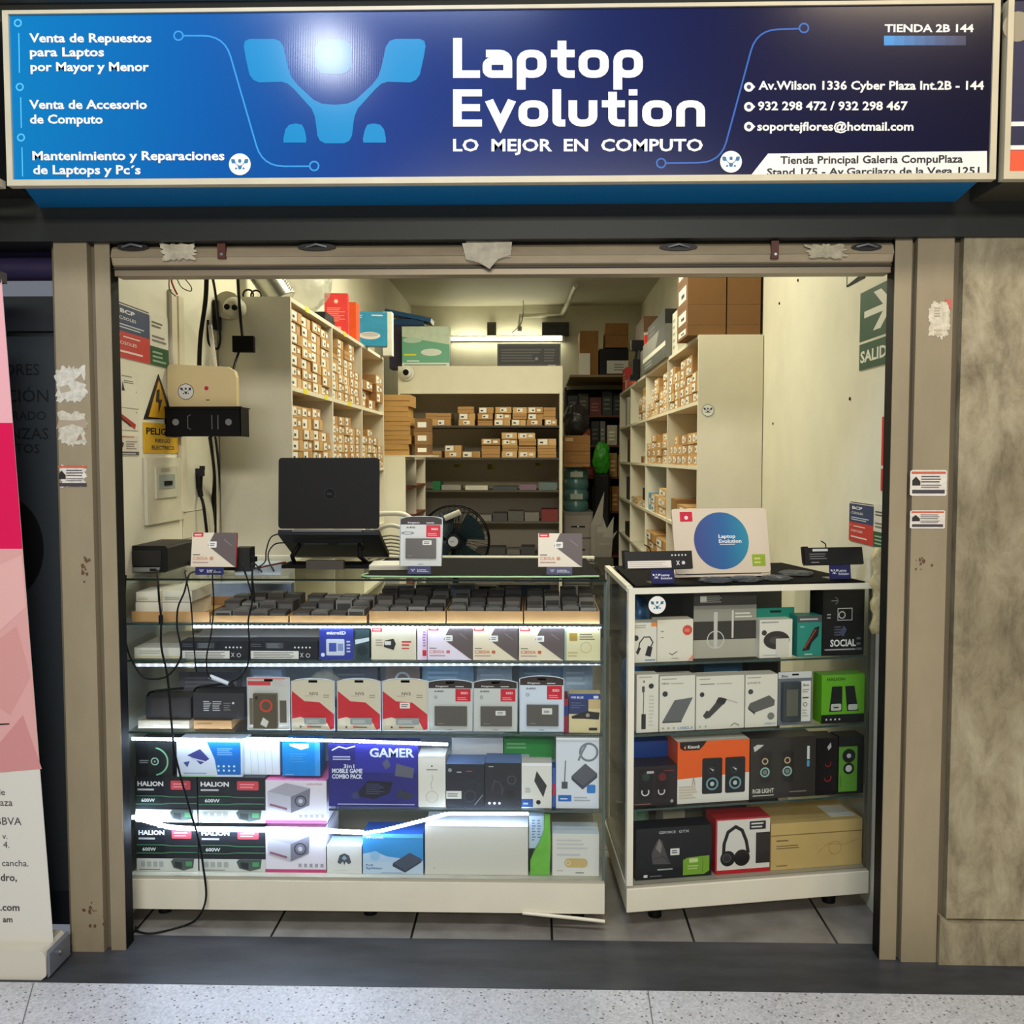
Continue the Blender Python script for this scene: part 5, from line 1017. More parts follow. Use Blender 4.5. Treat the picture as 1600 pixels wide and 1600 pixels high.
# row D, right part on its own shelf
L('gaming_kit_box', 'dark blue gaming set box with a keyboard picture', 'box', 513, 653, 1163, 'sD', .07, (42, 42, 120), [('r', .3, .55, 1, 1, (50, 50, 150)), ('t', 'GAMER', .46, .8, .14, (214, 226, 244), .03, 'l', .5), ('l', [(.04, .9), (.12, .96), (.2, .93), (.3, .97)], .02, (230, 236, 246)), ('n', .05, .74, .34, .82, 2, (190, 196, 230)), ('t', '3in1', .17, .62, .06, (220, 226, 240), .02, 'l', .12), ('t', 'MOBILE GAME', .04, .54, .07, (226, 230, 244), .035, 'l', .34), ('t', 'COMBO PACK', .04, .45, .07, (226, 230, 244), .035, 'l', .34), ('p', [(.3, .18), (.44, .42), (.72, .4), (.68, .22), (.5, .12)], (30, 30, 44)), ('n', .42, .2, .64, .38, 6, (70, 74, 110)), ('p', [(.74, .5), (.76, .7), (.96, .62), (.94, .46)], (96, 98, 110)), ('p', [(.6, .7), (.66, .78), (.7, .66), (.64, .6)], (90, 92, 120)), ('p', [(.74, .16), (.8, .28), (.96, .2), (.9, .12)], (54, 56, 66)), ('l', [(.1, .04), (.96, .04)], .015, (190, 196, 220)), ('c', .3, .18, .06, (60, 66, 110))])
WB = (226, 224, 212)
L('cable_box', 'tall white box with a faint cable drawing, right of the gaming box', 'box', 653.5, 696, 1180, 'sD', .08, WB, [('c', .5, .79, .016, (60, 60, 60)), ('n', .3, .7, .74, .75, 1, (150, 146, 136)), ('o', .5, .2, .11, .02, (206, 202, 190)), ('l', [(.5, .34), (.46, .46), (.54, .54), (.5, .62)], .02, (200, 196, 186)), ('r', 0, .97, 1, 1, (244, 244, 240))])
BT = mat((120, 150, 206), .4)
L('headset_box', 'black box with blue top and white corner sticker, second shelf up', 'box', 697, 757, 1194, 'sD', .1, (40, 44, 52), [('r', .0, .2, .4, .38, (226, 224, 214)), ('n', .04, .24, .34, .34, 2, (120, 120, 116)), ('c', .1, .86, .045, (150, 156, 166)), ('n', .28, .8, .46, .84, 1, (226, 226, 226)), ('n', .52, .82, .72, .86, 1, (190, 70, 70)), ('o', .62, .26, .13, .02, (70, 74, 82)), ('l', [(.3, .6), (.5, .5), (.72, .62), (.9, .5)], .01, (70, 74, 82)), ('l', [(.74, .06), (.96, .3)], .02, (140, 144, 150))], top=BT)
L('headset_box', 'black box with blue top and three white dots, second shelf up', 'box', 758, 814, 1192, 'sD', .1, (44, 44, 50), [('c', .12+.14*i, .1, .03, (230, 230, 230)) for i in range(3)]+[('n', .1, .9, .3, .94, 1, (190, 190, 190)), ('l', [(.2, .4), (.26, .6), (.4, .56), (.5, .4), (.46, .3)], .02, (76, 78, 84)), ('o', .74, .62, .09, .02, (80, 84, 90)), ('c', .7, .3, .12, (34, 34, 38))], top=BT)
L('drive_case_box', 'small white box with a black drive picture leaning diagonally', 'box', 815, 862, 1192, 'sD', .06, (230, 230, 222), [('p', [(.42, .6), (.5, .82), (.84, .5), (.72, .24)], (54, 56, 58)), ('r', .0, .02, .38, .2, (50, 90, 160)), ('n', .05, .06, .3, .15, 1, (170, 196, 230)), ('c', .56, .13, .05, (40, 40, 44)), ('n', .12, .34, .3, .46, 3, (150, 150, 146)), ('r', .0, .93, 1, 1, (244, 246, 250))])
L('drive_case_box', 'narrow red and blue box end beside the small white drive box', 'box', 863.5, 868, 1200, 'sD', .06, (60, 100, 180), [('r', 0, .3, 1, .6, (190, 50, 80))], y=.04)
L('adapter_box', 'tall white-blue box with coiled cable and dark adapter, right end', 'box', 869, 936, 1153, 'sD', .05, (222, 230, 240), [('o', .76, .8, .12, .03, (120, 130, 140)), ('l', [(.52, .68), (.62, .82), (.7, .9)], .03, (130, 140, 150)), ('p', [(.36, .46), (.68, .64), (.96, .5), (.62, .32)], (92, 96, 106)), ('p', [(.36, .46), (.62, .32), (.62, .27), (.36, .41)], (64, 68, 78)), ('p', [(.62, .32), (.96, .5), (.96, .44), (.62, .27)], (74, 78, 88)), ('l', [(.2, .38), (.22, .68)], .015, (110, 116, 124)), ('r', .13, .28, .27, .38, (80, 84, 92)), ('rr', .72, .22, .92, .34, (60, 130, 206), .02), ('r', .05, .1, .36, .19, (40, 110, 196)), ('n', .1, .12, .3, .16, 1, (210, 226, 244)), ('n', .42, .1, .8, .18, 2, (170, 180, 190)), ('r', 0, .97, 1, 1, (246, 248, 252))])
boxitem('white_box', 'wide white box standing behind the black headset boxes', 'box', (706, 786, 1153), (0, CF+.2), .1, mat((226, 232, 236), .4), [('n', .4, .2, .7, .3, 1, (190, 200, 210))], z=Z['sD']+.0008)
boxitem('green_box', 'green and white box standing behind the small white drive box', 'box', (788, 866, 1155), (0, CF+.2), .1, mat((70, 170, 90), .4), [('r', 0, .3, .5, .7, (190, 210, 220)), ('r', .5, .0, 1, .6, (190, 206, 226)), ('n', .05, .8, .5, .95, 2, (150, 210, 160))], z=Z['sD']+.0008)
# bottom row, right part
L('controller_box', 'small white box with a dark angular device picture', 'box', 511, 565, 1322, 'base', .08, (220, 220, 214), [('p', [(.3, .4), (.36, .66), (.5, .74), (.64, .66), (.7, .4), (.62, .34), (.54, .44), (.5, .3), (.46, .44), (.38, .34)], (74, 84, 92)), ('p', [(.42, .56), (.5, .66), (.58, .56), (.5, .48)], (150, 170, 184)), ('n', .2, .1, .8, .14, 1, (190, 190, 186))], top=mat((190, 220, 244), .4))
L('splitter_box', 'sky blue box with a grey network device picture', 'box', 567, 661, 1303, 'base', .1, (60, 150, 216), [('r', 0, 0, 1, .3, (190, 212, 232)), ('p', [(0, .3), (0, .5), (.2, .56), (.4, .44), (.6, .4), (1, .34), (1, .3)], (176, 206, 232)), ('c', .2, .45, .12, (150, 194, 230)), ('r', 0, .9, 1, 1, (100, 190, 236)), ('t', 'TP-LINK', .05, .88, .06, (230, 240, 250), .02, 'l', .3), ('p', [(.5, .28), (.78, .54), (.98, .38), (.7, .1)], (74, 84, 102)), ('p', [(.5, .28), (.7, .1), (.7, .04), (.49, .2)], (50, 58, 74)), ('p', [(.7, .1), (.98, .38), (.97, .3), (.7, .04)], (60, 68, 86)), ('t', 'PoE', .05, .2, .05, (90, 110, 150), .02, 'l', .12), ('t', 'Splitter', .05, .12, .055, (80, 100, 150), .02, 'l', .28), ('n', .3, .02, .7, .05, 1, (120, 140, 170))], top=mat((40, 80, 160), .4))
L('white_carton', 'large blank white carton filling the middle of the bottom shelf', 'box', 664, 825, 1291, 'base', .24, (214, 212, 200), [('l', [(.02, .985), (.98, .985)], .006, (170, 168, 160)), ('n', .08, .12, .1, .16, 1, (170, 168, 160))], top=mat((236, 238, 240), .45))
L('blue_white_box', 'slim blue-white box with printed lines beside the blank white carton', 'box', 826.5, 850, 1275, 'base', .08, (190, 212, 236), [('r', 0, 0, 1, .42, (40, 44, 50)), ('n', .2, .55, .45, .95, 8, (110, 130, 170)), ('n', .55, .6, .8, .95, 7, (120, 140, 180)), ('c', .7, .3, .04, (190, 200, 206))], y=.06)
loc = at(844, 1372, CF+.05)
q = MB()
for k_, dx in enumerate((0, .012)): q.prism([(x, z) for x, z in ((-.032, 0), (.03, 0), (.033, .1), (.031, .192), (.014, .194), (.012, .14), (-.004, .1), (-.022, .07), (-.032, .045))], dx, .006+dx, mat((112, 190, 66), .35, var=.2, scale=20))
tag(q.build('green_bag', None, (loc.x, CF+.034, Z['base']+.001)), 'lime green plastic bag bunched behind the white gold-pill box', 'bag')
L('phone_accessory_box', 'white box with a gold pill outline, bottom right of the left case', 'box', 863, 936, 1303, 'base', .1, (222, 222, 214), [('rr', .26, .2, .76, .42, (206, 180, 120), .1), ('o', .34, .31, .05, .015, (240, 230, 200)), ('n', .1, .62, .9, .9, 3, (200, 202, 200)), ('n', .1, .46, .85, .56, 1, (196, 198, 200)), ('n', .5, .06, .72, .1, 1, (60, 50, 46)), ('n', .1, .1, .25, .16, 1, (190, 186, 176))], top=mat((226, 240, 250), .4))
# packs hanging or lying behind rows B and C
for i, (a, b, t, row, c_, yy, l) in enumerate(((602, 656, 1042, 'sC', (150, 130, 118), .3, 'brown bagged part with a round pale disc behind the red packs'), (660, 740, 1040, 'sC', (150, 186, 214), .32, 'pale blue pack behind the first black-topped pack'), (745, 800, 1044, 'sC', (176, 196, 214), .3, 'grey-blue pack behind the middle black-topped pack'), (812, 880, 1042, 'sC', (150, 176, 206), .34, 'blue translucent pack behind the right black-topped pack'), (880, 926, 1040, 'sC', (170, 196, 224), .3, 'pale pack behind the blue hard drive box'), (280, 370, 1050, 'sC', (110, 110, 122), .3, 'dark coiled cables in a pack behind the power adapters'), (392, 440, 1046, 'sC', (170, 190, 214), .3, 'pale clear pack behind the red-ring pack'), (520, 590, 1044, 'sC', (96, 100, 106), .32, 'dark part behind the middle red pack'))):
    boxitem('bagged_part', l, 'pack', (a, b, t), (0, CF+yy), .06, mat(c_, .35, var=.25, scale=22), [('o', .5, .7, .16, .05, (200, 206, 214))] if i == 0 else [('n', .1, .55, .8, .9, 3, tuple(min(255, v+26) for v in c_))], z=Z[row]+.0008)
blob('clear_pouch', 'puffed clear plastic pouch behind the left red pack', 'bag', (at(505, 1060, CF+.12).x, CF+.14, Z['sC']+.07), .05, .04, .05, CLEARBAG, 21, .35)
for i, (a, b, t, c_, l) in enumerate(((300, 372, 985, (196, 200, 196), 'pale clear pack behind the left laptop battery'), (396, 480, 986, (176, 188, 206), 'grey flat pack behind the right laptop battery'))):
    boxitem('bagged_part', l, 'pack', (a, b, t), (0, CF+.3), .05, mat(c_, .4, var=.1, scale=14), (), z=Z['sB']+.0008)
# things lying at the rear of the top level, seen through the glass top
for i, (a, b, t, c_, l) in enumerate(((600, 645, 915, (176, 196, 214), 'clear bluish pack at the rear of the trays, left of the row'), (650, 700, 914, (150, 166, 176), 'grey pack with dark label at the rear of the trays'), (705, 742, 914, (186, 196, 206), 'pale crumpled pack at the rear of the trays'), (748, 775, 916, (22, 28, 44), 'navy pack at the rear of the trays'), (780, 860, 914, (120, 140, 156), 'blue-grey pack at the rear of the trays'), (330, 455, 912, (176, 192, 214), 'wide pale blue pack at the rear of the trays'))):
    boxitem('rear_pack', l, 'pack', (a, b, t), (0, CF+.42), .05, mat(c_, .3, var=.2, scale=20), [('r', .3, .4, .8, .8, (70, 86, 100))] if i == 1 else (), z=Z['sA']+.0008, group='packs at the rear of the trays')
for i, px in enumerate((820, 848)):
    p = at(px, 930, CF+.38); q = MB(); q.cyl((0, 0, 0), (0, 0, .0015), .05, mat((170, 160, 220), .12, .6), n=32); q.cyl((0, 0, .0015), (0, 0, .0018), .008, DBLK, n=16)
    q.build('x') if False else tag(q.build('optical_disc', None, (p.x, CF+.36, trays[4][0].z+trays[4][2]+.055+.012*i)), '%s purple shining disc lying on the module stacks' % ['left', 'right'][i], 'disc', 'discs on the module stacks')
# ================================================================ right glass display case, turned slightly
FLx, FLy = .292, 2.975; FRx, FRy = 1.108, 3.132
RA = math.atan2(FRy-FLy, FRx-FLx); RD = (math.cos(RA), math.sin(RA)); RN = (-math.sin(RA), math.cos(RA)); RW = math.hypot(FRx-FLx, FRy-FLy)
def zr_(py): return at(985, py, FLy).z
ZR = dict(bot=zr_(1427), base=zr_(1385), s3=zr_(1268), s2=zr_(1151), s1=zr_(1040), top=zr_(920))
BLu, BLv, BRu = .085, .60, RW-.03
rc = empty('display_case', (FLx, FLy, 0), RA); tag(rc, 'shorter glass display case with white frame, turned slightly, right of the gap', 'display case')
QD = lambda a, b: [(a, a), (RW-b, a), (BRu-b, BLv-a), (BLu+a, BLv-a)]
def rp(name, poly, z0, z1, m, bevel=0):
    q = MB(); q.prismz(poly, z0, z1, m); return q.build(name, rc, None, None, bevel)
def rq(name, x0, x1, y0, y1, z0, z1, m, bevel=0):
    q = MB(); q.box(x0, x1, y0, y1, z0, z1, m); return q.build(name, rc, None, None, bevel)
WFR = mat((228, 224, 204), .4, var=.04, scale=6)
rp('plinth', QD(0, 0), ZR['bot'], ZR['base']-.01, CW, .003); rp('base_board', QD(.004, .004), ZR['base']-.01, ZR['base'], mat((170, 164, 146), .4))
for x, y in ((.12, .08), (RW-.1, .08), (.2, .5), (RW-.12, .5)): q = MB(); q.cyl((x, y, 0), (x, y, ZR['bot']), .022, BLK, n=14); q.build('foot', rc)
ZT = ZR['top']
rq('front_pane', .022, RW-.012, .002, .007, ZR['base'], ZT-.018, GLASS)
q = MB(); q.prismz([(.004, .022), (.009, .022), (BLu+.006, BLv-.02), (BLu+.001, BLv-.02)], ZR['base'], ZT-.012, GLASS); q.build('side_pane', rc)
rq('side_pane', RW-.007, RW-.001, .02, BLv-.03, ZR['base'], ZT-.018, GLASS)
rq('corner_post', 0, .02, 0, .02, ZR['base'], ZT, WFR, .002); rq('corner_post', RW-.012, RW, 0, .02, ZR['base'], ZT, mat((96, 96, 84), .4), .002)
q = MB(); q.box(0, .014, 0, .014, 0, ZT-ZR['base'], WFR, Matrix.Translation((BLu, BLv-.02, ZR['base']))); q.build('corner_post', rc)
rq('front_rail', .02, RW, 0, .018, ZT-.018, ZT, WFR, .002)
q = MB(); q.prismz([(-.001, .018), (.018, .018), (BLu+.018, BLv), (BLu-.001, BLv)], ZT-.012, ZT+.004, WFR); q.build('side_rail', rc)
rq('rear_rail', BLu, BRu, BLv-.018, BLv, ZT-.012, ZT, WFR)
rp('top_pane', [(.02, .018), (RW-.004, .018), (BRu-.004, BLv-.018), (BLu+.02, BLv-.018)], ZT-.006, ZT, GLASS)
for k in ('s3', 's2', 's1'):
    q = MB(); q.prismz([(.024, .012), (RW-.022, .012), (BRu-.02, BLv-.1), (BLu+.0, BLv-.1)], ZR[k]-.006, ZR[k], GLASS); q.box(.024, RW-.022, .0105, .012, ZR[k]-.006, ZR[k], EDGE); q.build('glass_shelf', rc)
rq('sliding_door', BLu+.02, BRu-.02, BLv-.02, BLv-.014, ZR['base'], ZT-.014, mat((120, 120, 112), .5))
c = at(1027, 947, FLy-.003); M_ = Matrix.Translation((.07, 0, 0))
q = MB(); u0 = ((onplane(1027, 947, (FLx, FLy), RD)-Vector((FLx, FLy, 0))).dot(Vector((RD[0], RD[1], 0)))); zc0_ = c.z
q.prism([(u0+.028*math.cos(t/12*math.pi), zc0_+.028*math.sin(t/12*math.pi)) for t in range(24)], .0008, .0018, LW)
for P in emblem(): q.flat([(u0+.021*a, zc0_+.021*b) for a, b in P], .0004, mat((40, 110, 140), .5))
q.build('emblem_sticker', rc)
def rplane(y): return (FLx+RN[0]*y, FLy+RN[1]*y)
def RI(name, label, cat, px0, px1, pyt, row, d, body, spec=(), y=.032, **k):
    return boxitem(name, label, cat, (px0, px1, pyt), rplane(y), d, body if not isinstance(body, tuple) else mat(body, .4), spec, z=ZR[row]+.0008, dr=RD, **k)
CB = (228, 224, 210)
RI('cable_box', 'narrow white box with a short cable picture, top row left, orange corner', 'box', 990, 1026, 973, 's1', .06, CB, [('r', .76, .9, 1, 1, (240, 140, 60)), ('n', .05, .86, .6, .96, 2, (170, 166, 156)), ('c', .1, .62, .07, (60, 60, 60)), ('l', [(.22, .34), (.26, .5), (.45, .64), (.7, .64), (.84, .5), (.72, .36)], .03, (60, 60, 62)), ('p', [(.1, .26), (.22, .4), (.32, .36), (.2, .2)], (50, 50, 52)), ('p', [(.5, .18), (.62, .42), (.82, .38), (.74, .14)], (44, 44, 46)), ('n', .5, .03, .95, .1, 1, (120, 150, 190))])
RI('adapter_box', 'white box with a red round seal, top row of the right case', 'box', 1027, 1083, 968, 's1', .06, (230, 224, 206), [('c', .84, .74, .12, (216, 80, 60)), ('n', .76, .7, .92, .78, 2, (240, 170, 150)), ('n', .1, .7, .22, .76, 1, (150, 146, 136)), ('n', .1, .56, .22, .6, 1, (150, 146, 136)), ('l', [(.34, .2), (.42, .16), (.56, .24)], .02, (110, 110, 100)), ('p', [(.86, .02), (1, .02), (1, .16)], (236, 150, 130)), ('n', .4, .06, .6, .1, 1, (170, 166, 150))])
RI('bulb_box', 'large black and grey box with an upright lamp picture, top row', 'box', 1084, 1182, 925, 's1', .1, (60, 56, 50), [('r', 0, .0, 1, .28, (176, 172, 156)), ('r', 0, .56, 1, .74, (150, 148, 136)), ('r', 0, .74, 1, .8, (130, 128, 118)), ('l', [(.35, .16), (.35, .7)], .06, (200, 198, 190)), ('o', .35, .28, .13, .015, (206, 204, 196)), ('n', .1, .84, .46, .96, 4, (150, 148, 140)), ('l', [(.62, .3), (.62, .72)], .03, (214, 212, 200)), ('n', .66, .6, .95, .7, 2, (220, 218, 206)), ('r', .1, .86, .2, .94, (200, 198, 188))], y=.06)
def pk_top(c): return c
RI('ring_cable_box', 'white box with a dark oval coil, in a teal pack', 'box', 1187, 1238, 968, 's1', .05, CB, [('n', .05, .9, .6, .97, 1, (150, 150, 146)), ('c', .14, .66, .07, (60, 60, 60)), ('e', .52, .46, .4, .24, (56, 52, 50)), ('e', .5, .46, .2, .1, (80, 76, 72)), ('r', .5, .02, .9, .5, (214, 210, 196)), ('n', .1, .05, .6, .1, 1, (170, 190, 206))])
RI('teal_pack', 'teal hanging pack behind the white box with the oval coil', 'pack', 1182, 1241, 950, 's1', .01, (40, 150, 130), [('rr', .35, .9, .65, .95, (20, 40, 40), .02)], y=.09)
RI('headset_pack', 'teal box with a black and red earpiece, top row', 'box', 1246, 1284, 962, 's1', .06, (50, 140, 126), [('r', 0, .84, 1, 1, (80, 84, 84)), ('n', .1, .88, .9, .96, 1, (190, 190, 186)), ('p', [(.2, .14), (.7, .7), (.9, .74), (.86, .5), (.6, .34), (.5, .16)], (30, 32, 34)), ('l', [(.3, .2), (.76, .66)], .04, (150, 60, 50)), ('n', .3, .03, .7, .09, 1, (190, 220, 210)), ('n', .1, .7, .3, .78, 1, (120, 190, 176))])
RI('webcam_box', 'black box with SOCIAL in white letters, top right of the right case', 'box', 1286, 1351, 922, 's1', .09, (26, 26, 28), [('t', 'SOCIAL', .5, .14, .105, (232, 232, 228), .03, 'c', .62), ('r', .06, .08, .8, .1, (170, 170, 168)), ('o', .46, .62, .05, .015, (200, 200, 196)), ('l', [(.36, .72), (.7, .72), (.7, .54), (.36, .54)], .012, (190, 190, 186), 1), ('l', [(.2, .84), (.34, .84)], .01, (150, 150, 150)), ('o', .28, .84, .05, .012, (120, 120, 122), -80, 90), ('n', .28, .3, .5, .46, 4, (90, 94, 110)), ('p', [(.4, .34), (.5, .46), (.58, .4), (.5, .28)], (70, 80, 110)), ('n', .82, .06, .96, .3, 3, (110, 110, 110)), ('n', .1, .56, .2, .66, 2, (150, 150, 150))])
# second row
RI('cable_box', 'tall slim white box with a straight cable, second row left', 'box', 995, 1029, 1054, 's2', .05, CB, [('r', .3, .86, .36, .9, (120, 60, 60)), ('l', [(.3, .3), (.32, .6), (.3, .8)], .014, (90, 90, 90)), ('r', .24, .7, .36, .8, (80, 80, 80)), ('r', .22, .06, .42, .32, (52, 50, 48)), ('c', .66, .8, .045, (56, 56, 56)), ('n', .56, .1, .8, .66, 9, (206, 202, 190)), ('n', .1, .94, .7, .98, 1, (180, 176, 166))])
RI('enclosure_box', 'white box with a slanted grey drive enclosure, second row', 'box', 1031, 1086, 1056, 's2', .06, CB, [('n', .06, .93, .5, .97, 1, (170, 166, 156)), ('t', 'NEW', .06, .85, .035, (90, 90, 88), .01, 'l', .2), ('n', .3, .85, .85, .88, 1, (170, 166, 156)), ('c', .15, .68, .05, (60, 60, 60)), ('p', [(.08, .18), (.42, .56), (.94, .6), (.62, .18)], (104, 106, 106)), ('p', [(.08, .18), (.62, .18), (.62, .155), (.08, .155)], (70, 72, 72)), ('t', 'USB2.3', .52, .03, .045, (110, 150, 190), .01, 'l', .42), ('c', .1, .06, .02, (170, 170, 160)), ('c', .25, .06, .02, (170, 170, 160)), ('c', .4, .06, .02, (170, 170, 160))])
RI('adapter_box', 'white box with a black angled adapter, middle of the second row', 'box', 1088, 1163, 1056, 's2', .06, CB, [('n', .06, .93, .3, .97, 1, (170, 166, 156)), ('n', .08, .84, .4, .87, 1, (80, 80, 78)), ('n', .42, .84, .9, .87, 1, (170, 166, 156)), ('c', .12, .66, .045, (60, 60, 60)), ('p', [(.14, .26), (.22, .36), (.26, .34), (.5, .6), (.64, .56), (.56, .46), (.28, .22), (.2, .2)], (70, 70, 68)), ('l', [(.6, .56), (.86, .48)], .02, (190, 186, 176)), ('p', [(.4, .5), (.46, .6), (.64, .56), (.58, .46)], (50, 50, 50)), ('l', [(.72, .05), (.8, .1), (.9, .05)], .015, (120, 120, 110)), ('c', .08, .06, .018, (180, 176, 166)), ('c', .2, .06, .018, (180, 176, 166))])
RI('hub_box', 'white box with a grey four-port hub, second row beside the hanging pack', 'box', 1165, 1215, 1054, 's2', .06, CB, [('n', .06, .93, .5, .97, 1, (170, 166, 156)), ('t', '4 PORTS', .06, .83, .035, (110, 110, 106), .01, 'l', .4), ('c', .16, .68, .05, (70, 70, 70)), ('p', [(.08, .38), (.14, .46), (.74, .6), (.92, .5), (.9, .4), (.3, .28)], (98, 98, 96)), ('p', [(.08, .38), (.3, .28), (.3, .24), (.1, .34)], (60, 60, 60)), ('c', .8, .2, .07, (120, 126, 120)), ('t', 'USB2.0', .6, .04, .04, (130, 160, 190), .01, 'l', .34)])
q_ = pose(1217, 1270, 1050, rplane(.032), RD, ZR['s2']+.0008); hp_ = empty('hanging_pack', q_[0], q_[3]); tag(hp_, 'clear grey hanging pack with a white strip reading 3 in 1 style print', 'pack'); w_, h_ = q_[1], q_[2]
hp_['label'] = 'clear grey hanging pack with a white printed strip on its right side'
q = MB(); q.box(-w_/2, w_/2, .004, .008, 0, h_, mat((112, 120, 128), .3)); prints(q, w_, h_, [('r', 0, .88, .98, 1, (206, 210, 210)), ('r', .68, .06, .96, .82, (232, 232, 226)), ('rr', .4, .93, .6, .965, (30, 30, 30), .01), ('t', '3in', .08, .9, .05, (50, 60, 60), .02, 'l', .2), ('t', '3m', .72, .72, .05, (50, 60, 60), .02, 'l', .18), ('n', .72, .6, .92, .68, 2, (150, 150, 150)), ('n', .72, .48, .9, .54, 1, (70, 80, 80)), ('o', .8, .38, .035, .012, (80, 90, 90)), ('n', .72, .14, .9, .3, 3, (180, 180, 176))], .004); q.build('backing_card', hp_)
q = MB(); q.box(-w_/2+.08*w_, -w_/2+.6*w_, -.016, .004, .1*h_, .82*h_, mat((62, 68, 72), .25)); q.box(-w_/2+.16*w_, -w_/2+.5*w_, -.018, -.016, .2*h_, .7*h_, mat((96, 98, 86), .3)); q.build('product', hp_, None, None, .003)
RI('speaker_box', 'bright green box with two black speakers, second row right', 'box', 1284, 1351, 1054, 's2', .06, (104, 176, 40), [('r', 0, 0, 1, .18, (24, 26, 26)), ('t', 'HALION', .12, .88, .06, (40, 60, 30), .02, 'l', .42), ('p', [(.18, .24), (.24, .76), (.48, .76), (.48, .24)], (28, 30, 30)), ('p', [(.54, .76), (.76, .76), (.86, .24), (.6, .24)], (28, 30, 30)), ('rr', .22, .26, .46, .4, (196, 200, 190), .03), ('rr', .62, .26, .84, .38, (196, 200, 190), .03), ('n', .28, .3, .4, .36, 1, (50, 50, 50))]+[('c', .12+.1*i, .08, .02, (206, 210, 206)) for i in range(4)])
# third row
RI('speaker_box', 'dark red-black speaker box below a blue box, third row left', 'box', 990, 1058, 1197, 's3', .09, (42, 34, 36), [('rr', .12, .16, .44, .92, (26, 24, 26), .05), ('rr', .5, .16, .82, .92, (30, 24, 26), .05), ('o', .27, .36, .09, .03, (214, 216, 214), 150, 390), ('o', .64, .36, .08, .03, (206, 206, 206), 150, 390), ('c', .28, .74, .1, (40, 60, 50)), ('c', .66, .72, .1, (110, 30, 36)), ('r', .3, .82, .46, .88, (190, 186, 176)), ('n', .7, .86, .96, .9, 1, (150, 60, 60)), ('n', .02, .04, .4, .08, 1, (170, 120, 110)), ('c', .88, .1, .04, (170, 170, 166))])
RI('blue_box', 'deep blue box standing behind the dark red-black speaker box', 'box', 985, 1046, 1158, 's3', .06, (30, 70, 150), (), y=.14)
RI('speaker_box', 'orange and white box with two black bookshelf speakers', 'box', 1059, 1171, 1157, 's3', .1, (226, 224, 214), [('p', [(0, .4), (0, 1), (1, 1), (1, .46), (.7, .44)], (238, 98, 30)), ('p', [(.03, 1), (.03, .9), (.08, .86), (.3, .86), (.36, .93), (.4, 1)], (40, 30, 28)), ('t', 'Kisonli', .14, .89, .05, (240, 240, 236), .02, 'l', .16), ('p', [(.08, .9), (.11, .94), (.11, .88)], (240, 140, 60))]+[x for u in (.34, .66) for x in (('rr', u, .14, u+.28, .72, (34, 34, 36), .03), ('c', u+.13, .52, .07, (20, 20, 22)), ('o', u+.13, .52, .05, .015, (70, 70, 74)), ('c', u+.14, .3, .105, (24, 26, 28)), ('o', u+.14, .3, .09, .025, (120, 170, 180)), ('c', u+.14, .3, .035, (190, 206, 206)), ('p', [(u+.1, .56), (u+.16, .53), (u+.15, .5)], (206, 206, 200)))]+[('n', .02, .08, .28, .3, 5, (206, 190, 170)), ('l', [(.2, .3), (.22, .42), (.24, .3)], .01, (150, 120, 100))], side=mat((230, 90, 30), .4))
RI('speaker_box', 'dark grey box with two lit speakers and RGB LIGHT print', 'box', 1173, 1275, 1152, 's3', .09, (54, 50, 46), [('t', 'RGB LIGHT', .04, .1, .07, (226, 224, 214), .02, 'l', .32), ('r', .04, .05, .36, .065, (206, 204, 196)), ('p', [(.04, .86), (.1, .9), (.2, .89), (.14, .84), (.06, .78)], (206, 206, 200))]+[x for u in (.22, .56) for x in (('rr', u-.08, .26, u+.1, .78, (40, 38, 36), .04), ('o', u, .44, .07, .025, (150, 190, 180)), ('o', u, .62, .045, .02, (206, 176, 130)), ('c', u, .44, .04, (120, 130, 130)))]+[('r', .86, .62, .9, .84, (206, 220, 210)), ('r', .86, .5, .9, .6, (80, 160, 200)), ('n', .6, .08, .9, .12, 1, (130, 126, 120))])
RI('speaker_box', 'black box with faint red speaker rings, beside the narrow green-front box', 'box', 1276, 1309, 1153, 's3', .08, (26, 22, 24), [('o', .55, .3, .06, .02, (150, 40, 46), 180, 400), ('o', .55, .55, .05, .02, (130, 36, 40), 180, 400), ('p', [(.5, .84), (.66, .92), (.7, .84), (.56, .78)], (190, 190, 186))])
RI('speaker_box', 'black box with a green front panel and two drivers, third row right', 'box', 1311, 1350, 1150, 's3', .06, (30, 32, 30), [('r', .0, .04, .74, .82, (92, 150, 50)), ('c', .4, .66, .12, (26, 28, 28)), ('c', .4, .66, .04, (190, 196, 190)), ('c', .4, .44, .1, (24, 26, 26)), ('c', .4, .44, .06, (200, 204, 198)), ('n', .06, .12, .12, .34, 5, (50, 80, 30))])
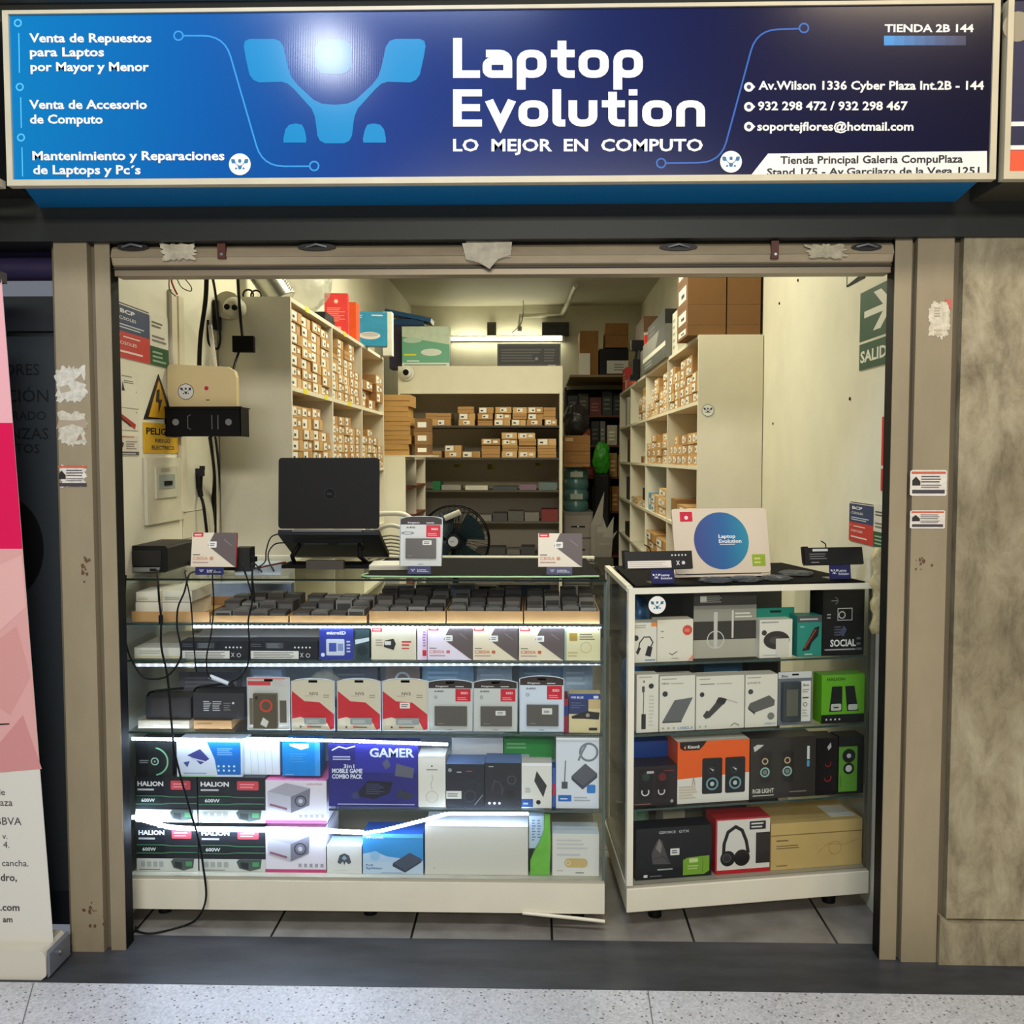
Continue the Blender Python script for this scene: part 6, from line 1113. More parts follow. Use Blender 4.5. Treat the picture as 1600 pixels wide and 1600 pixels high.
# bottom row
RI('graphics_card_box', 'black graphics card box with a green corner and armour picture', 'box', 994, 1112, 1292, 'base', .07, (30, 30, 34), [('t', 'GEFORCE', .3, .88, .05, (200, 200, 200), .015, 'l', .22), ('t', 'GTX', .56, .88, .05, (200, 200, 200), .015, 'l', .14), ('p', [(.62, .04), (.62, .34), (.68, .38), (.97, .4), (.97, .1), (.9, .04)], (122, 170, 50)), ('rr', .7, .28, .82, .36, (206, 220, 150), .02), ('n', .68, .14, .84, .24, 2, (190, 210, 130)), ('r', .88, .06, .885, .36, (60, 80, 30)), ('rr', .45, .45, .57, .58, (232, 232, 226), .01), ('n', .47, .48, .55, .56, 2, (80, 80, 80)), ('p', [(.22, .3), (.2, .5), (.27, .74), (.3, .8), (.34, .74), (.38, .56), (.42, .38), (.46, .28)], (84, 80, 80)), ('p', [(.26, .6), (.3, .78), (.34, .66), (.32, .5)], (130, 126, 122)), ('l', [(.24, .4), (.36, .44), (.44, .3)], .02, (60, 58, 60)), ('n', .28, .16, .56, .22, 1, (170, 170, 168)), ('p', [(.1, .05), (.1, .1), (.15, .1), (.15, .05)], (220, 220, 220)), ('n', .18, .05, .36, .09, 1, (120, 120, 120))])
q = MB(); 
RI('headphone_box', 'red and white box with large black headphones, bottom row', 'box', 1119, 1203, 1278, 'base', .09, (228, 224, 214), [('r', 0, 0, 1, .07, (190, 30, 40)), ('r', 0, .975, 1, 1, (190, 30, 40)), ('r', .74, .16, 1, .72, (50, 46, 44)), ('rr', .62, .78, .92, .93, (40, 36, 36), .01), ('n', .65, .8, .9, .92, 2, (226, 224, 220))]+[('l', [(.14, .34), (.15, .55), (.22, .76), (.36, .85), (.48, .78), (.56, .58), (.6, .36)], .06, (34, 32, 32)), ('c', .22, .28, .14, (30, 28, 28)), ('c', .48, .28, .15, (28, 26, 26)), ('c', .2, .29, .09, (52, 50, 50)), ('o', .2, .29, .07, .012, (90, 88, 86)), ('r', .0, .07, .02, .975, (190, 30, 40))], side=mat((190, 30, 40), .4), top=mat((176, 28, 40), .4))
KC = mat((206, 176, 112), .7, var=.07, scale=10)
RI('kraft_carton', 'large tan carton with small print, bottom right of the right case', 'box', 1205, 1347, 1283, 'base', .2, KC, [('r', 0, .73, 1, .75, (140, 112, 64)), ('n', .06, .6, .2, .66, 1, (120, 96, 60)), ('n', .06, .44, .34, .54, 2, (140, 114, 70)), ('n', .06, .06, .24, .12, 1, (150, 122, 76)), ('o', .7, .4, .14, .012, (176, 146, 88)), ('l', [(.5, .3), (.62, .5), (.8, .46), (.95, .56)], .01, (176, 146, 88))])
zk_ = onplane(1277, 1283, rplane(.032), RD).z
boxitem('white_tablet_box', 'white flat box with a blue top lying on the tan carton', 'box', (1298, 1336, 1277), rplane(.06), .1, mat((226, 226, 216), .4), (), z=zk_+.001, dr=RD, top=mat((40, 110, 160), .4))
for i, (a, b, t, row, c_, yy, l) in enumerate(((1100, 1160, 1030, 's2', (56, 110, 150), .3, 'blue flat pack behind the angled adapter box'), (1170, 1215, 1035, 's2', (44, 42, 40), .3, 'black part behind the hub box'), (1040, 1078, 1028, 's2', (40, 40, 40), .3, 'black round part behind the enclosure box'), (1110, 1190, 1262, 'base', (120, 60, 54), .34, 'dull red box behind the headphone box'), (1036, 1070, 1268, 'base', (176, 170, 150), .3, 'pale flat carton behind the graphics card box'))):
    boxitem('stored_part', l, 'pack', (a, b, t), rplane(yy), .08, mat(c_, .4, var=.15, scale=18), [('n', .3, .4, .7, .6, 1, tuple(min(255, v+40) for v in c_))], z=ZR[row]+.0008, dr=RD)
for i, (row, u, c_, l) in enumerate((('s2', .1, (70, 130, 200), 'front blue translucent bag behind the left glass side, second row'), ('s2', .14, (90, 150, 210), 'rear blue translucent bag behind the left glass side, second row'), ('s1', .12, (60, 110, 160), 'blue translucent bag behind the left glass side, top row'), ('s3', .12, (90, 140, 140), 'grey-green bag behind the left glass side, third row'), ('base', .12, (110, 150, 120), 'pale green bag behind the left glass side, bottom row'))):
    yy = (.26, .42, .3, .32, .3)[i]; x_ = FLx+RD[0]*u+RN[0]*yy; y_ = FLy+RD[1]*u+RN[1]*yy
    zt2 = {'s2': ZR['s1'], 's1': ZT, 's3': ZR['s2'], 'base': ZR['s3']}[row]; hgt = (zt2-ZR[row])*.36
    blob('blue_bag' if i < 3 else 'green_bag', l, 'bag', (x_, y_, ZR[row]+.002), .045, .06, hgt, mat(c_, .3, var=.35, scale=24), 40+i, .4, sub=3)
# ================================================================ on the counters
TZ = Z['top']+.0065
MATB = mat((10, 10, 10), .85, spec=.08, var=.3, scale=30)
def slab(name, label, cat, poly, z, t, m, group=None):
    c = Vector((sum(p[0] for p in poly)/len(poly), sum(p[1] for p in poly)/len(poly), z)); q = MB(); q.prismz([(p[0]-c.x, p[1]-c.y) for p in poly], 0, t, m); return tag(q.build(name, None, c, None, min(.0015, t*.4)), label, cat, group)
xa = lambda px, py=895, Y=3.3: at(px, py, Y).x
slab('counter_mat', 'black counter mat with pale green edge on the left glass case', 'mat', [(xa(566, 905, 3.0), 2.985), (.2, 2.985), (.206, 3.02), (.19, 3.56), (xa(600, 885, 3.5), 3.56)], TZ, .003, MATB)
q = MB(); e = smooth([(xa(575, 900, 3.06), 3.06, TZ+.005), (xa(568, 905, 3.0), 2.99, TZ+.005), (xa(620, 908, 2.98), 2.975, TZ+.005), (xa(850, 908, 2.98), 2.972, TZ+.006), (.16, 2.972, TZ+.008), (.2, 2.975, TZ+.008)], 6); c0 = e[0]
q.tube([p-c0 for p in e], .003, mat((150, 190, 140), .4), 8); tag(q.build('mat_edging', None, c0), 'pale green-grey edging strip along the front of the left counter mat', 'edging')
slab('counter_mat', 'black counter mat covering the top of the turned right case', 'mat', [(FLx+RD[0]*u+RN[0]*v, FLy+RD[1]*u+RN[1]*v) for u, v in ((.03, .02), (RW-.03, .012), (BRu-.02, BLv-.02), (BLu+.03, BLv-.02))], ZT+.0005, .004, MATB)
NAVY = mat((38, 40, 92), .35)
def stand(px0, px1, pyt, pyb, P, dr, z, label):
    loc, w, h, rz = pose(px0, px1, pyt, P, dr, z); root = empty('display_stand', loc, rz); tag(root, label, 'stand', 'navy name stands')
    q = MB(); q.prism([(-w/2, 0), (w/2, 0), (w/2, h), (-w/2, h)], 0, .003, NAVY)
    prints(q, w, h, [('t', 'Laptop', .42, .52, .15, (226, 228, 236), .02, 'l', .38), ('t', 'Evolution', .42, .3, .15, (226, 228, 236), .02, 'l', .48), ('w', .22, .52, .26, (226, 228, 236))]); q.build('name_card', root, None, (R_(-8), 0, 0))
    q = MB(); q.box(-w/2, w/2, .0, .06, 0, .003, PLASTIC); q.build('foot', root)
    q = MB(); q.box(-w/2+.006, w/2-.006, .006, .04, h-.004, h-.001, NAVY); q.box(-w*.2, w*.2, .036, .04, .003, h-.004, NAVY); q.build('ledge', root)
    return root, loc, w, h
def on_stand(name, label, cat, px0, px1, pyt, base, P, dr, d, body, spec, tilt=R_(12)):
    return boxitem(name, label, cat, (px0, px1, pyt), P, d, mat(body, .4), spec, z=base, dr=dr, tilt=tilt, side=mat((190, 40, 44), .4) if name == 'drive_box' else None)
st, loc, w, h = stand(305, 349, 886, 912, (0, 3.05), YD, TZ, 'navy name stand under the cream drive box at the left')
CD8 = c800((206, 140, 110))
on_stand('drive_box', 'cream drive box with red side propped on the left name stand', 'box', 297, 367, 832, loc.z+h, (0, 3.057), YD, .012, (222, 210, 186), CD8)
st, loc, w, h = stand(637, 673, 885, 911, (0, 3.05), YD, TZ+.0035, 'navy name stand under the hanging drive pack in the middle'); c_ = loc
pk = card('solid_state_drive_pack', 'black-topped drive pack propped on the middle name stand over the counter', 'pack', 624, 690, 806, .06, (206, 208, 202), a400(0), [('drive', .14, .16, .86, .55, .006, (84, 80, 76), [('rr', .56, .66, .86, .9, (226, 224, 214), .03), ('n', .6, .7, .82, .86, 2, (80, 80, 80)), ('n', .1, .08, .2, .14, 1, (150, 150, 140))])], None, y=.09)
pk.location.z = loc.z+h; _s = (at(657, 806, 3.06).z-(loc.z+h))/(at(657, 806, 3.06).z-Z['sC']); pk.scale = (1, 1, _s); pk.rotation_euler = (R_(-8), 0, 0)
st, loc, w, h = stand(854, 894, 886, 911, (0, 3.05), YD, TZ+.0035, 'navy name stand under the cream drive box, right end of left case')
on_stand('drive_box', 'cream drive box with a dark diagonal propped at the right end of the left case', 'box', 841, 910, 833, loc.z+h, (0, 3.057), YD, .012, (222, 212, 190), CD8)
RTZ = ZT+.005
st, loc, w, h = stand(1018, 1054, 889, 914, rplane(.06), RD, RTZ, 'navy name stand under the labelled battery on the right case')
def loose_batt(name, label, px0, px1, pyt, pyb, P, dr, z, white):
    loc, w, h, rz = pose(px0, px1, pyt, P, dr, z); root = empty(name, loc, (R_(-14), 0, rz)); tag(root, label, 'battery')
    q = MB(); q.box(-w/2, w/2, 0, .018, 0, h, mat((24, 24, 26), .4)); q.box(-w/2-.004, -w/2+w*.08, .004, .016, h*.1, h*1.08, BLK); q.build('shell', root, None, None, .002)
    q = MB(); sp_ = [('c', .7+.05*i, .76, .05, (206, 206, 206)) for i in range(5)]+[('l', [(.76, .2), (.8, .44)], .05, (206, 206, 206)), ('l', [(.8, .2), (.76, .44)], .05, (206, 206, 206)), ('c', .86, .32, .1, (206, 206, 206))]
    if white: sp_ += [('r', .04, .06, .68, .46, (226, 218, 206)), ('n', .06, .1, .64, .42, 3, (190, 180, 170))]
    else: sp_ = [('n', .08, .3, .4, .7, 3, (110, 110, 110)), ('r', .14, .78, .4, .92, (206, 206, 200)), ('n', .1, .1, .3, .2, 1, (150, 150, 150))]
    prints(q, w, h, sp_, -.0005); q.build('rating_label', root); q = MB(); q.tube(smooth([(-w*.1, .01, h), (-w*.13, .0, h+.012), (-w*.2, .0, h+.022)]), .002, BLK, 6); q.build('lead', root); return root
loose_batt('laptop_battery', 'black battery with white label lying propped beside the white laptop', 977, 1083, 861, 890, rplane(.063), RD, loc.z+h, True)
pr_ = onz(1315, 905, RTZ); v_ = (Vector((pr_.x, pr_.y, 0))-Vector((FLx, FLy, 0))).dot(Vector((RN[0], RN[1], 0)))
st, loc, w, h = stand(1297, 1330, 882, 905, rplane(.07), RD, RTZ, 'navy name stand under the plain battery at the right wall')
loose_batt('laptop_battery', 'plain black battery propped on the rightmost name stand', 1259, 1350, 855, 882, rplane(.073), RD, loc.z+h, False)
# white laptop with a round sticker
loc, w, h, rz = pose(1057, 1206, 793, rplane(.2), RD, RTZ+.012)
lt = empty('white_laptop', (loc.x, loc.y, RTZ), rz); tag(lt, 'white laptop with a large round blue sticker on its lid, facing the corridor', 'laptop')
WL = mat((222, 208, 186), .4)
q = MB(); q.prism(rrect(-w/2, .0, w/2, h, .01), 0, .008, WL); q.prism(circ(-.0, h*.5, h*.44, 48), -.0008, -.0002, tex('round_sticker', lambda nt, b, N, L_: (lambda tc, s, mr, r: (L_(tc.outputs['Object'], s.inputs[0]), mr.inputs['From Min'].__setattr__('default_value', -.1), mr.inputs['From Max'].__setattr__('default_value', .12), L_(s.outputs['X'], mr.inputs['Value']), L_(mr.outputs[0], r.inputs['Fac']), L_(r.outputs[0], b.inputs['Base Color'])))(N('TexCoord'), N('SeparateXYZ'), N('MapRange'), ramp(N, [(0, (56, 70, 140)), (.5, (34, 100, 160)), (1, (30, 150, 170))]))))
prints(q, w, h, [('r', .08, .8, .21, .95, (206, 30, 60)), ('c', .145, .86, .03, (240, 220, 220)), ('r', .81, .1, .95, .28, (150, 176, 50)), ('n', .83, .13, .93, .25, 2, (206, 216, 130))], -.0002)
prints(q, w, h, [('t', 'Laptop', .47, .54, .055, (236, 236, 236), .03, 'l', .18), ('t', 'Evolution', .47, .465, .055, (236, 236, 236), .03, 'l', .24), ('n', .48, .43, .72, .455, 1, (206, 216, 226))], -.0009)
q.build('lid', lt, (0, 0, .012), (R_(-13), 0, 0), .0015)
q = MB(); q.box(-w/2, w/2, .004, .24, 0, .014, WL); q.build('base', lt, None, None, .004); q = MB(); q.box(-w*.4, w*.4, .03, .13, .014, .0155, mat((60, 58, 56), .5)); q.build('keyboard', lt); q = MB(); q.cyl((-w*.4, .006, .012), (w*.4, .006, .012), .005, GREYM, n=12); q.build('hinge', lt)
# clear bags lying on the right mat
for i, (px, yy, sx) in enumerate(((1118, .07, .046), (1165, .08, .048), (1213, .09, .044), (1244, .2, .05))):
    p = onplane(px, 895, rplane(yy), RD); blob('clear_bag', 'crumpled clear antistatic bag on the right counter mat, %s from the left' % NTH[i], 'bag', (p.x, p.y, RTZ+.001), sx*1.02, .05, .007, bagmat('anti_bag%d' % i, (90, 98, 110), .4, .12, 1), 60+i, 1.1, sub=4)
# black laptop on a folding stand
LY0 = 3.3
p0, p1 = at(434, 770, LY0), at(592, 770, LY0); lw = p1.x-p0.x; lx = (p0.x+p1.x)/2; zh = at(512, 828, LY0).z; zt3 = at(512, 715, LY0+.02).z
ll = empty('black_laptop', (lx, LY0, zh)); tag(ll, 'open black laptop raised on a folding stand, lid towards the corridor', 'laptop')
LM = mat((21, 20, 19), .55, spec=.2, var=.06, scale=60); hh = zt3-zh
q = MB(); q.prism(rrect(-lw/2, .004, lw/2, hh, .012), 0, .009, LM)
for x in (.15,):
    pass
q.flat(circ(.004, hh*.5, .019, 28), -.0004, mat((13, 13, 13), .6, spec=.15))
for a_ in ribbon(circ(.004, hh*.5, .019, 28), .0016, True): q.flat(a_, -.0006, (34, 34, 34))
vs, fs, l_, r_ = glyphs('DELL', .02); q.add([(.004+(vx-(l_+r_)/2)*.0095, -.0008, hh*.5-.003+vz*.0095) for vx, vz in vs], fs, (52, 52, 52)); q.build('lid', ll, None, (R_(-4), 0, 0), .002)
base = Matrix.Rotation(R_(-24), 4, 'X')
q = MB(); q.box(-lw/2, lw/2, .0, .25, -.018, .0, BLK, base); q.build('base', ll, None, None, .004)
q = MB()
for a_, b_ in ((-.3, -.06), (.05, .3)): q.box(lw*a_, lw*b_, .09, .1, -.0188, -.018, (90, 110, 108), base)
q.build('vents', ll)
q = MB(); q.box(-lw*.36, lw*.33, -.006, .003, -.006, .001, mat((130, 130, 126), .3, .6)); q.build('hinge_bar', ll)
q = MB(); q.box(-lw*.46, -lw*.38, -.002, .003, -.016, -.004, mat((120, 120, 116), .4)); q.box(lw*.35, lw*.45, -.002, .003, -.016, -.004, mat((150, 150, 148), .4)); q.build('ports', ll)
ls = empty('laptop_stand', (lx, LY0, TZ)); tag(ls, 'black folding stand under the open black laptop', 'stand'); hz = zh-TZ
q = MB()
for s in (-1, 1):
    q.tube([(s*lw*.3, -.004, hz-.034), (s*lw*.3, .006, hz-.05), (s*lw*.33, .02, hz-.07)], .006, DBLK)
q.box(-lw*.34, lw*.34, -.012, .0, hz-.044, hz-.03, DBLK); q.build('tray', ls)
for s in (-1, 1): q = MB(); q.tube([(s*lw*.3, .01, hz-.055), (s*lw*.33, -.05, .04), (s*lw*.36, .02, .012)], .008, DBLK); q.build('arm', ls)
q = MB(); q.box(-lw*.42, lw*.42, -.07, .05, 0, .012, DBLK); q.box(-lw*.16, lw*.2, -.1, -.075, .0, .03, mat((66, 60, 50), .5)); q.build('base', ls, None, None, .004)
# label printer
p0, p1 = at(191, 900, 3.1), at(262, 900, 3.1); pw = p1.x-p0.x; zt4 = at(225, 853, 3.1).z-TZ; 
lpz = empty('label_printer', ((p0.x+p1.x)/2, 3.1, TZ)); tag(lpz, 'black boxy label printer at the left end of the counter', 'printer')
BP = mat((17, 17, 16), .45, spec=.25)
q = MB(); q.prism(rrect(-pw/2, 0, pw/2, zt4, .012), .004, .26, BP); q.build('body', lpz, None, None, .003)
q = MB(); q.prism(rrect(-pw*.28, zt4*.26, pw*.36, zt4*.84, .006), 0, .004, mat((30, 29, 28), .4)); q.build('front_panel', lpz)
q = MB(); q.prism([(-pw*.36, .003), (pw*.3, .003), (pw*.34, zt4*.2), (-pw*.32, zt4*.2)], -.002, .004, mat((120, 120, 116), .4)); q.box(pw*.12, pw*.26, -.004, -.002, zt4*.06, zt4*.16, BLK); q.build('paper_slot', lpz)
# small black adapters beside the printer
for i, (a, b, t, yy, l) in enumerate(((366, 390, 856, 3.12, 'black plug block behind the left propped drive box'), (350, 386, 884, 3.16, 'flat black adapter beside the left name stand'), (262, 300, 876, 3.3, 'black charger block beside the label printer'))):
    loc, w, h, rz = pose(a, b, t, (0, yy), YD, TZ+.001); q = MB(); q.box(-w/2, w/2, 0, .06, 0, h, mat((28, 28, 28), .45)); q.box(w/2, w/2+.014, .02, .04, h*.4, h*.6, BLK); tag(q.build('charger_block', None, loc, None, .004), l, 'charger')
loc, w, h, rz = pose(577, 637, 886, (0, 3.16), YD, TZ+.004)
q = MB(); q.box(-w/2, w/2, 0, .14, 0, .012, mat((196, 188, 160), .6)); q.box(-w/2, w/2, 0, .14, .012, .016, mat((226, 222, 206), .6)); tag(q.build('paper_pad', None, loc, .05), 'pad of pale paper lying beside the middle name stand', 'paper')
slab('paper_sheet', 'pale bluish sheet lying on the glass left of the black laptop', 'paper', [(xa(375, 900, 3.1), 3.05), (xa(445, 900, 3.1), 3.05), (xa(440, 885, 3.45), 3.45), (xa(385, 885, 3.45), 3.45)], TZ+.0005, .002, mat((170, 184, 196), .5))
# ================================================================ left wall fittings
WLX = XL+.0008; LD = (0, 1); RDD = (0, -1)
def lw_(name, label, cat, px0, px1, pyt, pyb, d, col, spec=(), **k): return boxitem(name, label, cat, (px0, px1, pyt), (WLX+d, 3.3), d, col if not isinstance(col, tuple) else mat(col, .5), spec, pyb=pyb, dr=LD, bevel=0, **k)
def poster(): return [('r', 0, .93, .7, 1, (226, 222, 206)), ('n', .03, .94, .66, .99, 1, (60, 56, 50)), ('r', 0, .47, .62, .93, (46, 62, 100)), ('r', 0, 0, .62, .47, (200, 54, 50)), ('r', .62, 0, 1, .36, (36, 84, 50)), ('r', .62, .36, 1, .93, (220, 216, 200)), ('t', 'BCP', .08, .8, .07, (236, 236, 236), .03, 'l', .26), ('t', 'C/SOLES', .06, .68, .055, (220, 222, 226), .015, 'l', .3), ('n', .06, .52, .54, .62, 2, (200, 206, 214)), ('c', .06, .4, .02, (240, 220, 216)), ('n', .12, .36, .46, .41, 1, (240, 220, 210)), ('t', 'C/SOLES', .06, .24, .055, (240, 220, 214), .015, 'l', .3), ('n', .06, .08, .5, .16, 1, (240, 214, 206)), ('n', .66, .72, .92, .86, 2, (90, 88, 80)), ('n', .66, .44, .96, .6, 2, (120, 116, 106)), ('n', .66, .05, .95, .3, 3, (150, 180, 150))]
lw_('bank_poster', 'blue, red and green account poster on the left wall by the opening', 'poster', 181, 262, 482, 566, .002, (220, 216, 200), poster())
lw_('flyer', 'white flyer with a small black mark under the account poster', 'flyer', 183, 217, 580, 637, .002, (222, 218, 200), [('n', .2, .82, .7, .9, 1, (150, 146, 136)), ('p', [(.2, .45), (.34, .45), (.24, .7)], (40, 38, 36)), ('n', .3, .66, .8, .76, 2, (120, 116, 106)), ('c', .86, .46, .02, (60, 58, 54))])
lw_('flyer', 'white flyer with a red and black slanted picture, left wall', 'flyer', 183, 217, 640, 672, .002, (222, 218, 200), [('p', [(.05, .55), (.15, .8), (.85, .3), (.8, .05)], (176, 60, 50)), ('l', [(.05, .7), (.6, .2)], .1, (50, 46, 44)), ('c', .88, .9, .04, (80, 80, 76))])
lw_('flyer', 'small printed flyer with a dark band at its foot, left wall', 'flyer', 183, 217, 680, 712, .002, (218, 212, 196), [('r', .02, .02, 1, .2, (90, 88, 90)), ('n', .05, .05, .9, .16, 1, (200, 196, 190)), ('p', [(.0, .4), (.25, .4), (.3, .6), (.1, .8), (.0, .8)], (60, 52, 48)), ('n', .4, .3, .95, .75, 4, (150, 140, 130)), ('n', .05, .88, .95, .97, 1, (176, 110, 90))])
polyitem('warning_triangle', 'yellow warning triangle with a black bolt on the left wall', 'sign', [(225, 655), (248, 585), (272, 655)], (WLX+.002, 3.3), .002, mat((20, 18, 16), .5), [('p', [(.14, .06), (.5, .88), (.86, .06)], (214, 160, 30)), ('p', [(.42, .66), (.52, .68), (.5, .46), (.6, .46), (.46, .14), (.47, .38), (.38, .4)], (24, 20, 18))], dr=LD)
lw_('danger_sign', 'yellow sign reading PELIGRO RIESGO ELECTRICO on the left wall', 'sign', 225, 280, 662, 708, .003, (214, 168, 40), [('t', 'PELIGRO', .06, .62, .22, (30, 26, 20), .03, 'l', .88), ('t', 'RIESGO', .3, .36, .12, (40, 34, 26), .02, 'l', .42), ('t', 'ELECTRICO', .2, .12, .13, (40, 34, 26), .02, 'l', .64)])
# breaker panel
loc, w, h, rz = pose(230, 286, 715, (WLX+.012, 3.3), LD, None, 816); br_ = empty('breaker_panel', loc, rz); tag(br_, 'grey-cream breaker panel with a small window on the left wall', 'panel')
PM = mat((206, 200, 176), .5, var=.08, scale=12)
q = MB(); q.box(-w/2, w/2, 0, .012, 0, h, PM); q.build('door', br_, None, None, .003); q = MB(); q.box(-w*.3, w*.3, -.006, 0, h*.38, h*.86, mat((190, 186, 164), .5)); q.build('cover_plate', br_, None, None, .002)
q = MB(); q.box(-w*.24, w*.2, -.008, -.006, h*.52, h*.74, mat((140, 150, 140), .2)); q.box(-w*.1, w*.1, -.012, -.008, h*.57, h*.64, DBLK); prints(q, w*.4, h*.1, [('n', .05, .2, .95, .8, 2, (150, 146, 130))], -.007, Matrix.Translation((0, 0, h*.76))); q.build('breaker_window', br_)
lw_('wall_cover', 'plain cream cover plate on the left wall below the breaker panel', 'panel', 287, 322, 797, 838, .004, (212, 208, 186), [('n', .05, .95, .9, 1, 1, (120, 116, 100))])
for i, (px, y0, y1) in enumerate(((266, 452, 572), (277, 462, 800))):
    a, b = onx(px-4, y0, WLX), onx(px+4, y0, WLX); z1_ = onx(px, y1, WLX).z; q = MB(); w = b.y-a.y; q.box(-.012 if 0 else 0, .014, 0, w, 0, a.z-z1_, mat((216, 208, 184), .5)); q.build('x') if False else tag(q.build('cable_trunking', None, (WLX, a.y, z1_), None, .002), ['short cream cable trunking on the left wall beside the account poster', 'long cream cable trunking on the left wall behind the router'][i], 'trunking')
# router on its bracket
RYc = 3.40
p0, p1 = at(258, 660, RYc), at(376, 660, RYc); bw = p1.x-p0.x; zb2 = at(317, 682, RYc).z; bh = at(317, 637, RYc).z-zb2
bk = empty('wall_bracket', ((p0.x+p1.x)/2, RYc, zb2)); tag(bk, 'black perforated metal bracket carrying the white router', 'bracket'); bx = bk.location.x
q = MB(); q.box(-bw/2, bw/2, 0, .003, 0, bh, DBLK); q.flat(circ(-bw*.36, bh*.5, .012, 16), -.0004, (120, 120, 116)); q.flat(circ(bw*.34, bh*.5, .012, 16), -.0004, (110, 110, 106))
for a_ in ribbon([(-bw*.16, bh*.75), (-bw*.2, bh*.7), (-bw*.2, bh*.3), (-bw*.16, bh*.25)], .003): q.flat(a_, -.0004, (90, 90, 86))
for x in (.12, .2): q.flat([(bw*x-.002, bh*.25), (bw*x+.002, bh*.25), (bw*x+.002, bh*.75), (bw*x-.002, bh*.75)], -.0004, (80, 80, 78))
q.box(-bw/2, -bw/2+.003, 0, .1, 0, bh, DBLK); q.box(bw/2-.003, bw/2, 0, .1, 0, bh, DBLK); q.build('front_plate', bk)
q = MB(); q.box(-bw/2, bw/2, -.004, .12, bh, bh+.003, DBLK); q.box(-bw/2, bw/2+.006, -.006, .0, bh-.006, bh+.004, DBLK); q.box(-bw/2+.02, -bw/2+.024, 0, .1, .0, .003, DBLK); q.build('tray', bk)
q = MB(); q.box(XL+.0015-bx, -bw/2+.003, .02, .09, bh-.02, bh, DBLK); q.box(XL+.001-bx, XL+.006-bx, .0, .11, 0, bh, DBLK); q.build('wall_arm', bk)
p0, p1 = at(261, 600, RYc+.03), at(369, 600, RYc+.03); rw = p1.x-p0.x; rzb = zb2+bh+.0035; rh = at(300, 569, RYc+.03).z-rzb
rt = empty('router', ((p0.x+p1.x)/2, RYc+.03, rzb)); tag(rt, 'cream router with a round emblem sticker standing on the black bracket', 'router')
RM = mat((222, 202, 150), .45)
q = MB(); q.prism([(-rw/2+.012, 0), (rw/2, 0), (rw/2, rh*.7), (rw/2-.006, rh*.84), (rw/2-.03, rh*.94), (-rw/2+.01, rh), (-rw/2+.002, rh*.94), (-rw/2, rh*.3), (-rw/2+.006, .006)], 0, .035, RM)
prints(q, rw, rh, [('c', .27, .36, .19, (40, 50, 80)), ('c', .27, .36, .175, (226, 224, 216)), ('w', .27, .38, .13, (40, 50, 90)), ('c', .57, .44, .065, (226, 200, 180)), ('c', .57, .44, .05, (190, 30, 40)), ('n', .56, .14, .62, .2, 1, (90, 90, 70))]); q.build('body', rt, None, None, .004)
q = MB()
a0 = at(337, 575, RYc+.075); a1 = at(328, 508, RYc+.075); o_ = rt.location
q.tube([a0-o_+Vector((0, 0, -.01)), a1-o_], .0075, mat((214, 206, 186), .45), 10); q.build('antenna', rt)
q = MB(); q.tube([at(270, 575, RYc+.06)-o_, at(264, 500, RYc+.06)-o_], .0065, mat((206, 198, 178), .45), 10); q.build('antenna', rt)
# bullet camera high in the corner
cc = at(356, 480, 3.93); dc_ = empty('security_camera', cc); tag(dc_, 'round white two-eyed security camera on the end panel of the left shelving', 'camera')
q = MB(); q.cyl((-.01, .058, .012), (-.01, .02, .012), .058, mat((176, 171, 150), .4), .056, 28); q.build('mount', dc_)
q = MB(); q.lathe([(.0005, .05), (.02, .048), (.036, .036), (.043, .015), (.043, -.02)], mat((180, 175, 155), .35), n=28); q.build('ball', dc_, (.028, -.0, -.004), (R_(90), 0, 0))
q = MB(); q.cyl((.012, -.053, -.006), (.012, -.042, -.006), .0115, DBLK, n=16); q.cyl((.042, -.051, -.009), (.042, -.038, -.009), .0115, DBLK, n=16); q.build('lens', dc_)
q = MB(); q.box(-.06, -.045, .0, .055, -.09, .03, BLK); q.build('bracket', dc_)
# black block hanging on its cable, plug, loose wires
p = at(381, 538, 3.9); q = MB(); q.box(-.042, .042, -.02, .02, -.032, .032, DBLK); tag(q.build('power_block', None, p, .1, .006), 'black power block hanging on a cable in front of the shelf end panel', 'power block')
cable('power_cable', 'black cable running down to the hanging power block', [at(371, 424, 3.6), at(373, 460, 3.8), at(376, 500, 3.9), at(379, 526, 3.9)], .006)
cable('power_cable', 'black cable leaving the power block towards the router', [at(374, 548, 3.9), at(368, 565, 3.85), at(362, 585, 3.78), at(352, 604, 3.72)], .005)
cable('power_cable', 'thick black cable hanging behind the router from the shutter', [at(323, 424, 3.3), at(321, 470, 3.4), at(313, 530, 3.5), at(311, 590, 3.56)], .008)
cable('power_cable', 'thin black cable looping beside the router antenna', [at(330, 424, 3.4), at(336, 455, 3.6), at(341, 500, 3.75), at(344, 530, 3.8), at(339, 545, 3.8), at(326, 535, 3.8), at(325, 500, 3.8)], .005)
for i, (a, b, c_, r, m_) in enumerate(((329, 336, 333, .009, None), (336, 342, 338, .006, None), (333, 339, 340, .004, (206, 200, 180)))):
    cable('power_cable', ['thick black cable dropping from the bracket along the wall', 'thin black cable dropping from the bracket beside the thick one', 'pale wire dropping from the bracket between black cables'][i], [at(a, 684, 3.6-.03*i), at(b, 740, 3.8-.05*i), at(c_, 790, 3.9-.05*i), at(c_-2+i, 850, 3.92-.05*i), at(c_-4+i, 890, 3.95-.05*i)], r, mat(m_, .5) if m_ else None)
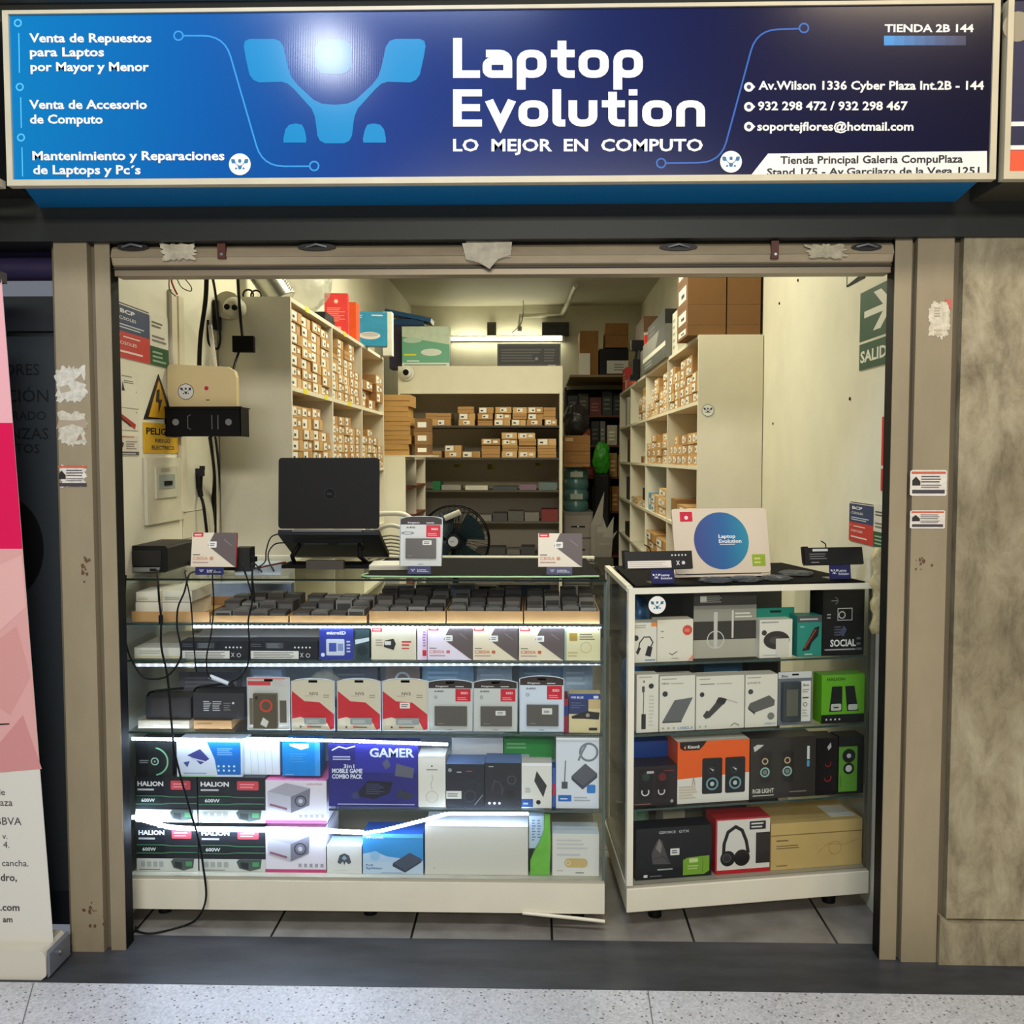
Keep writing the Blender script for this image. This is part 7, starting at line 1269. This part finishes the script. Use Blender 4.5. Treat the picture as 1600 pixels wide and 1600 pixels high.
p = at(311, 752, 3.72); q = MB(); q.cyl((0, 0, -.03), (0, 0, .03), .012, BLK, .016, 14); q.box(-.03, .02, -.015, .015, .02, .05, BLK); q.box(-.034, -.016, -.012, .012, .05, .066, BLK); q.box(.004, .022, -.012, .012, .045, .06, BLK); q.cyl((.006, 0, -.06), (.002, 0, -.03), .01, BLK, n=12)
tag(q.build('power_strip_plug', None, p, .2, .002), 'black plug coupling hanging against the left wall below the bracket', 'plug')
cable('plug_lead', 'black lead from the plug coupling down behind the counter', [p+Vector((.006, 0, -.06)), at(318, 790, 3.7), at(324, 840, 3.72), at(328, 890, 3.74)], .006)
cable('loose_wire', 'red wire twisted under the shutter at the upper left', [at(272, 415, 3.05), at(271, 428, 3.06), at(268, 438, 3.08), at(271, 448, 3.1), at(277, 460, 3.1)], .0028, mat((200, 50, 36), .5), 'wire'); 
cable('loose_wire', 'grey wire loop spreading right from the red wire', [at(273, 414, 3.04), at(275, 430, 3.07), at(283, 448, 3.1), at(297, 455, 3.12), at(299, 449, 3.12), at(290, 437, 3.1), at(281, 431, 3.08)], .0018, mat((90, 84, 70), .5), 'wire')
cable('loose_wire', 'thin grey wire loop hanging left below the red wire', [at(266, 414, 3.02), at(265, 430, 3.03), at(264, 444, 3.08), at(266, 455, 3.09), at(275, 463, 3.1)], .0018, mat((90, 84, 70), .5), 'wire')
for i, px in enumerate((388, 398)):
    q = MB(); q.tube([(.022*math.cos(t/10*math.pi), 0, .022+.022*math.sin(t/10*math.pi)) for t in range(20)], .004, BLK, 6, closed=True); p = at(px, 466, 4.1); tag(q.build('cable_coil', None, (p.x, 4.1+.02*i, LZ[0]+.004)), '%s small black cable coil on top of the left shelving' % ['left', 'right'][i], 'cable', 'cable coils on the left shelving')
# ================================================================ right wall fittings
WRX = XR-.0008
def rw_(name, label, cat, px0, px1, pyt, pyb, d, col, spec=(), **k): return boxitem(name, label, cat, (px0, px1, pyt), (WRX-d, 3.3), d, col if not isinstance(col, tuple) else mat(col, .5), spec, pyb=pyb, dr=RDD, bevel=0, **k)
GREEN = (24, 76, 50)
rw_('exit_sign', 'green SALIDA exit sign with a white arrow on the right wall', 'sign', 1344, 1396, 441, 572, .003, (222, 220, 200), [('r', .0, .0, 1, .32, GREEN), ('r', .0, .35, 1, .96, GREEN), ('t', 'SALIDA', .04, .09, .14, (230, 230, 216), .03, 'l', 1.02), ('p', [(.14, .63), (.7, .63), (.42, .44), (.64, .44), (1.0, .68), (.64, .9), (.42, .9), (.7, .71), (.14, .71)], (230, 230, 216))])
rw_('red_sign', 'red sign with a white bar beside the right track', 'sign', 1377, 1400, 650, 768, .003, (206, 30, 36), [('r', 0, .3, 1, .34, (230, 224, 214)), ('r', .3, .1, 1, .2, (230, 224, 214))])
rw_('bank_poster', 'blue and red account poster on the right wall behind the battery', 'poster', 1327, 1392, 786, 852, .002, (220, 216, 200), poster())
q = MB(); q_ = pose(1323, 1350, 420, (WRX-.003, 3.3), RDD, None, 441); w, h = q_[1], q_[2]
q.box(-w/2, w/2, 0, .003, 0, h, DBLK); prints(q, w, h, [('p', [(.06, .1), (.06, .92), (.94, .92), (.94, .4)], (220, 218, 200))]); tag(q.build('wall_frame', None, q_[0], q_[3]), 'black edged white corner plate high on the right wall', 'plate')
for i, (x, y) in enumerate(((1246, 438), (1217, 474), (1327, 623), (1207, 662))):
    p = onx(x, y, WRX-.003); q = MB(); q.cyl((0, 0, 0), (.003, 0, 0), .006, DBLK, n=12); tag(q.build('wall_plug', None, p), 'small dark wall plug hole on the right wall, %s of four from the top' % ORD[i].replace('bottom', 'first'), 'plug', 'plug holes in the right wall')
FO = mat((206, 190, 140), .6, var=.25, scale=30, bump=.8)
rn = random.Random(5); pts = []
pz0, pz1 = at(1372, 990, 3.02).z, at(1372, 856, 3.02).z; pc = at(1374, 920, 3.02)
q = MB(); n_ = 14; ring = []
for i in range(n_+1):
    t = i/n_; ww = .02+.006*math.sin(i*1.7); z_ = pz0+(pz1-pz0)*t-pz0
    ring.append([(-ww, -.01+.006*math.sin(i*2.3), z_), (0, -.02+.006*math.cos(i*1.9), z_+.004), (ww, -.012, z_), (ww, .012, z_), (-ww, .012, z_)])
vs = [p for r in ring for p in r]; q.add(vs, [(i*5+j, i*5+(j+1) % 5, (i+1)*5+(j+1) % 5, (i+1)*5+j) for i in range(n_) for j in range(5)]+[[4, 3, 2, 1, 0], [n_*5+j for j in range(5)]], FO, None, True)
tag(q.build('foam_strip', None, (pc.x, 3.02, pz0)), 'crumbling yellowish foam strip hanging between right case and track', 'foam')
# ================================================================ stickers on the posts
def sticker(name, label, px0, px1, pyt, pyb, col, spec, seed, group=None, Y=PF):
    a, b = at(px0, pyb, Y), at(px1, pyt, Y); w, h = b.x-a.x, b.z-a.z; r = random.Random(seed); pts = []
    for i in range(60):
        t = i/60*2*math.pi; c, s = math.cos(t), math.sin(t); m_ = max(abs(c), abs(s)); k = 1-r.random()*(.22 if seed else .02)-(.12*abs(math.sin(t*3+seed)) if seed else 0); pts.append((c/m_*k*w/2, h/2+s/m_*k*h/2))
    q = MB(); q.prism(pts, -.0016, -.0004, mat(col, .6, var=.3 if seed else .12, scale=60)); prints(q, w, h, spec, -.0016); return tag(q.build(name, None, ((a.x+b.x)/2, Y, a.z)), label, 'sticker', group)
card_ = [('r', .04, .84, .96, .93, (196, 96, 70)), ('n', .3, .5, .92, .8, 3, (90, 86, 90)), ('p', [(.06, .4), (.28, .4), (.28, .55), (.16, .74), (.06, .6)], (44, 40, 38)), ('r', .06, .1, .94, .24, (70, 64, 70)), ('n', .3, .3, .9, .46, 2, (120, 116, 116))]
sticker('torn_sticker', 'large torn white sticker patch, highest on the left post', 85, 138, 568, 634, (206, 200, 184), [('p', [(.2, .3), (.5, .36), (.42, .5), (.16, .44)], (172, 160, 136)), ('p', [(.6, .6), (.9, .52), (.8, .76)], (160, 146, 120))], 1)
sticker('torn_sticker', 'torn whitish sticker patch in the middle of the left post', 89, 138, 638, 702, (200, 192, 172), [('p', [(.0, .5), (.5, .62), (.95, .5), (.95, .75), (.6, .7), (.1, .72)], (166, 150, 126)), ('p', [(.6, .2), (.8, .25), (.75, .4)], (150, 130, 104))], 2)
sticker('printed_sticker', 'printed sticker with an orange line on the left post', 90, 138, 725, 764, (220, 212, 198), card_, 3)
sticker('torn_sticker', 'torn pale sticker with a pink corner, high on the right post', 1447, 1487, 466, 532, (214, 204, 178), [('p', [(.72, .98), (.98, .98), (.98, .7)], (206, 100, 96)), ('n', .3, .55, .6, .8, 4, (170, 156, 130)), ('n', .3, .1, .7, .3, 2, (190, 176, 146))], 4)
sticker('printed_sticker', 'printed card stuck on the right post, upper of two', 1421, 1480, 734, 775, (222, 214, 200), card_, 0, 'printed cards on the right post')
sticker('printed_sticker', 'printed card stuck on the right post, lower of two', 1421, 1477, 797, 826, (220, 210, 196), card_, 0, 'printed cards on the right post')
# rust and dirt spots on the posts
def spots(name, lab, px, py, n, sx, sy, seed, Y=PF):
    r = random.Random(seed); c = at(px, py, Y); q = MB()
    for i in range(n):
        x, z, a = r.gauss(0, sx), r.gauss(0, sy), r.uniform(.0015, .005)
        pts = [(x+a*(1+r.uniform(-.4, .4))*math.cos(t/4*math.pi), z+a*(1.2+r.uniform(-.4, .6))*math.sin(t/4*math.pi)) for t in range(8)]; q.flat(pts, -.0004-.00002*i, (96, 70, 48))
    o = q.build(name, None, (c.x, Y, c.z)); o['kind'] = 'stuff'; tag(o, lab, 'stain'); 
spots('rust_spots', 'brown rust and dirt spots halfway down the left post', 132, 890, 14, .012, .02, 1); spots('rust_spots', 'brown rust spots near the foot of the left post', 142, 1425, 16, .016, .02, 2); spots('rust_spots', 'dark scuffs on the right post below the cards', 1440, 880, 10, .014, .012, 3)
# ================================================================ roll-up banner at the left edge
ba = onz(78, 1478, .085); BYn = ba.y
rb_ = empty('rollup_banner', (ba.x-.42, BYn+.02, 0)); tag(rb_, 'roll-up banner in pink, magenta and white, cut by the left edge', 'banner')
tx = at(0, 487, BYn); 
bw_ = .84; hB = 2.0
slope = (ba.x-tx.x)/(tx.z-ba.z)
def bxz(u, z): return (-.42+bw_*u-(z-.085)*slope, z)
q = MB(); zs = [.085, .35, 1.265, 1.6, hB]
_z = lambda py: 1.5-(py-714)/1500*BYn*1.0
seg = [(.085, _z(1212), (216, 212, 200)), (_z(1212), _z(861), (222, 164, 158)), (_z(861), _z(660), (222, 10, 80)), (_z(660), hB, (240, 176, 180))]
for z0, z1, c_ in seg:
    q.add([(*bxz(0, z0)[:1], 0, z0), (*bxz(1, z0)[:1], 0, z0), (*bxz(1, z1)[:1], 0, z1), (*bxz(0, z1)[:1], 0, z1)], [(0, 1, 2, 3)], mat(c_, .45))
    q.add([(*bxz(0, z0)[:1], .002, z0), (*bxz(1, z0)[:1], .002, z0), (*bxz(1, z1)[:1], .002, z1), (*bxz(0, z1)[:1], .002, z1)], [(3, 2, 1, 0)], mat((200, 196, 186), .5))
def bpx(px, py): p = at(px, py, BYn); return (p.x-rb_.location.x, p.z)
for pl, c_, y in (([(-20, 1180), (30, 1120), (60, 1205), (-20, 1212)], (206, 140, 136), -.0005), ([(-20, 1010), (20, 980), (42, 1060), (10, 1120), (-20, 1100)], (214, 152, 146), -.0006), ([(-20, 890), (28, 868), (35, 950), (-20, 1000)], (230, 176, 168), -.0007), ([(-20, 1137), (9, 1135), (9, 1133), (-20, 1134)], (40, 36, 36), -.0008)):
    q.flat([bpx(*p) for p in pl], y, mat(c_, .45))
for t, py, x1, cap, dk in (('de', 1246, 2, 11, 0), ('aza', 1263, 14, 12, 0), ('BBVA', 1293, 28, 13, 0), ('v.', 1315, 6, 10, 0), ('4.', 1329, 9, 11, 0), ('cancha.', 1358, 39, 11, 0), ('dro,', 1381, 21, 12, 1), ('.com', 1428, 25, 12, 1), ('am', 1446, 14, 10, 1)):
    e = bpx(x1, py); vs, fs, l_, r_ = glyphs(t, .02*dk); s_2 = cap/1500*BYn/.72; q.add([(e[0]+(vx-r_)*s_2, -.001, e[1]+vz*s_2) for vx, vz in vs], fs, (70, 66, 64))
q.build('graphic_sheet', rb_)
q = MB(); q.prism([(0, 0), (.0, .085), (.85, .085), (.865, .07), (.865, .012), (.85, 0)], -.055, .075, mat((216, 210, 192), .35, .2)); 
o2 = q.build('cassette', rb_, (-.44, 0, .002), None, .006); q = MB(); q.prism([(.866, .004), (.874, .01), (.874, .075), (.866, .083)], -.05, .07, mat((120, 122, 130), .4, .3)); q.cyl((.872, .01, .05), (.880, .01, .05), .008, STEEL, n=12); q.build('end_cap', o2)
q = MB(); q.cyl((-.0-(hB-.085)*slope*.0, .03, .06), (-(hB-.085)*slope, .03, hB), .011, STEEL, n=12); q.build('pole', rb_); q = MB(); a_ = bxz(0, hB); b_ = bxz(1, hB); q.box(a_[0], b_[0], -.008, .03, hB-.01, hB+.02, STEEL); q.build('top_rail', rb_)
# ================================================================ cables hanging before the left case
fy = CF-.025
def fp(px, py, y=fy): return at(px, py, y)
tz = TZ+.004
def rim(px, k=0): p = at(px, 908, CF-.02); return Vector((p.x, CF-.022-.008*k, TZ+.006+.006*k))
def onc(px, py): p = onz(px, py, tz); return p
cable('hanging_cable', 'long black cable with a small block, hanging before the left case to the floor', [onc(246, 890), rim(247), fp(249, 940), fp(252, 968), fp(252, 1010), fp(262, 1060), fp(268, 1130), fp(274, 1180), fp(295, 1260), fp(310, 1310), fp(317, 1350), fp(322, 1400), fp(312, 1430, 2.93), onz(292, 1445, .006), onz(240, 1458, .006), onz(215, 1455, .006), onz(212, 1448, .006)], .0034)
p = fp(252, 968, fy-.001); q = MB(); q.cyl((0, -.003, -.014), (0, -.003, .014), .007, BLK, n=12); tag(q.build('cable_bead', None, p), 'small black ferrite block on the long hanging cable', 'cable block')
cable('hanging_cable', 'black cable drooping in a loop across the left end of the case front', [rim(199, 1), fp(194, 960, fy-0.008), fp(196, 1000, fy-0.008), fp(205, 1030, fy-0.008), fp(222, 1056, fy-0.008), fp(240, 1061, fy-0.008), fp(262, 1056, fy-0.008), fp(279, 1035, fy-0.008), fp(283, 1015, fy-0.008), fp(277, 980, fy-0.008), fp(278, 950, fy-0.008), fp(288, 925, fy-0.008), rim(297, 1), onc(305, 893)], .003)
cable('hanging_cable', 'thin black cable falling straight beside the loop', [onc(292, 892), rim(293, 2), fp(298, 940, fy-0.016), fp(301, 980, fy-0.016), fp(304, 1020, fy-0.016), fp(307, 1050, fy-0.016)], .0022)
cable('hanging_cable', 'thin black cable with a pale plug, left strand', [onc(342, 893), rim(337, 3), fp(334, 945, fy-0.024), fp(330, 990, fy-0.024), fp(323, 1025, fy-0.024), fp(324, 1050, fy-0.024), fp(330, 1061, fy-0.024)], .0022)
cable('hanging_cable', 'thin black cable with a pale plug, right strand', [onc(405, 890), rim(400, 4), fp(394, 940, fy-0.032), fp(388, 970, fy-0.032), fp(390, 1010, fy-0.032), fp(388, 1035, fy-0.032), fp(378, 1056, fy-0.032), fp(360, 1066, fy-0.032)], .0026)
cable('hanging_cable', 'thin black cable crossing the right strand near the glass top', [onc(383, 897), rim(390, 8), fp(394, 930, fy-0.060), fp(398, 938, fy-0.060), rim(404, 8), onc(409, 893)], .0022)
a_, b_ = fp(328, 1057, fy-.002), fp(357, 1068, fy-.002); q = MB(); q.cyl((0, 0, 0), b_-a_, .0075, mat((196, 206, 214), .3), .006, 12); q.cyl(b_-a_, (b_-a_)*1.3, .004, BLK, n=10); tag(q.build('cable_plug', None, a_), 'pale plug on the end of the two thin hanging cables', 'plug')
cable('laptop_lead', 'black lead looping from the left side of the black laptop', [at(436, 834, 3.33), at(423, 840, 3.32), at(416, 860, 3.3), at(414, 878, 3.28), onz(398, 889, tz+.006)], .0024)
cable('laptop_lead', 'second black lead looping lower from the left side of the black laptop', [at(446, 848, 3.36), at(430, 850, 3.34), at(420, 862, 3.32), at(420, 876, 3.28), onz(428, 892, tz+.003)], .0024)
cable('dark_red_lead', 'dark red lead lying on the glass beside the black laptop', [onz(402, 888, tz), onz(420, 884, tz), onz(446, 879, tz)], .004, mat((110, 44, 40), .5))
for p_ in mprot:
    if not p_.get('label'): D.objects.remove(p_)
